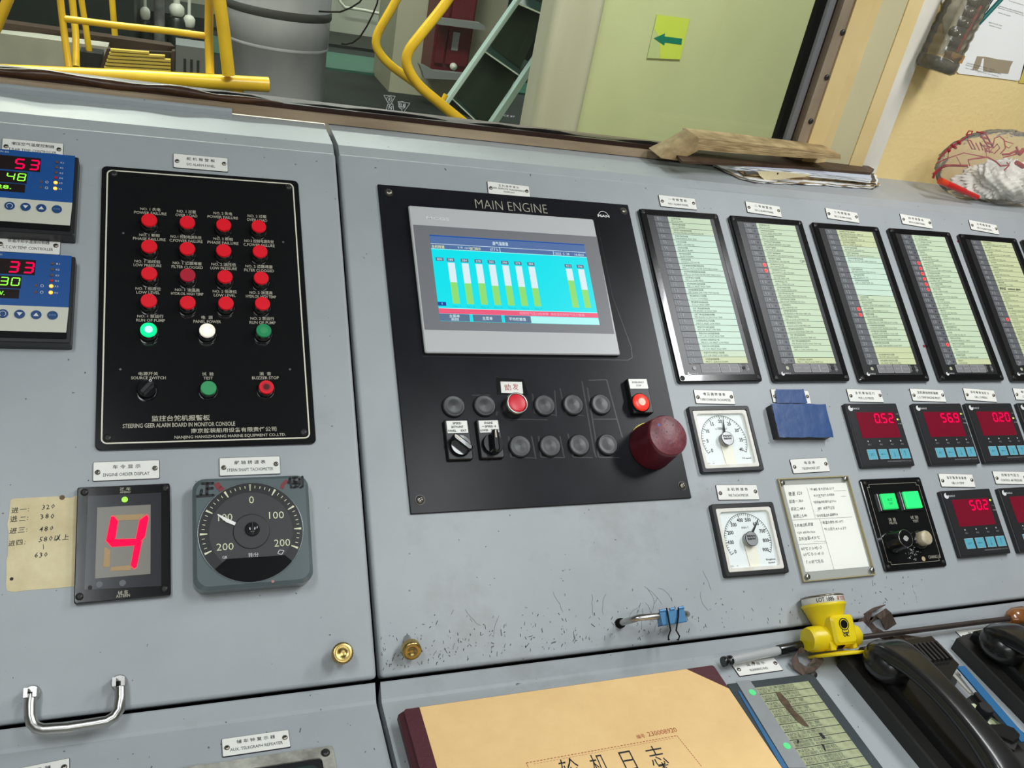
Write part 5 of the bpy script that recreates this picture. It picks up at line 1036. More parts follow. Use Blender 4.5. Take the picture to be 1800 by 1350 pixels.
# left drop handle
p0=PAN.pt(66,1222,.006); p1=PAN.pt(213,1199,.006)
T=thing('drop_handle','stainless steel drop handle hanging at the lower left of the left panel','handle',PAN.at((p0[0]+p1[0])/2,(p0[1]+p1[1])/2)); L=Loc(T.matrix_basis)
b=MB(); hz=.014; path=[(55,1222,.012),(53,1238,.014),(53,1258,.015),(56,1271,.015),(64,1279,.015),(76,1282,.015),(120,1279,.015),(165,1272,.015),(188,1268,.015),(201,1260,.015),(209,1248,.015),(212,1228,.014),(212,1208,.012)]
P=[]; 
for x_,y_,h_ in path: q=L(x_,y_,h_); P.append((q[0],q[1],h_))
b.tube(P,.0050,STEEL,16); b.build('bar',T)
for x_,y_ in ((62,1219),(214,1200)):
    q=L(x_,y_,0); m=MB(); m.lathe(0,0,[(.0072,0),(.0072,.004),(.0062,.0065)],STEEL,20); m.box(-.0052,-.0020,-.004,.004,.004,.018,STEEL); m.box(.0020,.0052,-.004,.004,.004,.018,STEEL); m.box(-.002,.002,-.004,.001,.004,.009,INK); o=m.build('bracket',T); o.location=(q[0]-.002,q[1],0)
# right handle standing out + blue binder clip
p0=PAN.pt(1089,1096,0); hz=.035; pr=PAN.pt(1214,1078,hz)
T=thing('bar_handle','short worn steel bar handle at the bottom of the right panel','handle',PAN.at(p0[0],p0[1])); L=Loc(T.matrix_basis); xr_=pr[0]-p0[0]; yr_=pr[1]-p0[1]
b=MB(); P=[(0,0,0),(0,0,.020),(.002,.0,.030),(.008,.001,hz),(xr_-.008,yr_*.9,hz),(xr_-.002,yr_,.030),(xr_,yr_,.020),(xr_,yr_,0)]; b.tube(P,.0037,STEEL,14); b.build('bar',T)
for x_,y_ in ((0,0),(xr_,yr_)): o=MB().lathe(0,0,[(.0058,0),(.0056,.005),(.0046,.006)],RUBBER,16).build('collar',T); o.location=(x_,y_,0)
cq=PAN.pt(1182,1081,hz); T=thing('binder_clip','blue binder clip with black wire arms clipped on the right bar handle','clip',PAN.at(cq[0],cq[1],R(2),hz)); L=Loc(T.matrix_basis,1060,1020,3.913)
b=MB(); x0_,x1_=L(398,240,.006)[0],L(570,240,.006)[0]; yt_=L(480,205,.006)[1]; yb_=L(480,300,.006)[1]
b.box(x0_,x1_,yb_,yt_,.0045,.0052,CLIPB); b.box(x0_,x1_,yb_,yb_+.0008,-.006,.0052,CLIPB); b.add([(x0_,yb_,-.006),(x1_,yb_,-.006),(x1_,yt_,-.0025),(x0_,yt_,-.0025)],[(0,1,2,3)],CLIPB)
b.add([(x0_,yb_,-.006),(x0_,yb_,.0045),(x0_,yt_,.0045),(x0_,yt_,-.0025)],[(0,1,2,3)],CLIPB)
b.build('clip_body',T)
w3_=(x1_-x0_)
for a_,c_ in ((0,.24),(.42,.60),(.78,1)):
    m=MB(); xs,xe_=x0_+a_*w3_,x0_+c_*w3_; m.tube([(xs,yt_+.0012,.0050),(xe_,yt_+.0012,.0050)],.0017,CLIPB,12); m.build('curl',T)
for k,(xs,xb,xe_) in enumerate(((440,462,447),(522,500,515))):
    a_=L(xs,190+0*k,.007); bq=L(xs+(8 if k==0 else -4),250,.0075); c_=L(xb,345,.0075); d_=L(xe_-(0 if k==0 else -8),385,.007); e_=L(xe_,412,.0065); f_=L(xe_+(6 if k==0 else -10),408,.006)
    MB().tube([(a_[0],a_[1],.006),(bq[0],bq[1],.0075),(c_[0],c_[1],.0085),(d_[0],d_[1],.008),(e_[0],e_[1],.0075),(f_[0],f_[1],.007)],.0009,RUBBER,8).build('wire_arm',T)
# brass captive knobs
def brass(base,head,hz,r,label):
    A=on(PAN,*base,0); B_=on(PAN,*head,hz); zax=(B_-A).normalized(); xax=Vector((1,0,0)); xax=(xax-zax*xax.dot(zax)).normalized(); yax=zax.cross(xax); l=(B_-A).length
    Mx=Matrix(((xax.x,yax.x,zax.x,A.x),(xax.y,yax.y,zax.y,A.y),(xax.z,yax.z,zax.z,A.z),(0,0,0,1)))
    T=thing('thumb_knob',label,'knob',Mx)
    MB().lathe(0,0,[(r*.42,-.002),(r*.42,l-.009)],STEEL,20).build('collar',T,label='steel collar')
    m=MB(); m.lathe(0,0,[(r*.5,l-.010),(r*.95,l-.0095),(r,l-.0085),(r,l-.002)],BRASS,48,smooth=False,capt=False,rfun=lambda a,z:1+.03*(int(a/(2*math.pi)*48+.5)%2))
    m.lathe(0,0,[(r,l-.002),(r*.95,l-.0006),(r*.85,l),(r*.35,l-.0007),(r*.3,l-.0012),(.0001,l-.0010)],BRASS,48,capt=False); m.build('knurled_head',T)
brass((597,1152),(603,1147.5),.024,.0104,'round brass thumb knob at the lower right corner of the left panel')
brass((716,1124),(724.5,1146),.022,.0100,'tilted brass thumb knob at the lower left corner of the right panel')
for i,(x_,y_,lab_) in enumerate(((1684,424.6,'small dark red dot between the fourth and fifth alarm list'),(1624,608.5,'small dark red dot between the third and fourth alarm list'))):
    q=PAN.pt(x_,y_); o=MB().cyl(0,0,.0024,0,.0004,M('dark_red_dot',(.25,.02,.04),.5),seg=14).build('dot_sticker'); o.matrix_world=PAN.at(*q); tag(o,lab_,'sticker')

# ================================================================ things on the desk
# logbook
HB_=.024; a=DESK.pt(1254,1169,HB_); b0=DESK.pt(737,1243,HB_); s0=DESK.pt(697,1249,HB_*.7)
ang=math.atan2(a[1]-b0[1],a[0]-b0[0]); T=thing('logbook','large logbook in tan kraft paper cover with maroon spine lying on the desk','book',DESK.at(a[0],a[1],ang)); L=Loc(T.matrix_basis)
x_l=L(737,1243,HB_)[0]; x_s=L(697,1249,HB_*.7)[0]; D=-.27
MB().rr((x_s+0)/2+.004,D/2,-x_s-.012,-D,.004,0,.0022,MAROON).build('back_cover',T)
MB().rr((x_s+0)/2+.003,D/2-.0,-x_s-.016,-D-.008,.001,.0022,HB_-.0022,streaks('page_edges',(.55,.48,.36),(.72,.66,.52),80,(.02,.02,3),.8)).build('page_block',T)
b=MB(); b.rr((x_l-.016)/2,D/2,-(x_l-.016),-D,.003,HB_-.0022,HB_,MAROON); b.build('front_cover',T)
b=MB(); n_=9; vs=[]; 
prof_=[(x_l-.014,HB_),(x_s+.010,HB_-.0006),(x_s+.004,HB_-.0035),(x_s+.0005,HB_*.72),(x_s,HB_*.45),(x_s+.002,.004),(x_s+.006,0),(x_s+.012,0),(x_s+.012,HB_-.003),(x_l-.014,HB_-.0025)]
vs=[(x_,y_,z_) for y_ in (0,D) for x_,z_ in prof_]; n_=len(prof_); b.add(vs,[(i,(i+1)%n_,n_+(i+1)%n_,n_+i) for i in range(n_)]+[tuple(range(n_))[::-1],tuple(range(n_,2*n_))],MAROON); b.build('spine',T)
k1=L(1206,1176,HB_); k2=L(1281,1211,HB_)
b=MB(); b.poly([(x_l,D),(x_l,-.0006),(k1[0],-.0006),(-.0006,k2[1]),(-.0006,D)],HB_,HB_+.0005,KRAFT); b.build('paper_cover',T,label='tan kraft paper cover')
b=MB(); z=HB_+.0007; L6=Loc(T.matrix_basis,1050,1130,4)
def big(t,px,py,wz,hz_,m_=INK,bold=.0,rot=0): p=L(px,py,z); b.text(t,p[0],p[1],wz,hz_,z,m_,rot=rot,bold=bold)
p=L(1117,1297,z); sx_=L(1135,1296,z); 
big('编号:',1127,1294,.0105,.0050,ORNG); big('230008920',1164,1286.5,.034,.0055,ORNG)
big('轮',1003,1352,.019,.024,bold=-.005); big('机',1054,1344,.017,.024,bold=-.005); big('日',1105,1338,.013,.023,bold=-.005); big('志',1154,1328,.018,.023,bold=-.005)
big('木',1168,1349,.012,.012)
def dash(A,B_,n,w_=.0007):
    A=L(*A,z); B_=L(*B_,z)
    for i in range(n):
        t0,t1=i/n,(i+.62)/n; b.line(A[0]+(B_[0]-A[0])*t0,A[1]+(B_[1]-A[1])*t0,A[0]+(B_[0]-A[0])*t1,A[1]+(B_[1]-A[1])*t1,w_,z,ORNG)
dash((925,1341),(1190,1293),46); dash((1190,1293),(1234,1348),16); dash((925,1341),(930,1352),4); dash((938,1343),(1186,1297),46,.0003)
b.build('lettering',T)
# running indicator panel
x,y,w,h,ang=DESK.rect([(1277,1201),(1429,1183),(1567,1350),(1397,1350)],.006)
TLp=DESK.pt(1429,1183,.006); PW=.128; PH=.30; ang=R(-1.5)
T=thing('running_indicator','dark blue-grey running indicator panel with pale lettered strips and a tape band','indicator panel',DESK.at(TLp[0],TLp[1],ang)); L=Loc(T.matrix_basis,1050,1130,4); H=.006
xl_=L(905,285,H)[0]
b=MB(); b.rr(xl_/2,-PH/2,-xl_,PH,.003,0,H,M('indicator_frame',(.035,.05,.06),.45,noise=(30,.3)),.001); b.build('panel_frame',T)
z=H+.0002; e0=L(1112,318,z); e1=L(1468,266,z); e2=L(1800,690,z); e3=L(1475,880,z); x0_=(e0[0]+e3[0])/2-.001; x1_=(e1[0]+e2[0])/2; yt_=(e0[1]+e1[1])/2; 
r0=L(1150,355,z)[1]; rh_=(L(1155,360,z)[1]-L(1440,800,z)[1])/8
b=MB(); words=['NO.1 主滑油泵运行 L.O.P. RUNNING','NO.2 主滑油泵运行 L.O. PUMP','NO.1 海水泵 RUNNING','NO.2 海水泵 S.W.P','主空压机运行 RUNNING','NO.1 淡水泵 PUMP','NO.2 淡水泵运行 COOLING','燃油供给泵 RUNNING','NO.1 分油机 RUNNING','NO.2 分油机运行','舱底泵 BILGE PUMP RUNNING','消防泵 FIRE PUMP','锅炉 BOILER','冷却泵 RUNNING','压载泵 BALLAST','风机 FAN RUNNING']
sm=[MB().box(0,x1_-x0_,.0005,rh_-.0005,0,.0006,m_).mesh('label_strip') for m_ in (M('old_green_strip',(.50,.55,.33),.5,noise=(60,.35,(.30,.31,.17))),)]
for i in range(16):
    y_=yt_-rh_*(i+1)
    if y_<-PH+.02: break
    put('label_strip',sm[0],T,(x0_,y_,H)); b.text(words[i][:words[i].find(' ',6) if ' ' in words[i][6:] else None],x0_+.003,y_+rh_*.68,min(.05,x1_-x0_-.01),.0040,H+.0008,INKG,al='L'); b.text(words[i].upper()[-14:],x0_+.003,y_+rh_*.28,.050,.0034,H+.0008,INKG,al='L')
b.build('lettering',T)
b=MB(); P=L.pts([(975,272),(1070,262),(1112,320),(1475,880),(1345,880)],H+.0004); b.poly(P,H,H+.0008,M('grey_tape',(.30,.32,.33),.45,noise=(30,.15),bump=(50,.4))); b.build('tape_band',T,label='grey tape band')
b=MB(); P=L.pts([(985,335),(1005,345),(1340,880),(1300,880)],H+.0004); b.poly(P,H,H+.0006,BLUEP); b.build('blue_strip',T,label='blue strip')
for zx,zy in ((1090,348),(1333,725)):
    q=L(zx,zy,H+.001); o=MB().cyl(0,0,.0042,0,.0008,GLOWG,seg=16).build('indicator_light',T,label='round green light'); o.location=(q[0],q[1],H+.0006)
# dried leaf-like stain and chips on the strips
P=L.pts([(1255,340),(1290,345),(1340,400),(1385,470),(1440,520),(1490,583),(1455,580),(1400,540),(1340,470),(1285,400)],H+.002)
b=MB(); b.poly(P,H+.0008,H+.0012,M('dry_brown_flake',(.16,.11,.06),.8,noise=(80,.5,(.06,.035,.02)),bump=(90,.5))); b.build('brown_flake',T,label='dry brown flake')
b=MB()
for P in ([(1555,632),(1575,632),(1605,668),(1590,676)],[(1405,682),(1420,688),(1415,708),(1404,700)],[(1575,710),(1592,715),(1608,760),(1595,750)]): b.poly(L.pts(P,H+.001),H+.0008,H+.0013,INK)
b.build('black_chips',T,kind='stuff')
put('screw',MB().lathe(0,0,[(.006,0),(.0055,.002),(.003,.0035)],DSCREW,16).mesh('screw'),T,(L(1515,212,H)[0],L(1515,212,H)[1],H-.002))
# telegraph repeater at the bottom left
q=DESK.pt(585,1309,.005); T=thing('telegraph_repeater','dark window of a telegraph repeater in a worn pale frame, cut by the bottom edge','display',DESK.at(q[0],q[1],R(0))); H=.005
L=Loc(T.matrix_basis,340,1260,6); xl_=L(0,512,H)[0]-.012
b=MB(); b.ring(xl_/2,-.06,-xl_,.12,.003,-xl_-.024,.096,.004,0,H,M('worn_frame',(.55,.54,.47),.4,noise=(30,.3,(.20,.19,.17))),.0008,cx2=xl_/2,cy2=-.06); b.build('frame',T)
b=MB(); b.rr(xl_/2,-.06,-xl_-.014,.106,.004,0,.0035,BLACKM); b.rr(xl_/2,-.062,-xl_-.034,.088,.006,.0035,.0040,M('dark_green_glass',(.03,.05,.045),.25)); b.build('window',T)
screw(T,-.008,-.008,H,.0042,DSCREW); screw(T,xl_+.008,-.008,H,.0042,DSCREW)
# clear tube with black cap
A=on(DESK,1283,1161,.012); B_=on(DESK,1400,1137,.012)
def axis_frame(A,B_):
    z=(B_-A).normalized(); x=Vector((0,0,1)); x=(x-z*x.dot(z)).normalized(); y=z.cross(x); return Matrix(((x.x,y.x,z.x,A.x),(x.y,y.y,z.y,A.y),(x.z,y.z,z.z,A.z),(0,0,0,1))),(B_-A).length
Mx,l=axis_frame(A,B_); T=thing('tube_lamp','slim clear plastic tube with black ends lying behind the desk nameplate','tube',Mx)
MB().lathe(0,0,[(.0052,0),(.0052,l*.72)],M('frosted_tube',(.46,.47,.47),.2,coat=.5),18,capb=True).build('tube',T)
b=MB(); b.lathe(0,0,[(.0058,-.010),(.0062,-.009),(.0062,-.006),(.0050,-.005),(.0050,-.003),(.0060,-.002),(.0058,.002)],BLACK,18,capb=True); b.build('end_cap',T); MB().lathe(0,0,[(.0062,l*.72),(.0066,l*.74),(.0066,l*1.15)],BLACK,18,capb=True).build('end_cap',T)
# screwdriver
A=on(DESK,1500,1122,.014); B_=on(DESK,1784,1086,.016); Mx,l=axis_frame(A,B_); T=thing('screwdriver','long screwdriver with dark shaft and brown amber handle lying along the desk lip','screwdriver',Mx)
MB().lathe(0,0,[(.0034,0),(.0036,.004),(.0036,l)],M('dark_steel_shaft',(.10,.08,.07),.4,.6,noise=(20,.4)),14,capb=True).build('shaft',T)
b=MB(); b.lathe(0,0,[(.006,l-.012),(.010,l-.008),(.0130,l),(.0135,l+.02),(.0105,l+.03),(.0125,l+.045),(.0125,l+.09)],M('amber_handle',(.16,.04,.02),.2,coat=.4,noise=(20,.4,(.35,.15,.03))),20,capb=True,rfun=lambda a,z:1+.05*math.cos(6*a)); b.build('handle',T)
# elastic strap loops
T=thing('elastic_strap','brown ribbed elastic strap folded in loops beside the yellow headlamp','strap',Matrix.Translation(on(DESK,1560,1110,.0))); I0=T.matrix_basis.inverted()
def sp(px,py,h): return I0@on(DESK,px,py,h)
wv=Vector((.016,.006,0))
MB().ribbon([sp(1546,1066,.030),sp(1524,1078,.024),sp(1518,1092,.014),sp(1530,1106,.006),sp(1552,1118,.003),sp(1575,1128,.003)],Vector((.013,-.004,.008)),.0012,STRAP).build('strap_band',T)
MB().ribbon([sp(1538,1090,.020),sp(1548,1076,.030),sp(1556,1082,.026),sp(1566,1102,.006)],Vector((.018,.004,.006)),.0016,STRAP).build('strap_band',T)
MB().ribbon([sp(1581,1128,.0035),sp(1600,1118,.0035),sp(1624,1137,.004),sp(1645,1150,.006)],Vector((-.030,.010,0)),.0012,STRAP).build('strap_band',T)
# second loop beneath the headlamp
T=thing('headlamp_strap','dark brown strap loop curling under the yellow headlamp','strap',Matrix.Translation(on(DESK,1420,1160,.0))); I0=T.matrix_basis.inverted()
MB().ribbon([sp(1420,1141,.012),sp(1402,1144,.014),sp(1395,1154,.012),sp(1400,1170,.006),sp(1416,1181,.004),sp(1432,1176,.010),sp(1444,1166,.012),sp(1438,1158,.012),sp(1424,1164,.010)],Vector((.010,.006,.004)),.0012,STRAP).build('strap_band',T)

# ================================================================ yellow headlamp
P0=on(DESK,1465,1147,.012); P1=on(PAN,1446,1056,.022)
ya=(P1-P0).normalized(); xa_=Vector((1,0,0)); xa_=(xa_-ya*xa_.dot(ya)).normalized(); za=xa_.cross(ya); HL=(P1-P0).length
Mx=Matrix(((xa_.x,ya.x,za.x,P0.x),(xa_.y,ya.y,za.y,P0.y),(xa_.z,ya.z,za.z,P0.z),(0,0,0,1)))
T=thing('headlamp','yellow miner headlamp standing lens up against the console lip','headlamp',Mx)
TY=Matrix.Rotation(R(-90),4,'X')     # lathe axis -> local y
def mm(): m=MB(); m.T=TY; return m
rL=.0265
m=mm(); m.lathe(0,0,[(.011,HL*.28),(.015,HL*.42),(.020,HL*.62),(.0255,HL*.86),(rL,HL*.88),(rL+.0008,HL*.93),(rL-.001,HL*.94)],YELLOW,40); m.build('reflector_cone',T)
m=mm(); m.lathe(0,0,[(rL-.001,HL*.935),(rL-.0005,HL*.94),(rL-.0012,HL*1.07),(rL-.003,HL*1.085)],M('lens_label_white',(.72,.70,.64),.25,coat=.4),40); m.build('lens_ring',T)
m=mm(); m.lathe(0,0,[(rL-.0009,HL*1.06),(rL,HL*1.08),(rL-.003,HL*1.10),(.001,HL*1.10)],M('lens_bezel_metal',(.25,.22,.17),.25,.7),40); m.build('lens_bezel',T)
# writing round the ring
m=MB(); 
def wrap(t,a0,a1,h_,mt,yc):
    v,f,x0,x1,y0,y1=text_geo(t,.01); vs=[]
    for a_,b_ in v:
        an=R(a0+(a1-a0)*(a_-x0)/(x1-x0)); rr=rL-.0003; vs.append((rr*math.sin(an),yc+(b_-(y0+y1)/2)*h_/(y1-y0),rr*math.cos(an)))
    m.add(vs,f,mt)
wrap('LOT 1885',-55,-8,.0052,INK,HL*1.0); wrap('NO:KL',-5,4,.004,INK,HL*1.0) if 0 else None; wrap('矿灯用品',2,48,.0056,ORNG,HL*1.0); m.build('lettering',T)
m=MB(); m.T=Matrix.Translation((0,0,0)); m.rr(.003,HL*.40,.034,HL*.56,.005,.004,.026,YELLOW,.003); m.build('body_block',T)
m=MB(); z=.0263; m.arc(.0025,HL*.50,.0068,0,6.3,.0012,z,INK,20); m.disc(.0025,HL*.50,.0050,z+.0003,BLACK,18); m.pline([(-.0015,HL*.40),(-.0015,HL*.34),(.007,HL*.34),(.007,HL*.40)],.0009,z,INK); m.text('OK',.0028,HL*.30,.009,.0042,z,INK,bold=.04); m.build('switch_emblem',T)
for sx_ in (-1,1):
    m=MB(); m.T=Matrix.Translation((0.002,HL*.28,.004))@Matrix.Rotation(R(90)*sx_,4,'Y'); rr_=.0155 if sx_<0 else .0145; m.lathe(0,0,[(rr_,.006),(rr_,.034 if sx_<0 else .028),(rr_-.002,.040 if sx_<0 else .034)],YELLOW,14,rfun=lambda a,z:1+.02*math.cos(8*a)); m.build('battery_drum',T)
m=MB(); m.T=Matrix.Translation((.004,-.001,0))@TY; m.lathe(0,0,[(.034,-.0035),(.0355,-.0015),(.0345,0),(.012,.002),(.001,.002)],YELLOW,36,capb=True); m.build('base_plate',T)
MB().rr(-.014,HL*.115,.008,HL*.16,.001,.010,.020,YELLOW,.001).build('hinge_lug',T); MB().rr(.020,HL*.10,.006,HL*.13,.001,.008,.018,YELLOW,.001).build('hinge_lug',T)

# ================================================================ telephones
def phone(px,py,label,BW):
    q=DESK.pt(px,py,0); a=R(0); T=thing('telephone',label,'telephone',DESK.at(q[0],q[1],a))
    m=MB(); m.poly([(0,0),(BW*.15,.004),(BW,.004),(BW,-.055),(.092,-.080),(.092,-.26),(0,-.26)],0,.020,PHT,.002); m.build('base_plate',T)
    m=MB(); m.poly([(.018,-.004),(BW-.006,-.002),(BW-.006,-.050),(.088,-.076),(.088,-.25),(.018,-.25)],.020,.034,PHB,.002); m.build('cradle_body',T)
    m=MB(); m.poly([(.062+.009*math.cos(t_),-.135+.055*math.sin(t_)) for t_ in [i*2*math.pi/24 for i in range(24)]],.034,.040,PHT,.003); m.build('cradle_ridge',T)
    # ribbed hook block
    m=MB(); m.rr(.108,-.030,.044,.030,.002,.020,.036,PHT,.002)
    for i in range(6): m.rr(.091+i*.0066,-.030,.0030,.028,.0004,.036,.040,PHT)
    m.build('ribbed_block',T)
    # handset: arched handle with ear and mouth cups
    m=MB(); X0=.026; pts=[(X0,-.024,.048),(X0+.001,-.036,.060),(X0+.003,-.062,.068),(X0+.004,-.11,.072),(X0+.003,-.16,.071),(X0+.002,-.205,.065),(X0+.001,-.23,.054)]
    n=len(pts); P=[Vector(p) for p in pts]; ring=16; vs=[];fs=[]
    wd=[.022,.026,.019,.0155,.0155,.020,.021]; th_=[.010,.013,.010,.009,.009,.012,.010]
    for i in range(n):
        t=(P[min(i+1,n-1)]-P[max(i-1,0)]).normalized(); u=Vector((1,0,0)); u=(u-t*u.dot(t)).normalized(); v=t.cross(u)
        for k in range(ring):
            c_,s_=math.cos(2*math.pi*k/ring),math.sin(2*math.pi*k/ring); e=.55
            vs.append(tuple(P[i]+u*(wd[i]*math.copysign(abs(c_)**e,c_))+v*(th_[i]*math.copysign(abs(s_)**e,s_))))
    for i in range(n-1):
        for k in range(ring): fs.append((i*ring+k,(i+1)*ring+k,(i+1)*ring+(k+1)%ring,i*ring+(k+1)%ring))
    fs+=[tuple(range(ring))[::-1],tuple(range((n-1)*ring,n*ring))]
    m.add(vs,fs,PHB,True); hs=m.build('handset',T)
    md=hs.modifiers.new('smooth','SUBSURF'); md.levels=md.render_levels=2
    m=MB(); m.lathe(X0,-.040,[(.014,.030),(.024,.031),(.0275,.037),(.0285,.044),(.026,.054),(.018,.061)],PHB,32,capb=True); m.build('ear_cup',hs)
    m=MB(); m.lathe(X0+.001,-.218,[(.014,.030),(.022,.031),(.026,.037),(.026,.046),(.020,.056)],PHB,32,capb=True); m.build('mouth_cup',hs)
    return T
T=phone(1470,1170,'black telephone handset on its cradle, left of the two, behind the headlamp strap',.140)
phone(1671,1140,'black telephone handset on its cradle, cut by the right edge of the photo',.14)
# pale label, peg and hook beside the left telephone
q=DESK.pt(1731,1262,.021); L=Loc(DESK.M)
T=thing('hook_switch_box','black box with a peg, a flat hook and a pale lettered card between the telephones','box',DESK.at(q[0],q[1])); L=Loc(T.matrix_basis)
b=MB(); b.poly(L.pts([(1692,1232),(1716,1214),(1850,1330),(1850,1420),(1790,1420)],.018),0,.018,PHT,.002); b.build('box_body',T)
b=MB(); b.poly(L.pts([(1698,1238),(1713,1236),(1761,1273),(1731,1272)],.019),.018,.0185,PALEY); b.build('card',T,label='pale yellow-green card')
b=MB(); p=L(1742,1262,.019); b.text('BZ 1',p[0],p[1],.012,.004,.0188,INKG,rot=R(-35)); b.build('lettering',T)
p=L(1722,1262,.018); b=MB(); b.lathe(p[0],p[1],[(.0085,.018),(.0085,.034),(.0075,.036)],BLACKM,16,rfun=lambda a,z:1+.04*math.cos(6*a)); b.build('peg',T)
b=MB(); b.poly(L.pts([(1733,1276),(1760,1272),(1782,1280),(1793,1292),(1791,1300),(1782,1304),(1770,1298),(1741,1289)],.034),.030,.035,PHB,.001); b.poly(L.pts([(1745,1288),(1775,1285),(1792,1302),(1785,1318),(1760,1308)],.030),.018,.030,PHT,.001); b.build('hook',T)
b=MB(); b.poly(L.pts([(1664,1162),(1672,1160),(1681,1180),(1712,1220),(1704,1218),(1672,1185)],.020),.018,.0205,WHITEP); b.build('card_edge',T,label='white card edge')
a_=on(DESK,1688,1172,.030); c_=on(DESK,1802,1304,.030); Mx,l=axis_frame(a_,c_)
T=thing('plastic_strip','narrow blue plastic strip leaning between the two telephones','strip',Mx)
b=MB(); b.box(-.001,.001,-.006,.006,0,l,BLUEP); b.build('strip',T)

# ================================================================ papers and ledgers on the shelf
def layer(name,P,h0,dh,mt,label,cat,rag=0,group=None,seed=1,part='sheet'):
    L_=[SHELF.pt(x_,y_,h0+dh) for x_,y_ in P]; cx=sum(p[0] for p in L_)/len(L_); cy=sum(p[1] for p in L_)/len(L_); rd=random.Random(seed)
    T=thing(name,label,cat,SHELF.at(cx,cy,0,h0),group); n=max(1,int(dh/.0013)); 
    for k in range(n):
        m=MB(); pts=[]
        for i in range(len(L_)):
            a,b_=L_[i],L_[(i+1)%len(L_)]; ns=max(1,int(math.dist(a,b_)/.012)) if rag else 1
            for j in range(ns): t_=j/ns; pts.append((a[0]+(b_[0]-a[0])*t_-cx+rd.uniform(-rag,rag),a[1]+(b_[1]-a[1])*t_-cy+rd.uniform(-rag,rag)))
        m.poly(pts,dh*k/n,dh*(k+.8)/n,mt[k%len(mt)] if isinstance(mt,list) else mt); m.build(part,T)
    return T
PBACK=[(1500,262),(1250,262)]
DKP=M('dark_paper',(.10,.085,.07),.8)
layer('paper_pile',[(1257,288),(1300,309),(1330,316),(1430,320),(1533,327),(1546,321),(1532,296),(1250,268)],0,.006,[DKP,PAPERW,PAPERT,PAPERW],'ragged pile of white and dark sheets at the bottom of the shelf stack','papers',.0030,seed=4)
layer('tan_folder',[(1290,287),(1312,304),(1340,305),(1430,310),(1540,319),(1530,290),(1270,266)],.006,.007,[PAPERT,DKP,PAPERT],'curled tan papers in the lower middle of the shelf stack','papers',.0028,seed=5)
cq=WALL(.588)
T=thing('torn_envelope','torn cream envelope hanging over the front of the shelf stack','envelope',Matrix.Translation((cq.pt(1370,308)[0],.588,cq.pt(1370,308)[1]))); L=Loc(Matrix.Translation((cq.pt(1370,308)[0],.588,cq.pt(1370,308)[1]))@Matrix.Rotation(R(90),4,'X'))
b=MB(); P=L.pts([(1331,301),(1372,302),(1422,307),(1424,310),(1398,312),(1372,316),(1344,316),(1336,309)]); b.poly(P,-.0006,0,PAPER); q=L(1367,305); b.disc(q[0],q[1],.0016,.0003,INK,8)
T2=b; T2.v=[(x_,-z_,y_) for x_,y_,z_ in T2.v]; T2.build('sheet',T)
layer('white_papers',[(1282,287),(1296,291),(1400,300),(1532,314),(1526,290),(1300,262)],.013,.0075,[PAPERW,M('paper_blue_white',(.62,.66,.78),.7),PAPERW],'folded sheaf of white printed sheets in the middle of the shelf stack','papers',.0013,seed=6)
T=layer('brown_notebook',[(1200,283),(1245,284),(1300,287),(1400,292),(1531,303),(1537,297),(1500,276),(1180,262)],.0205,.0045,M('brown_cover',(.10,.055,.03),.6,noise=(30,.4)),'dark brown notebook with a rounded end above the white sheaf','notebook',0,part='cover')
q=WALL(.60)
T=thing('tan_ledger','thick tan ledger with a drooping left cover on top of the shelf stack','ledger',Matrix.Translation((q.pt(1350,262)[0],.60,q.pt(1350,262)[1])))
o0=T.matrix_basis.translation
def W3d(px,py,Y): p=WALL(Y).pt(px,py); return Vector((p[0],Y,p[1]))-o0
b=MB(); 
fr=[W3d(1228,264,.60),W3d(1300,270,.60),W3d(1400,277,.60),W3d(1478,281,.60)]; ft=[W3d(1228,242.5,.60),W3d(1300,250,.60),W3d(1400,262,.60),W3d(1478,272,.60)]
bk=Vector((0,.052,.002)); vs=[tuple(p) for p in fr+ft]+[tuple(p+bk) for p in fr+ft]
fs=[]
for i in range(3): fs+=[(i,i+1,4+i+1,4+i),(8+i+1,8+i,12+i,12+i+1),(4+i,5+i,13+i,12+i),(i+1,i,8+i,9+i)]
fs+=[(0,4,12,8),(3,11,15,7)]
b.add(vs,fs,streaks('old_page_edges',(.26,.17,.07),(.55,.40,.20),30,(1,1,14),.8,bump=.5)); b.build('page_block',T)
b=MB(); q4=[W3d(1228,242,.598),W3d(1216,250,.599),W3d(1198,261,.602),W3d(1178,270,.604),W3d(1162,278,.606)]; q5=[W3d(1228,264,.600),W3d(1222,268,.601),W3d(1212,273,.603),W3d(1200,278,.604),W3d(1190,282,.606)]
bk=Vector((0,.045,.003)); vs=[tuple(p) for p in q4+q5]+[tuple(p+bk) for p in q4+q5]; fs=[]
for i in range(4): fs+=[(i,i+1,5+i+1,5+i),(10+i,11+i,i+1,i),(15+i,16+i,11+i,10+i)]
b.add(vs,fs,PAPERT,True); b.build('drooping_cover',T,label='drooping tan cover')

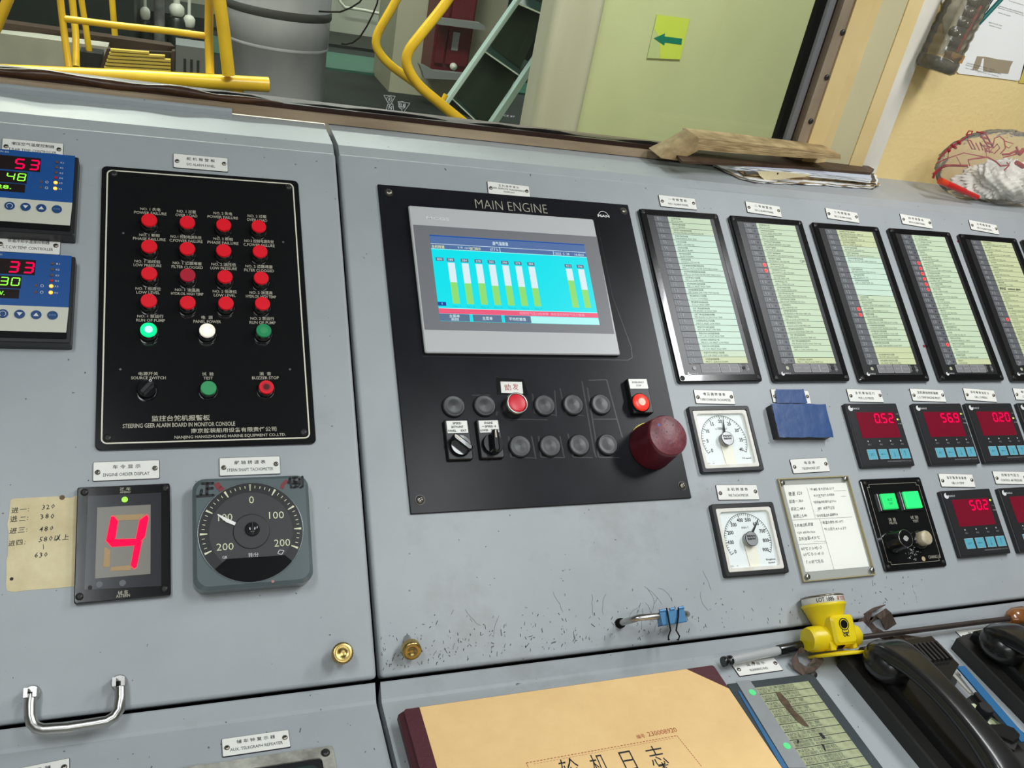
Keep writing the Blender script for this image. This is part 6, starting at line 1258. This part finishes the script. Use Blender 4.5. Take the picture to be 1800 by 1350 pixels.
# ================================================================ plastic bag with things in it
YB=.615; c_=WALL(YB).pt(1762,304); BX,BZ=c_; BA,BBd,BC=.128,.045,.066
def bag_y(x_,z_,k=1.):
    t_=1-((x_-BX)/BA)**2-((z_-BZ)/BC)**2; return YB+.01-BBd*k*math.sqrt(max(t_,0))
def on_bag(px,py):
    Y=YB-.03
    for i in range(8): p=WALL(Y).pt(px,py); Y=bag_y(p[0],p[1])-.0012
    return Vector((p[0],Y,p[1]))
T=thing('plastic_bag','clear crumpled plastic bag with red print lying on the shelf by the wall','bag',Matrix.Translation((BX,YB,BZ-.05))); o0=T.matrix_basis.translation
rd=random.Random(9); m=MB(); nu,nv=72,40; vs=[];fs=[]
ph=[(rd.uniform(3,17),rd.uniform(3,17),rd.uniform(0,6),rd.uniform(.006,.022)) for i in range(16)]
for j in range(nv+1):
    th_=-math.pi/2+math.pi*j/nv
    for i in range(nu):
        a_=2*math.pi*i/nu; d=1+sum(k_*(1-abs(math.sin((p_*a_+q_*th_+r_)))*2) for p_,q_,r_,k_ in ph)*.42*(1. if th_<.1 else .8)+.12
        x_=BA*math.cos(th_)*math.cos(a_)*d; y_=BBd*math.cos(th_)*math.sin(a_)*d*1.05; z_=BC*math.sin(th_)*(d if th_>-.2 else 1)
        z_=max(z_,-.049+.004*math.sin(5*a_)); vs.append((x_,y_+.01,z_+.05))
for j in range(nv):
    for i in range(nu): fs.append((j*nu+i,j*nu+(i+1)%nu,(j+1)*nu+(i+1)%nu,(j+1)*nu+i))
m.add(vs,fs,BAGM,True); m.build('film',T)
lines=MB()
def rl(P,r=.0007):
    r=r*1.45
    Q=[on_bag(1610+x_/7.942,210+y_/7.942)-o0 for x_,y_ in P]; lines.tube(Q,r,M('red_print',(.36,.012,.02),.5),5)
for P,r in (([(240,820),(260,760),(400,640),(580,590)],.0016),([(235,760),(330,680),(450,610),(580,585)],.0010),([(290,610),(420,550),(600,440),(800,460),(980,440),(1080,460)],.0007),([(600,515),(800,545),(1000,525),(1120,590),(1180,650),(1270,640)],.0010),([(310,560),(400,460),(520,360),(640,290),(720,230)],.0010),([(600,590),(600,515)],.0006),([(520,600),(520,500)],.0005),([(440,560),(460,430)],.0005),
  ([(700,220),(740,160),(790,165),(770,210),(710,215)],.0009),([(850,175),(970,190),(930,340),(880,330),(900,200)],.0010),([(720,290),(700,380),(730,380),(765,295),(722,290)],.0008),([(790,310),(765,385)],.0007),([(800,380),(830,300),(850,390)],.0008),([(820,400),(850,320),(880,350),(860,400),(940,330),(930,400)],.0009),([(1000,340),(1040,240),(1130,220),(1220,280),(1250,400),(1180,480)],.0008),([(1080,400),(1130,340),(1170,400),(1090,480)],.0007),([(1240,300),(1360,340),(1300,400),(1240,370)],.0006),([(1210,490),(1310,480),(1420,430),(1400,380)],.0014),([(1220,530),(1420,480)],.0008),([(1270,600),(1300,640),(1230,710)],.0009),([(1400,440),(1450,480),(1500,420)],.0028),([(1400,600),(1500,660)],.003),([(900,240),(960,250)],.0014),([(890,290),(950,300)],.0014),([(440,420),(470,440)],.0020),([(500,360),(560,400)],.0018),([(580,310),(620,340)],.0018)): rl(P,r)
lines.build('red_print',T,kind='stuff')
T=thing('white_cloth','crumpled white cloth gloves inside the plastic bag','cloth',Matrix.Translation((BX+.012,YB+.004,BZ-.046))); m=MB(); vs=[];fs=[]; nu,nv=110,48
for j in range(nv+1):
    th_=-math.pi/2+math.pi*j/nv
    for i in range(nu):
        a_=2*math.pi*i/nu; d=1.02+.20*math.sin(3*a_+4*th_)+.10*math.sin(7*a_-3*th_)+.11*(1-2*abs(math.sin(9*a_+7*th_)))+.07*(1-2*abs(math.sin(15*a_-11*th_)))
        vs.append((.084*math.cos(th_)*math.cos(a_)*d,.028*math.cos(th_)*math.sin(a_)*d,max(-.0,.026+.034*math.sin(th_)*d)))
for j in range(nv):
    for i in range(nu): fs.append((j*nu+i,j*nu+(i+1)%nu,(j+1)*nu+(i+1)%nu,(j+1)*nu+i))
m.add(vs,fs,M('white_cotton',(.85,.83,.78),.9,bump=(70,.5)),True); m.build('fabric',T)
a_=WALL(.588).pt(1662,322); c2=WALL(.586).pt(1716,348); A=Vector((a_[0],.588,a_[1])); B_=Vector((c2[0],.584,c2[1]+.002)); Mx,l=axis_frame(A,B_)
T=thing('red_marker','bright red plastic marker inside the left end of the bag','marker',Mx); MB().lathe(0,0,[(.005,0),(.0055,.004),(.0055,l*.6),(.0045,l*.62),(.0045,l)],M('red_plastic',(.65,.02,.02),.3),16,capb=True).build('barrel',T); MB().lathe(0,0,[(.006,-.014),(.006,.002)],M('orange_red',(.75,.06,.02),.3),16,capb=True).build('cap',T)

# ================================================================ pen jar, papers on the wall
YJ=.648; q=WALL(YJ).pt(1641,124); JT=Matrix.Translation((q[0],YJ,q[1]))@Matrix.Rotation(R(7),4,'Y')
T=thing('pen_jar','clear ribbed plastic bottle cut down as a pen jar on the wall','jar',JT); r=.0345
prof=[(r*.80,0),(r*.97,.004),(r,.010)]
for i in range(7): z0=.018+i*.016; prof+=[(r,z0),(r*.955,z0+.004),(r*.955,z0+.006),(r,z0+.010)]
prof+=[(r,.16)]
m=MB(); m.lathe(0,0,prof,PETM,24,smooth=True,capb=True,capt=False,rfun=lambda a,z:1-.045*abs(math.sin(4*a))); m.build('bottle_wall',T)
m=MB(); m.lathe(0,0,[(r*.75,.001),(r*.92,.006),(r*.92,.018),(r*.5,.022),(0.001,.022)],M('dark_sludge',(.03,.03,.025),.6,noise=(120,.5,(.10,.09,.07)),bump=(120,.6)),16,capb=True); m.build('sediment',T)
def inner(name,label,cat,x,y,z0,z1,r_,mt,tx=0,ty=0,seg=12,part='barrel',tip=None):
    A=JT@Vector((x,y,z0)); B_=JT@Vector((x+tx,y+ty,z1)); Mx,l=axis_frame(A,B_); t_=thing(name,label,cat,Mx); MB().lathe(0,0,[(r_*.8,0),(r_,.002),(r_,l-.002),(r_*.8,l)],mt,seg,capb=True).build(part,t_)
    if tip: MB().lathe(0,0,[(r_*1.1,l*.55),(r_*1.15,l*.57),(r_*1.1,l*1.01)],tip,seg,capb=True).build('cap',t_)
    return t_
inner('black_marker','thick black marker leaning right in the pen jar','marker',.004,-.012,.03,.20,.0085,BLACK,.036,-.004,14)
inner('teal_pen','teal green pen leaning far right out of the pen jar','pen',.014,-.018,.06,.20,.0036,TEAL,.060,-.006,8)
inner('black_pen','dark pen standing upright in the middle of the pen jar','pen',-.002,-.006,.03,.19,.0060,M('navy_pen',(.01,.012,.03),.3),.012,0,12)
inner('white_pen','white pen at the left inside the pen jar','pen',-.014,-.012,.025,.18,.0048,WHITEP,-.004,0,10,tip=BLACK)
inner('red_pen','red pen seen through the ribs of the pen jar','pen',.008,-.020,.024,.11,.0032,M('red_plastic2',(.40,.03,.03),.4),.003,0,8)
inner('blue_pen','short blue pen at the lower right inside the pen jar','pen',.018,-.014,.022,.070,.0042,M('blue_plastic',(.03,.09,.35),.4),.006,0,8)
inner('white_stick','cream stick inside the right of the pen jar','stick',.013,-.020,.024,.115,.0036,CREAM,.010,0,8)
m=MB(); m.rr(0,0,.030,.016,.001,0,.012,M('orange_wood',(.42,.22,.06),.6,noise=(30,.3))); t_=thing('wood_block','orange brown block at the bottom of the pen jar','block',JT@Matrix.Translation((.008,-.020,.0225))); m.build('block',t_)
for i,(x_,z_,rr_) in enumerate(((-.006,.112,.011),(-.003,.096,.010),(-.008,.080,.0085),(.000,.078,.0085),(-.014,.062,.0095),(-.004,.058,.009))):
    t_=thing('steel_ball','grey metal ball in the pen jar, %s'%('topmost of the cluster','second from the top','left one of the middle pair','right one of the middle pair','lower left one','lower right one')[i],'ball',JT@Matrix.Translation((x_,-.018,z_)),'metal balls in the pen jar')
    MB().lathe(0,0,[(rr_*math.sin(a_),-rr_*math.cos(a_)) for a_ in [math.pi*k/8 for k in range(9)]],M('ball_metal',(.18,.17,.17),.2,.8),14,capt=False).build('ball',t_)
WP=WALL(.6885); P=WP.pt(1757,70)
T=thing('wall_sheet','white printed sheet with a brown taped patch pinned on the yellow wall','paper sheet',WP.at(P[0],P[1])); L=Loc(T.matrix_basis,1580,0,8.182)
b=MB(); b.poly(L.pts([(600,-420),(1900,-420),(1860,800),(1750,1120),(1740,1150),(1700,1162),(1550,1140),(1300,1110),(860,1058),(700,900),(620,200)]),0,.0004,PAPERW); b.build('sheet',T)
b=MB(); b.poly(L.pts([(1050,1000),(1120,808),(1250,815),(1410,850),(1640,880),(1600,960),(1570,1060),(1300,1040)]),.0004,.0007,M('brown_tape',(.38,.31,.21),.6)); b.build('tape_patch',T,label='brown tape patch')
b=MB(); b.poly(L.pts([(1130,1010),(1170,940),(1195,840),(1220,840),(1205,960),(1205,1025)]),.0007,.0009,PAPERW); b.build('torn_tip',T)
b=MB(); L_=lambda t_,zx,zy,wz,hz_: L.text(b,t_,zx,zy,wz,hz_,.0010,INKG,rot=R(-3))
for t_,zx,zy,wz in (('the duty engineer shall keep the log',1700,45,260),('all alarms must be tested before',1600,130,430),('departure and every week at sea',1610,165,420),('check all panels',1520,205,200),('signed by the chief',1390,345,210),('engineer on board',1385,385,190),('SHIP ENGINE CONTROL ROOM    2025 JAN',1180,960,440),('Keep this notice posted at the console at all times',1220,1000,560),('for the engineers on watch',1200,1040,520)): L_(t_,zx,zy,wz,20)
b.build('lettering',T)
T=thing('wall_note','yellow paper note cut by the right edge on the wall','note',WP.at(*WP.pt(1808,130))); L=Loc(T.matrix_basis,1580,0,8.182); b=MB(); b.poly(L.pts([(1725,1190),(1800,900),(2100,900),(2100,1230)]),0,.0004,M('yellow_note',(.70,.55,.12),.6)); b.build('sheet',T)

# ================================================================ engine room seen through the window
FL=FLAT(FZ)
def W3(px,py,Y): p=WALL(Y).pt(px,py); return Vector((p[0],Y,p[1]))
FWD=RW@Vector((0,0,-1))
def rad(rpx,P): return rpx/F_PX*(P-CAM).dot(FWD)
def xs(px,py,Y): return WALL(Y).pt(px,py)[0]
def zs(px,py,Y): return WALL(Y).pt(px,py)[1]
YF=FL.pt(620,65)[1]
b=MB(); b.box(-3,9,.78,YF+.6,FZ-.05,FZ,streaks('deck_plate_dark',(.006,.011,.009),(.014,.022,.018),3,(1,1,1),.75)); o=b.build('floor',kind='structure')
b=MB(); b.box(-3,9,YF,YF+.1,FZ,3.6,streaks('bulkhead_paint',(.36,.38,.31),(.46,.47,.39),1.2,(1,1,.5),.6)); o=b.build('wall_far',kind='structure')
y0,y1=FL.pt(620,128)[1],FL.pt(620,100)[1]
b=MB(); b.box(-3,9,y0,y1,FZ,FZ+.02,mat('green_walkway',(.035,.12,.085),.45,noise=(2,.2))); b.build('trim_6',kind='structure')
b=MB(); b.box(-3,9,YF-.9,YF-.001,FZ,FZ+.03,mat('black_gutter',(.008,.010,.009),.5)); b.build('trim_7',kind='structure')
b=MB(); b.box(-3,9,.78,YF+.6,3.6,3.7,mat('dark_overhead',(.03,.04,.035),.7)); b.build('ceiling',kind='structure')
b=MB(); b.box(-3.1,-3,.78,YF,FZ,3.6,ROOMW); b.build('wall_left',kind='structure')
# near bulkhead on the right, painted light green, and the grey pillar beside it
GW=2.7; b=MB(); b.box(xs(1037,118,GW),3.4,GW,GW+.06,FZ,2.6,streaks('pale_green_bulkhead',(.42,.46,.26),(.48,.53,.31),2.2,(1,1,.6),.5)); b.build('wall_green',kind='structure')
PYL=2.62; x0,x1=xs(952,118,PYL),xs(1039,118,PYL); o=MB(); o.rr(0,0,x1-x0,.16,.03,0,3.2,streaks('grey_pillar_paint',(.37,.37,.28),(.46,.46,.37),5,(1,1,.15),.5),seg=6); T=o.build('pillar'); T.location=((x0+x1)/2,PYL+.06,FZ); tag(T,'pale grey rounded steel pillar left of the green bulkhead','pillar')
WS=WALL(GW-.004); q=WS.pt(1175,66); T=thing('arrow_sign','yellow-green sign with a dark green arrow pointing left on the green bulkhead','sign',WS.at(*q)); L=Loc(T.matrix_basis,1100,0,2.571)
b=MB(); b.poly(L.pts([(95,262),(245,268),(288,85),(140,65)]),0,.002,M('sign_green_worn',(.42,.50,.24),.5)); b.poly(L.pts([(152,264),(245,268),(288,85),(140,65),(128,130),(155,180)]),.002,.0026,M('sign_yellow_green',(.50,.62,.08),.4,noise=(8,.1))); b.build('plate',T)
b=MB(); b.poly(L.pts([(126,172),(176,150),(174,164),(253,174),(250,202),(176,192),(172,205)]),.0026,.0034,M('arrow_green',(.0,.16,.10),.4)); b.build('arrow',T)
# silver lagged duct
DY=5.0; xc=(xs(395,60,DY)+xs(577,60,DY))/2; rr_=(xs(577,60,DY)-xs(395,60,DY))/2
T=thing('lagged_duct','wide silver clad vertical duct behind the yellow railing','duct',Matrix.Translation((xc,DY,FZ))); SILV=streaks('silver_cladding',(.46,.47,.53),(.74,.74,.82),2.2,(1,1,.6),.34,bump=.2,metal=.1)
zb=zs(480,14,DY)-FZ; zc=zs(480,70,DY)-FZ
m=MB(); m.lathe(0,0,[(rr_*.985,0),(rr_*.99,zc),(rr_*1.01,zc+.002),(rr_*1.01,zb),(rr_,4.0)],SILV,48); m.build('cladding',T)
m=MB(); m.lathe(0,0,[(rr_*1.012,zb-.02),(rr_*1.035,zb-.01),(rr_*1.03,zb+.02),(rr_*1.0,zb+.03)],M('frayed_band',(.04,.04,.04),.8,bump=(40,.8)),48,capt=False); m.build('dark_band',T)
m=MB(); m.lathe(0,0,[(rr_*1.0,zc-.012),(rr_*1.015,zc),(rr_*1.0,zc+.012)],SILV,48,capt=False); m.build('seam',T)
# yellow railing
def pipe(T,P,rpx,name,mt=RAIL,seg=14,ext=None):
    pts=[W3(*p) for p in P]; o0=T.matrix_basis.translation; r=[rad(rpx,p) for p in pts]; return MB().tube([p-o0 for p in pts],r,mt,seg).build(name,T)
T=thing('yellow_railing','yellow welded pipe railing with a thick bottom rail at the left behind the window','railing',Matrix.Translation(W3(240,135,3.6)))
pipe(T,[(-90,122,3.4),(0,126,3.45),(240,136,3.5),(472,149,3.55)],12.8,'bottom_rail',seg=20)
pipe(T,[(88,-140,3.6),(106,0,3.6),(113,60,3.6),(121,118,3.55)],6,'post'); pipe(T,[(112,-140,3.9),(127,0,3.9),(133,60,3.9),(134,118,3.8)],6,'post'); pipe(T,[(130,-140,4.2),(143,0,4.2),(151,50,4.2),(157,92,4.2)],5.2,'post')
pipe(T,[(190,-140,4.4),(197,0,4.4),(202,62,4.4)],5.2,'post')
pipe(T,[(114,33,3.6),(200,44,3.6),(300,55,3.6),(366,64,3.6)],6,'cross_rail')
pipe(T,[(360,-140,3.62),(368,0,3.6),(367,60,3.6),(369,130,3.55)],7.5,'post'); pipe(T,[(370,-140,3.5),(386,0,3.5),(394,60,3.5),(402,132,3.5)],11,'post')
pipe(T,[(415,150,3.56),(416,164,3.56)],12,'foot')
T=thing('yellow_stay','slanting yellow pipe in the top left corner behind the glass','pipe',Matrix.Translation(W3(0,40,3.9))); pipe(T,[(-40,110,3.9),(-6,48,3.9),(14,0,3.9),(60,-130,3.9)],9,'pipe')
T=thing('stair_handrail','pair of bent yellow handrail pipes left of the engine room stair','handrail',Matrix.Translation(W3(700,100,3.4)))
def bend(P,n=5):
    """round the corners of a screen polyline"""
    out=[P[0]]
    for i in range(1,len(P)-1):
        a,b_,c=[Vector(q) for q in P[i-1:i+2]]; d0=min(.45,30/max((a-b_).length,1)); d1=min(.45,30/max((c-b_).length,1)); s_=b_+(a-b_)*d0; e=b_+(c-b_)*d1
        for k in range(n+1): t_=k/n; out.append(tuple(s_*(1-t_)**2+b_*2*t_*(1-t_)+e*t_*t_))
    return out+[P[-1]]
pipe(T,bend([(770,-140,3.8),(695,4,3.8),(655,72,3.8),(676,108,3.8),(735,150,3.8)]),7.5,'rail'); pipe(T,bend([(850,-110,3.2),(787,2,3.2),(708,100,3.2),(728,145,3.2),(830,228,3.2)]),9,'rail')
pipe(T,[(776,182,3.3),(784,166,3.3)],4.5,'bracket')
# stair
T=thing('steel_stair','steep steel stair with pale stringers and dark treads with bright nosings','stair',Matrix.Translation(W3(880,120,4.0)))
o0=T.matrix_basis.translation; STR=M('stringer_paint',(.30,.40,.37),.4); 
def plank(P,d,mt,name):
    v=[W3(*p)-o0 for p in P]; dd=Vector((0,d,0)); MB().add([tuple(p) for p in v]+[tuple(p+dd) for p in v],[(0,1,2,3),(7,6,5,4),(0,4,5,1),(1,5,6,2),(2,6,7,3),(3,7,4,0)],mt).build(name,T)
plank([(972,-90,3.9),(980,-90,3.9),(787,186,3.7),(777,190,3.7)],.05,STR,'stringer'); plank([(1010,0,3.9),(1020,0,3.9),(872,222,3.7),(860,222,3.7)],.05,STR,'stringer')
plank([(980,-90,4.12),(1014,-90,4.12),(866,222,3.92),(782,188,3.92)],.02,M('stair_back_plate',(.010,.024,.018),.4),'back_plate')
NOS=M('bright_nosing',(.85,.9,.88),.25,.2)
for a_,c_ in (((905,4),(967,31)),((848,88),(914,134)),((792,171),(842,218))):
    plank([(a_[0],a_[1]-2,3.84),(c_[0],c_[1]-2,3.84),(c_[0],c_[1]+1.2,3.84),(a_[0],a_[1]+1.2,3.84)],.01,NOS,'nosing'); plank([(a_[0],a_[1]-1.5,3.86),(c_[0],c_[1]-1.5,3.86),(c_[0]+14,c_[1]-26,4.2),(a_[0]+16,a_[1]-26,4.2)],.01,M('tread_dark',(.015,.035,.028),.35),'tread')
b=MB(); b.box(xs(885,60,8.6),xs(1080,60,8.6),8.6,8.7,FZ,3.4,mat('dark_backdrop',(.010,.020,.015),.4)); T=b.build('backdrop'); T['x']=0; del T['x']; tag(T,'added dark casing behind the steel stair','backdrop')  # dark panel added in place of the far floor lying in shade
# cream column with a red cabinet
CY=FL.pt(690,162)[1]; CY2=FL.pt(665,131)[1]; x0,x1=xs(690,100,CY),xs(884,60,CY)
T=MB().box(0,x1-x0,0,max(CY2-CY,.5),0,4.3,streaks('cream_column_paint',(.40,.38,.26),(.52,.50,.38),1.5,(1,1,.4),.55)).build('column'); T.location=(x0,CY,FZ); tag(T,'wide cream column with the red cabinet on it','column')
RY=CY-.35; x0,x1=xs(760,90,RY),xs(826,90,RY); z0=zs(790,134,RY)
T=thing('red_cabinet','dark red metal cabinet strapped to the cream column by two grey channels','cabinet',Matrix.Translation((x0,RY,z0))); REDC=M('cabinet_red',(.13,.012,.022),.4,noise=(2,.2))
w_=x1-x0; m=MB(); m.box(0,w_,0,.33,0,2.2,REDC); m.build('body',T)
m=MB(); m.box(w_*.06,w_*.30,-.02,0,.1,2.2,REDC); m.build('door',T); m=MB(); m.box(w_*.36,w_*.94,-.02,0,.1,2.2,REDC); m.build('door',T)
p0=W3(793,88,RY-.03)-Vector((x0,RY,z0)); p1=W3(809,58,RY-.03)-Vector((x0,RY,z0)); m=MB(); m.box(p0.x,p1.x,-.026,-.021,p0.z,p1.z,M('pane_grey',(.35,.36,.36),.4)); m.build('label_holder',T)
p0=W3(797,117,RY-.03)-Vector((x0,RY,z0)); m=MB(); m.lathe(p0.x,p0.z,[(.03,0),(.028,.03),(0,.04)],CREAM,14); m.v=[(x_,-z_-.02,y_) for x_,y_,z_ in m.v]; m.build('knob',T)
for P,k in (([(770,31),(843,40),(852,46),(852,52),(845,52),(768,42)],0),([(736,112),(748,116),(762,124),(850,133),(850,142),(745,137),(742,126)],1)):
    pts=[W3(x_,y_,RY-.12) for x_,y_ in P]; c_=sum(pts,Vector())/len(pts); m=MB(); m.poly([(p.x-c_.x,p.z-c_.z) for p in pts],0,.08,M('galvanised',(.34,.35,.34),.45,.4)); m.v=[(x_,-z_+.06,y_) for x_,y_,z_ in m.v]; o=m.build('channel_bracket'); o.location=c_; tag(o,'grey channel bar across the %s of the red cabinet'%('middle','foot')[k],'bracket')
# low pale tank top, brown beam, slatted grating, small boxes
TY=4.3; x0,x1=xs(-90,80,TY),xs(190,100,TY); zt_=zs(60,66,TY)
T=MB().box(0,x1-x0,0,.12,-.9,0,streaks('pale_tank_paint',(.30,.31,.26),(.44,.42,.36),2.5,(1,1,1),.5)).build('tank'); T.location=(x0,TY,zt_); tag(T,'low pale grey tank behind the left end of the railing','tank')
a_=W3(-90,34,4.4); c_=W3(303,88,4.6); Mx,l=axis_frame(a_,c_); h_=rad(10.5,a_)
T=thing('brown_girder','dark brown steel beam running above the pale tank','beam',Mx); MB().box(-h_,h_,-.05,.05,0,l,M('beam_brown',(.055,.03,.018),.5,noise=(4,.3))).build('beam',T)
T=thing('slatted_grating','yellow slatted grating in a dark frame between the railing posts','grating',Matrix.Translation(W3(245,105,4.1))); o0=T.matrix_basis.translation
SL=M('slat_yellow',(.62,.46,.08),.4)
for i in range(6):
    y_=86+i*6.1; x_l=194-i*2.2; x_r=(300 if i>1 else 262+i*28); plank([(x_l,y_+.4,4.1),(x_r,y_+(6 if i<2 else 7)-.0*i,4.1),(x_r,y_+(9.3 if i<2 else 10.6),4.1),(x_l,y_+4.0,4.1)],.03,SL,'slat')
plank([(188,86,4.12),(193,86,4.12),(184,119,4.12),(176,119,4.12)],.05,M('beam_brown',(.055,.03,.018)),'frame_bar'); plank([(302,90,4.12),(308,90,4.12),(306,128,4.12),(300,128,4.12)],.05,M('beam_brown',(.055,.03,.018)),'frame_bar')
plank([(190,86,4.2),(304,92,4.2),(302,128,4.2),(180,120,4.2)],.02,M('grating_shadow_plate',(.03,.02,.012),.6),'back_plate')  # dark sheet standing in for the shade between the slats
x0,x1,z0,z1=xs(140,100,4.15),xs(180,100,4.15),zs(160,120,4.15),zs(160,93,4.15); T=MB().box(0,x1-x0,0,.12,0,z1-z0,BLACKM).build('junction_box'); T.location=(x0,4.15,z0); tag(T,'small black box at the foot of a yellow railing post','box')
x0,x1,z0,z1=xs(309,100,4.3),xs(362,100,4.3),zs(335,140,4.3),zs(335,82,4.3); T=thing('grey_locker','small grey locker with dark slots beside the slatted grating','locker',Matrix.Translation((x0,4.3,z0)))
MB().box(0,x1-x0,0,.2,0,z1-z0,M('locker_grey',(.13,.14,.145),.45)).build('body',T)
for k in (.30,.52,.74): MB().box((x1-x0)*k-.006,(x1-x0)*k+.006,-.004,0,0,(z1-z0)*.62,INK).build('slot',T)
x0,x1,z1=xs(-200,20,6.5),xs(236,36,6.5),zs(100,20,6.5)
T=MB().box(0,x1-x0,0,1.5,0,z1+1.9-FZ,M('engine_block_dark',(.010,.016,.014),.4,noise=(2,.3))).build('engine_block'); T.location=(x0,6.5,FZ); tag(T,'large dark machinery block at the far left behind the railing','machine')
x0,x1,z1=xs(236,30,7.6),xs(372,40,7.6),zs(300,24,7.6)
T=MB().box(0,x1-x0,0,.8,0,z1-FZ,M('pump_bed_dark',(.012,.018,.016),.5)).build('pump_bed'); T.location=(x0,7.6,FZ); tag(T,'low dark machinery bed under the flanged pipes','machine')
# flanged pipe stubs and drums in front of the far wall
for k,(px,py,rp,rf,lab_) in enumerate(((255,19,2.6,8.5,'left'),(310.5,13,5.6,13,'middle, thickest'),(332.5,33,2.8,10,'right, lowest'))):
    Y_=7.2; p=W3(px,py,Y_); T=thing('flanged_pipe','pale %s of the three flanged pipes near the far wall'%lab_,'pipe',Matrix.Translation(p)); r0,r1=rad(rp,p),rad(rf,p)
    MB().lathe(0,0,[(r0,0),(r0,2.6)],CREAM,12,capb=True).build('pipe',T); MB().lathe(0,0,[(r1*.8,-.06),(r1,-.04),(r1,0),(r1*.7,.02),(r0,.03)],CREAM,16,capb=True).build('flange',T)
    m=MB(); m.lathe(0,0,[(r1*1.1,-(p.z-FZ)),(r1*1.15,-.35),(r1*1.25,-.10),(r1*.9,-.07)],M('drum_dark',(.010,.016,.014),.4),18); m.build('pump_body',T)
p=W3(280,44,7.0); T=MB().lathe(0,0,[(rad(9,p),-(p.z-FZ)),(rad(9,p),.0),(rad(8,p),.4),(rad(9.5,p),2.)],M('mottled_lagging',(.20,.20,.19),.5,noise=(6,.5,(.05,.05,.05)),bump=(12,.6)),18).build('lagged_pipe'); T.location=p; tag(T,'mottled grey lagged pipe between the flanged pipes','pipe')
# wall conduit and hanging hoses
T=thing('wall_conduit','pale conduit pipe along the far wall right of the duct','conduit',Matrix.Translation(W3(630,15,6.9))); pipe(T,[(590,-40,YF-.2),(597,2,YF-.2),(606,13,YF-.2),(640,18,YF-.2),(668,24,YF-.2)],2.6,'pipe',CREAM,8)
T=thing('black_hose','black hose sagging out from the silver duct','hose',Matrix.Translation(W3(600,20,4.6))); pipe(T,[(560,20,4.7),(577,21,4.7),(598,21,4.7),(618,13,4.7),(632,4,4.7),(650,-20,4.7)],1.5,'hose',RUBBER,8)
T=thing('black_hose','longer black hose hanging in a curve beside the cream column','hose',Matrix.Translation(W3(650,50,4.6))); pipe(T,[(670,-40,4.5),(663,6,4.5),(655,26,4.5),(645,46,4.5),(632,66,4.5),(620,75,4.5),(608,78,4.5),(600,77,4.5)],1.5,'hose',RUBBER,8)
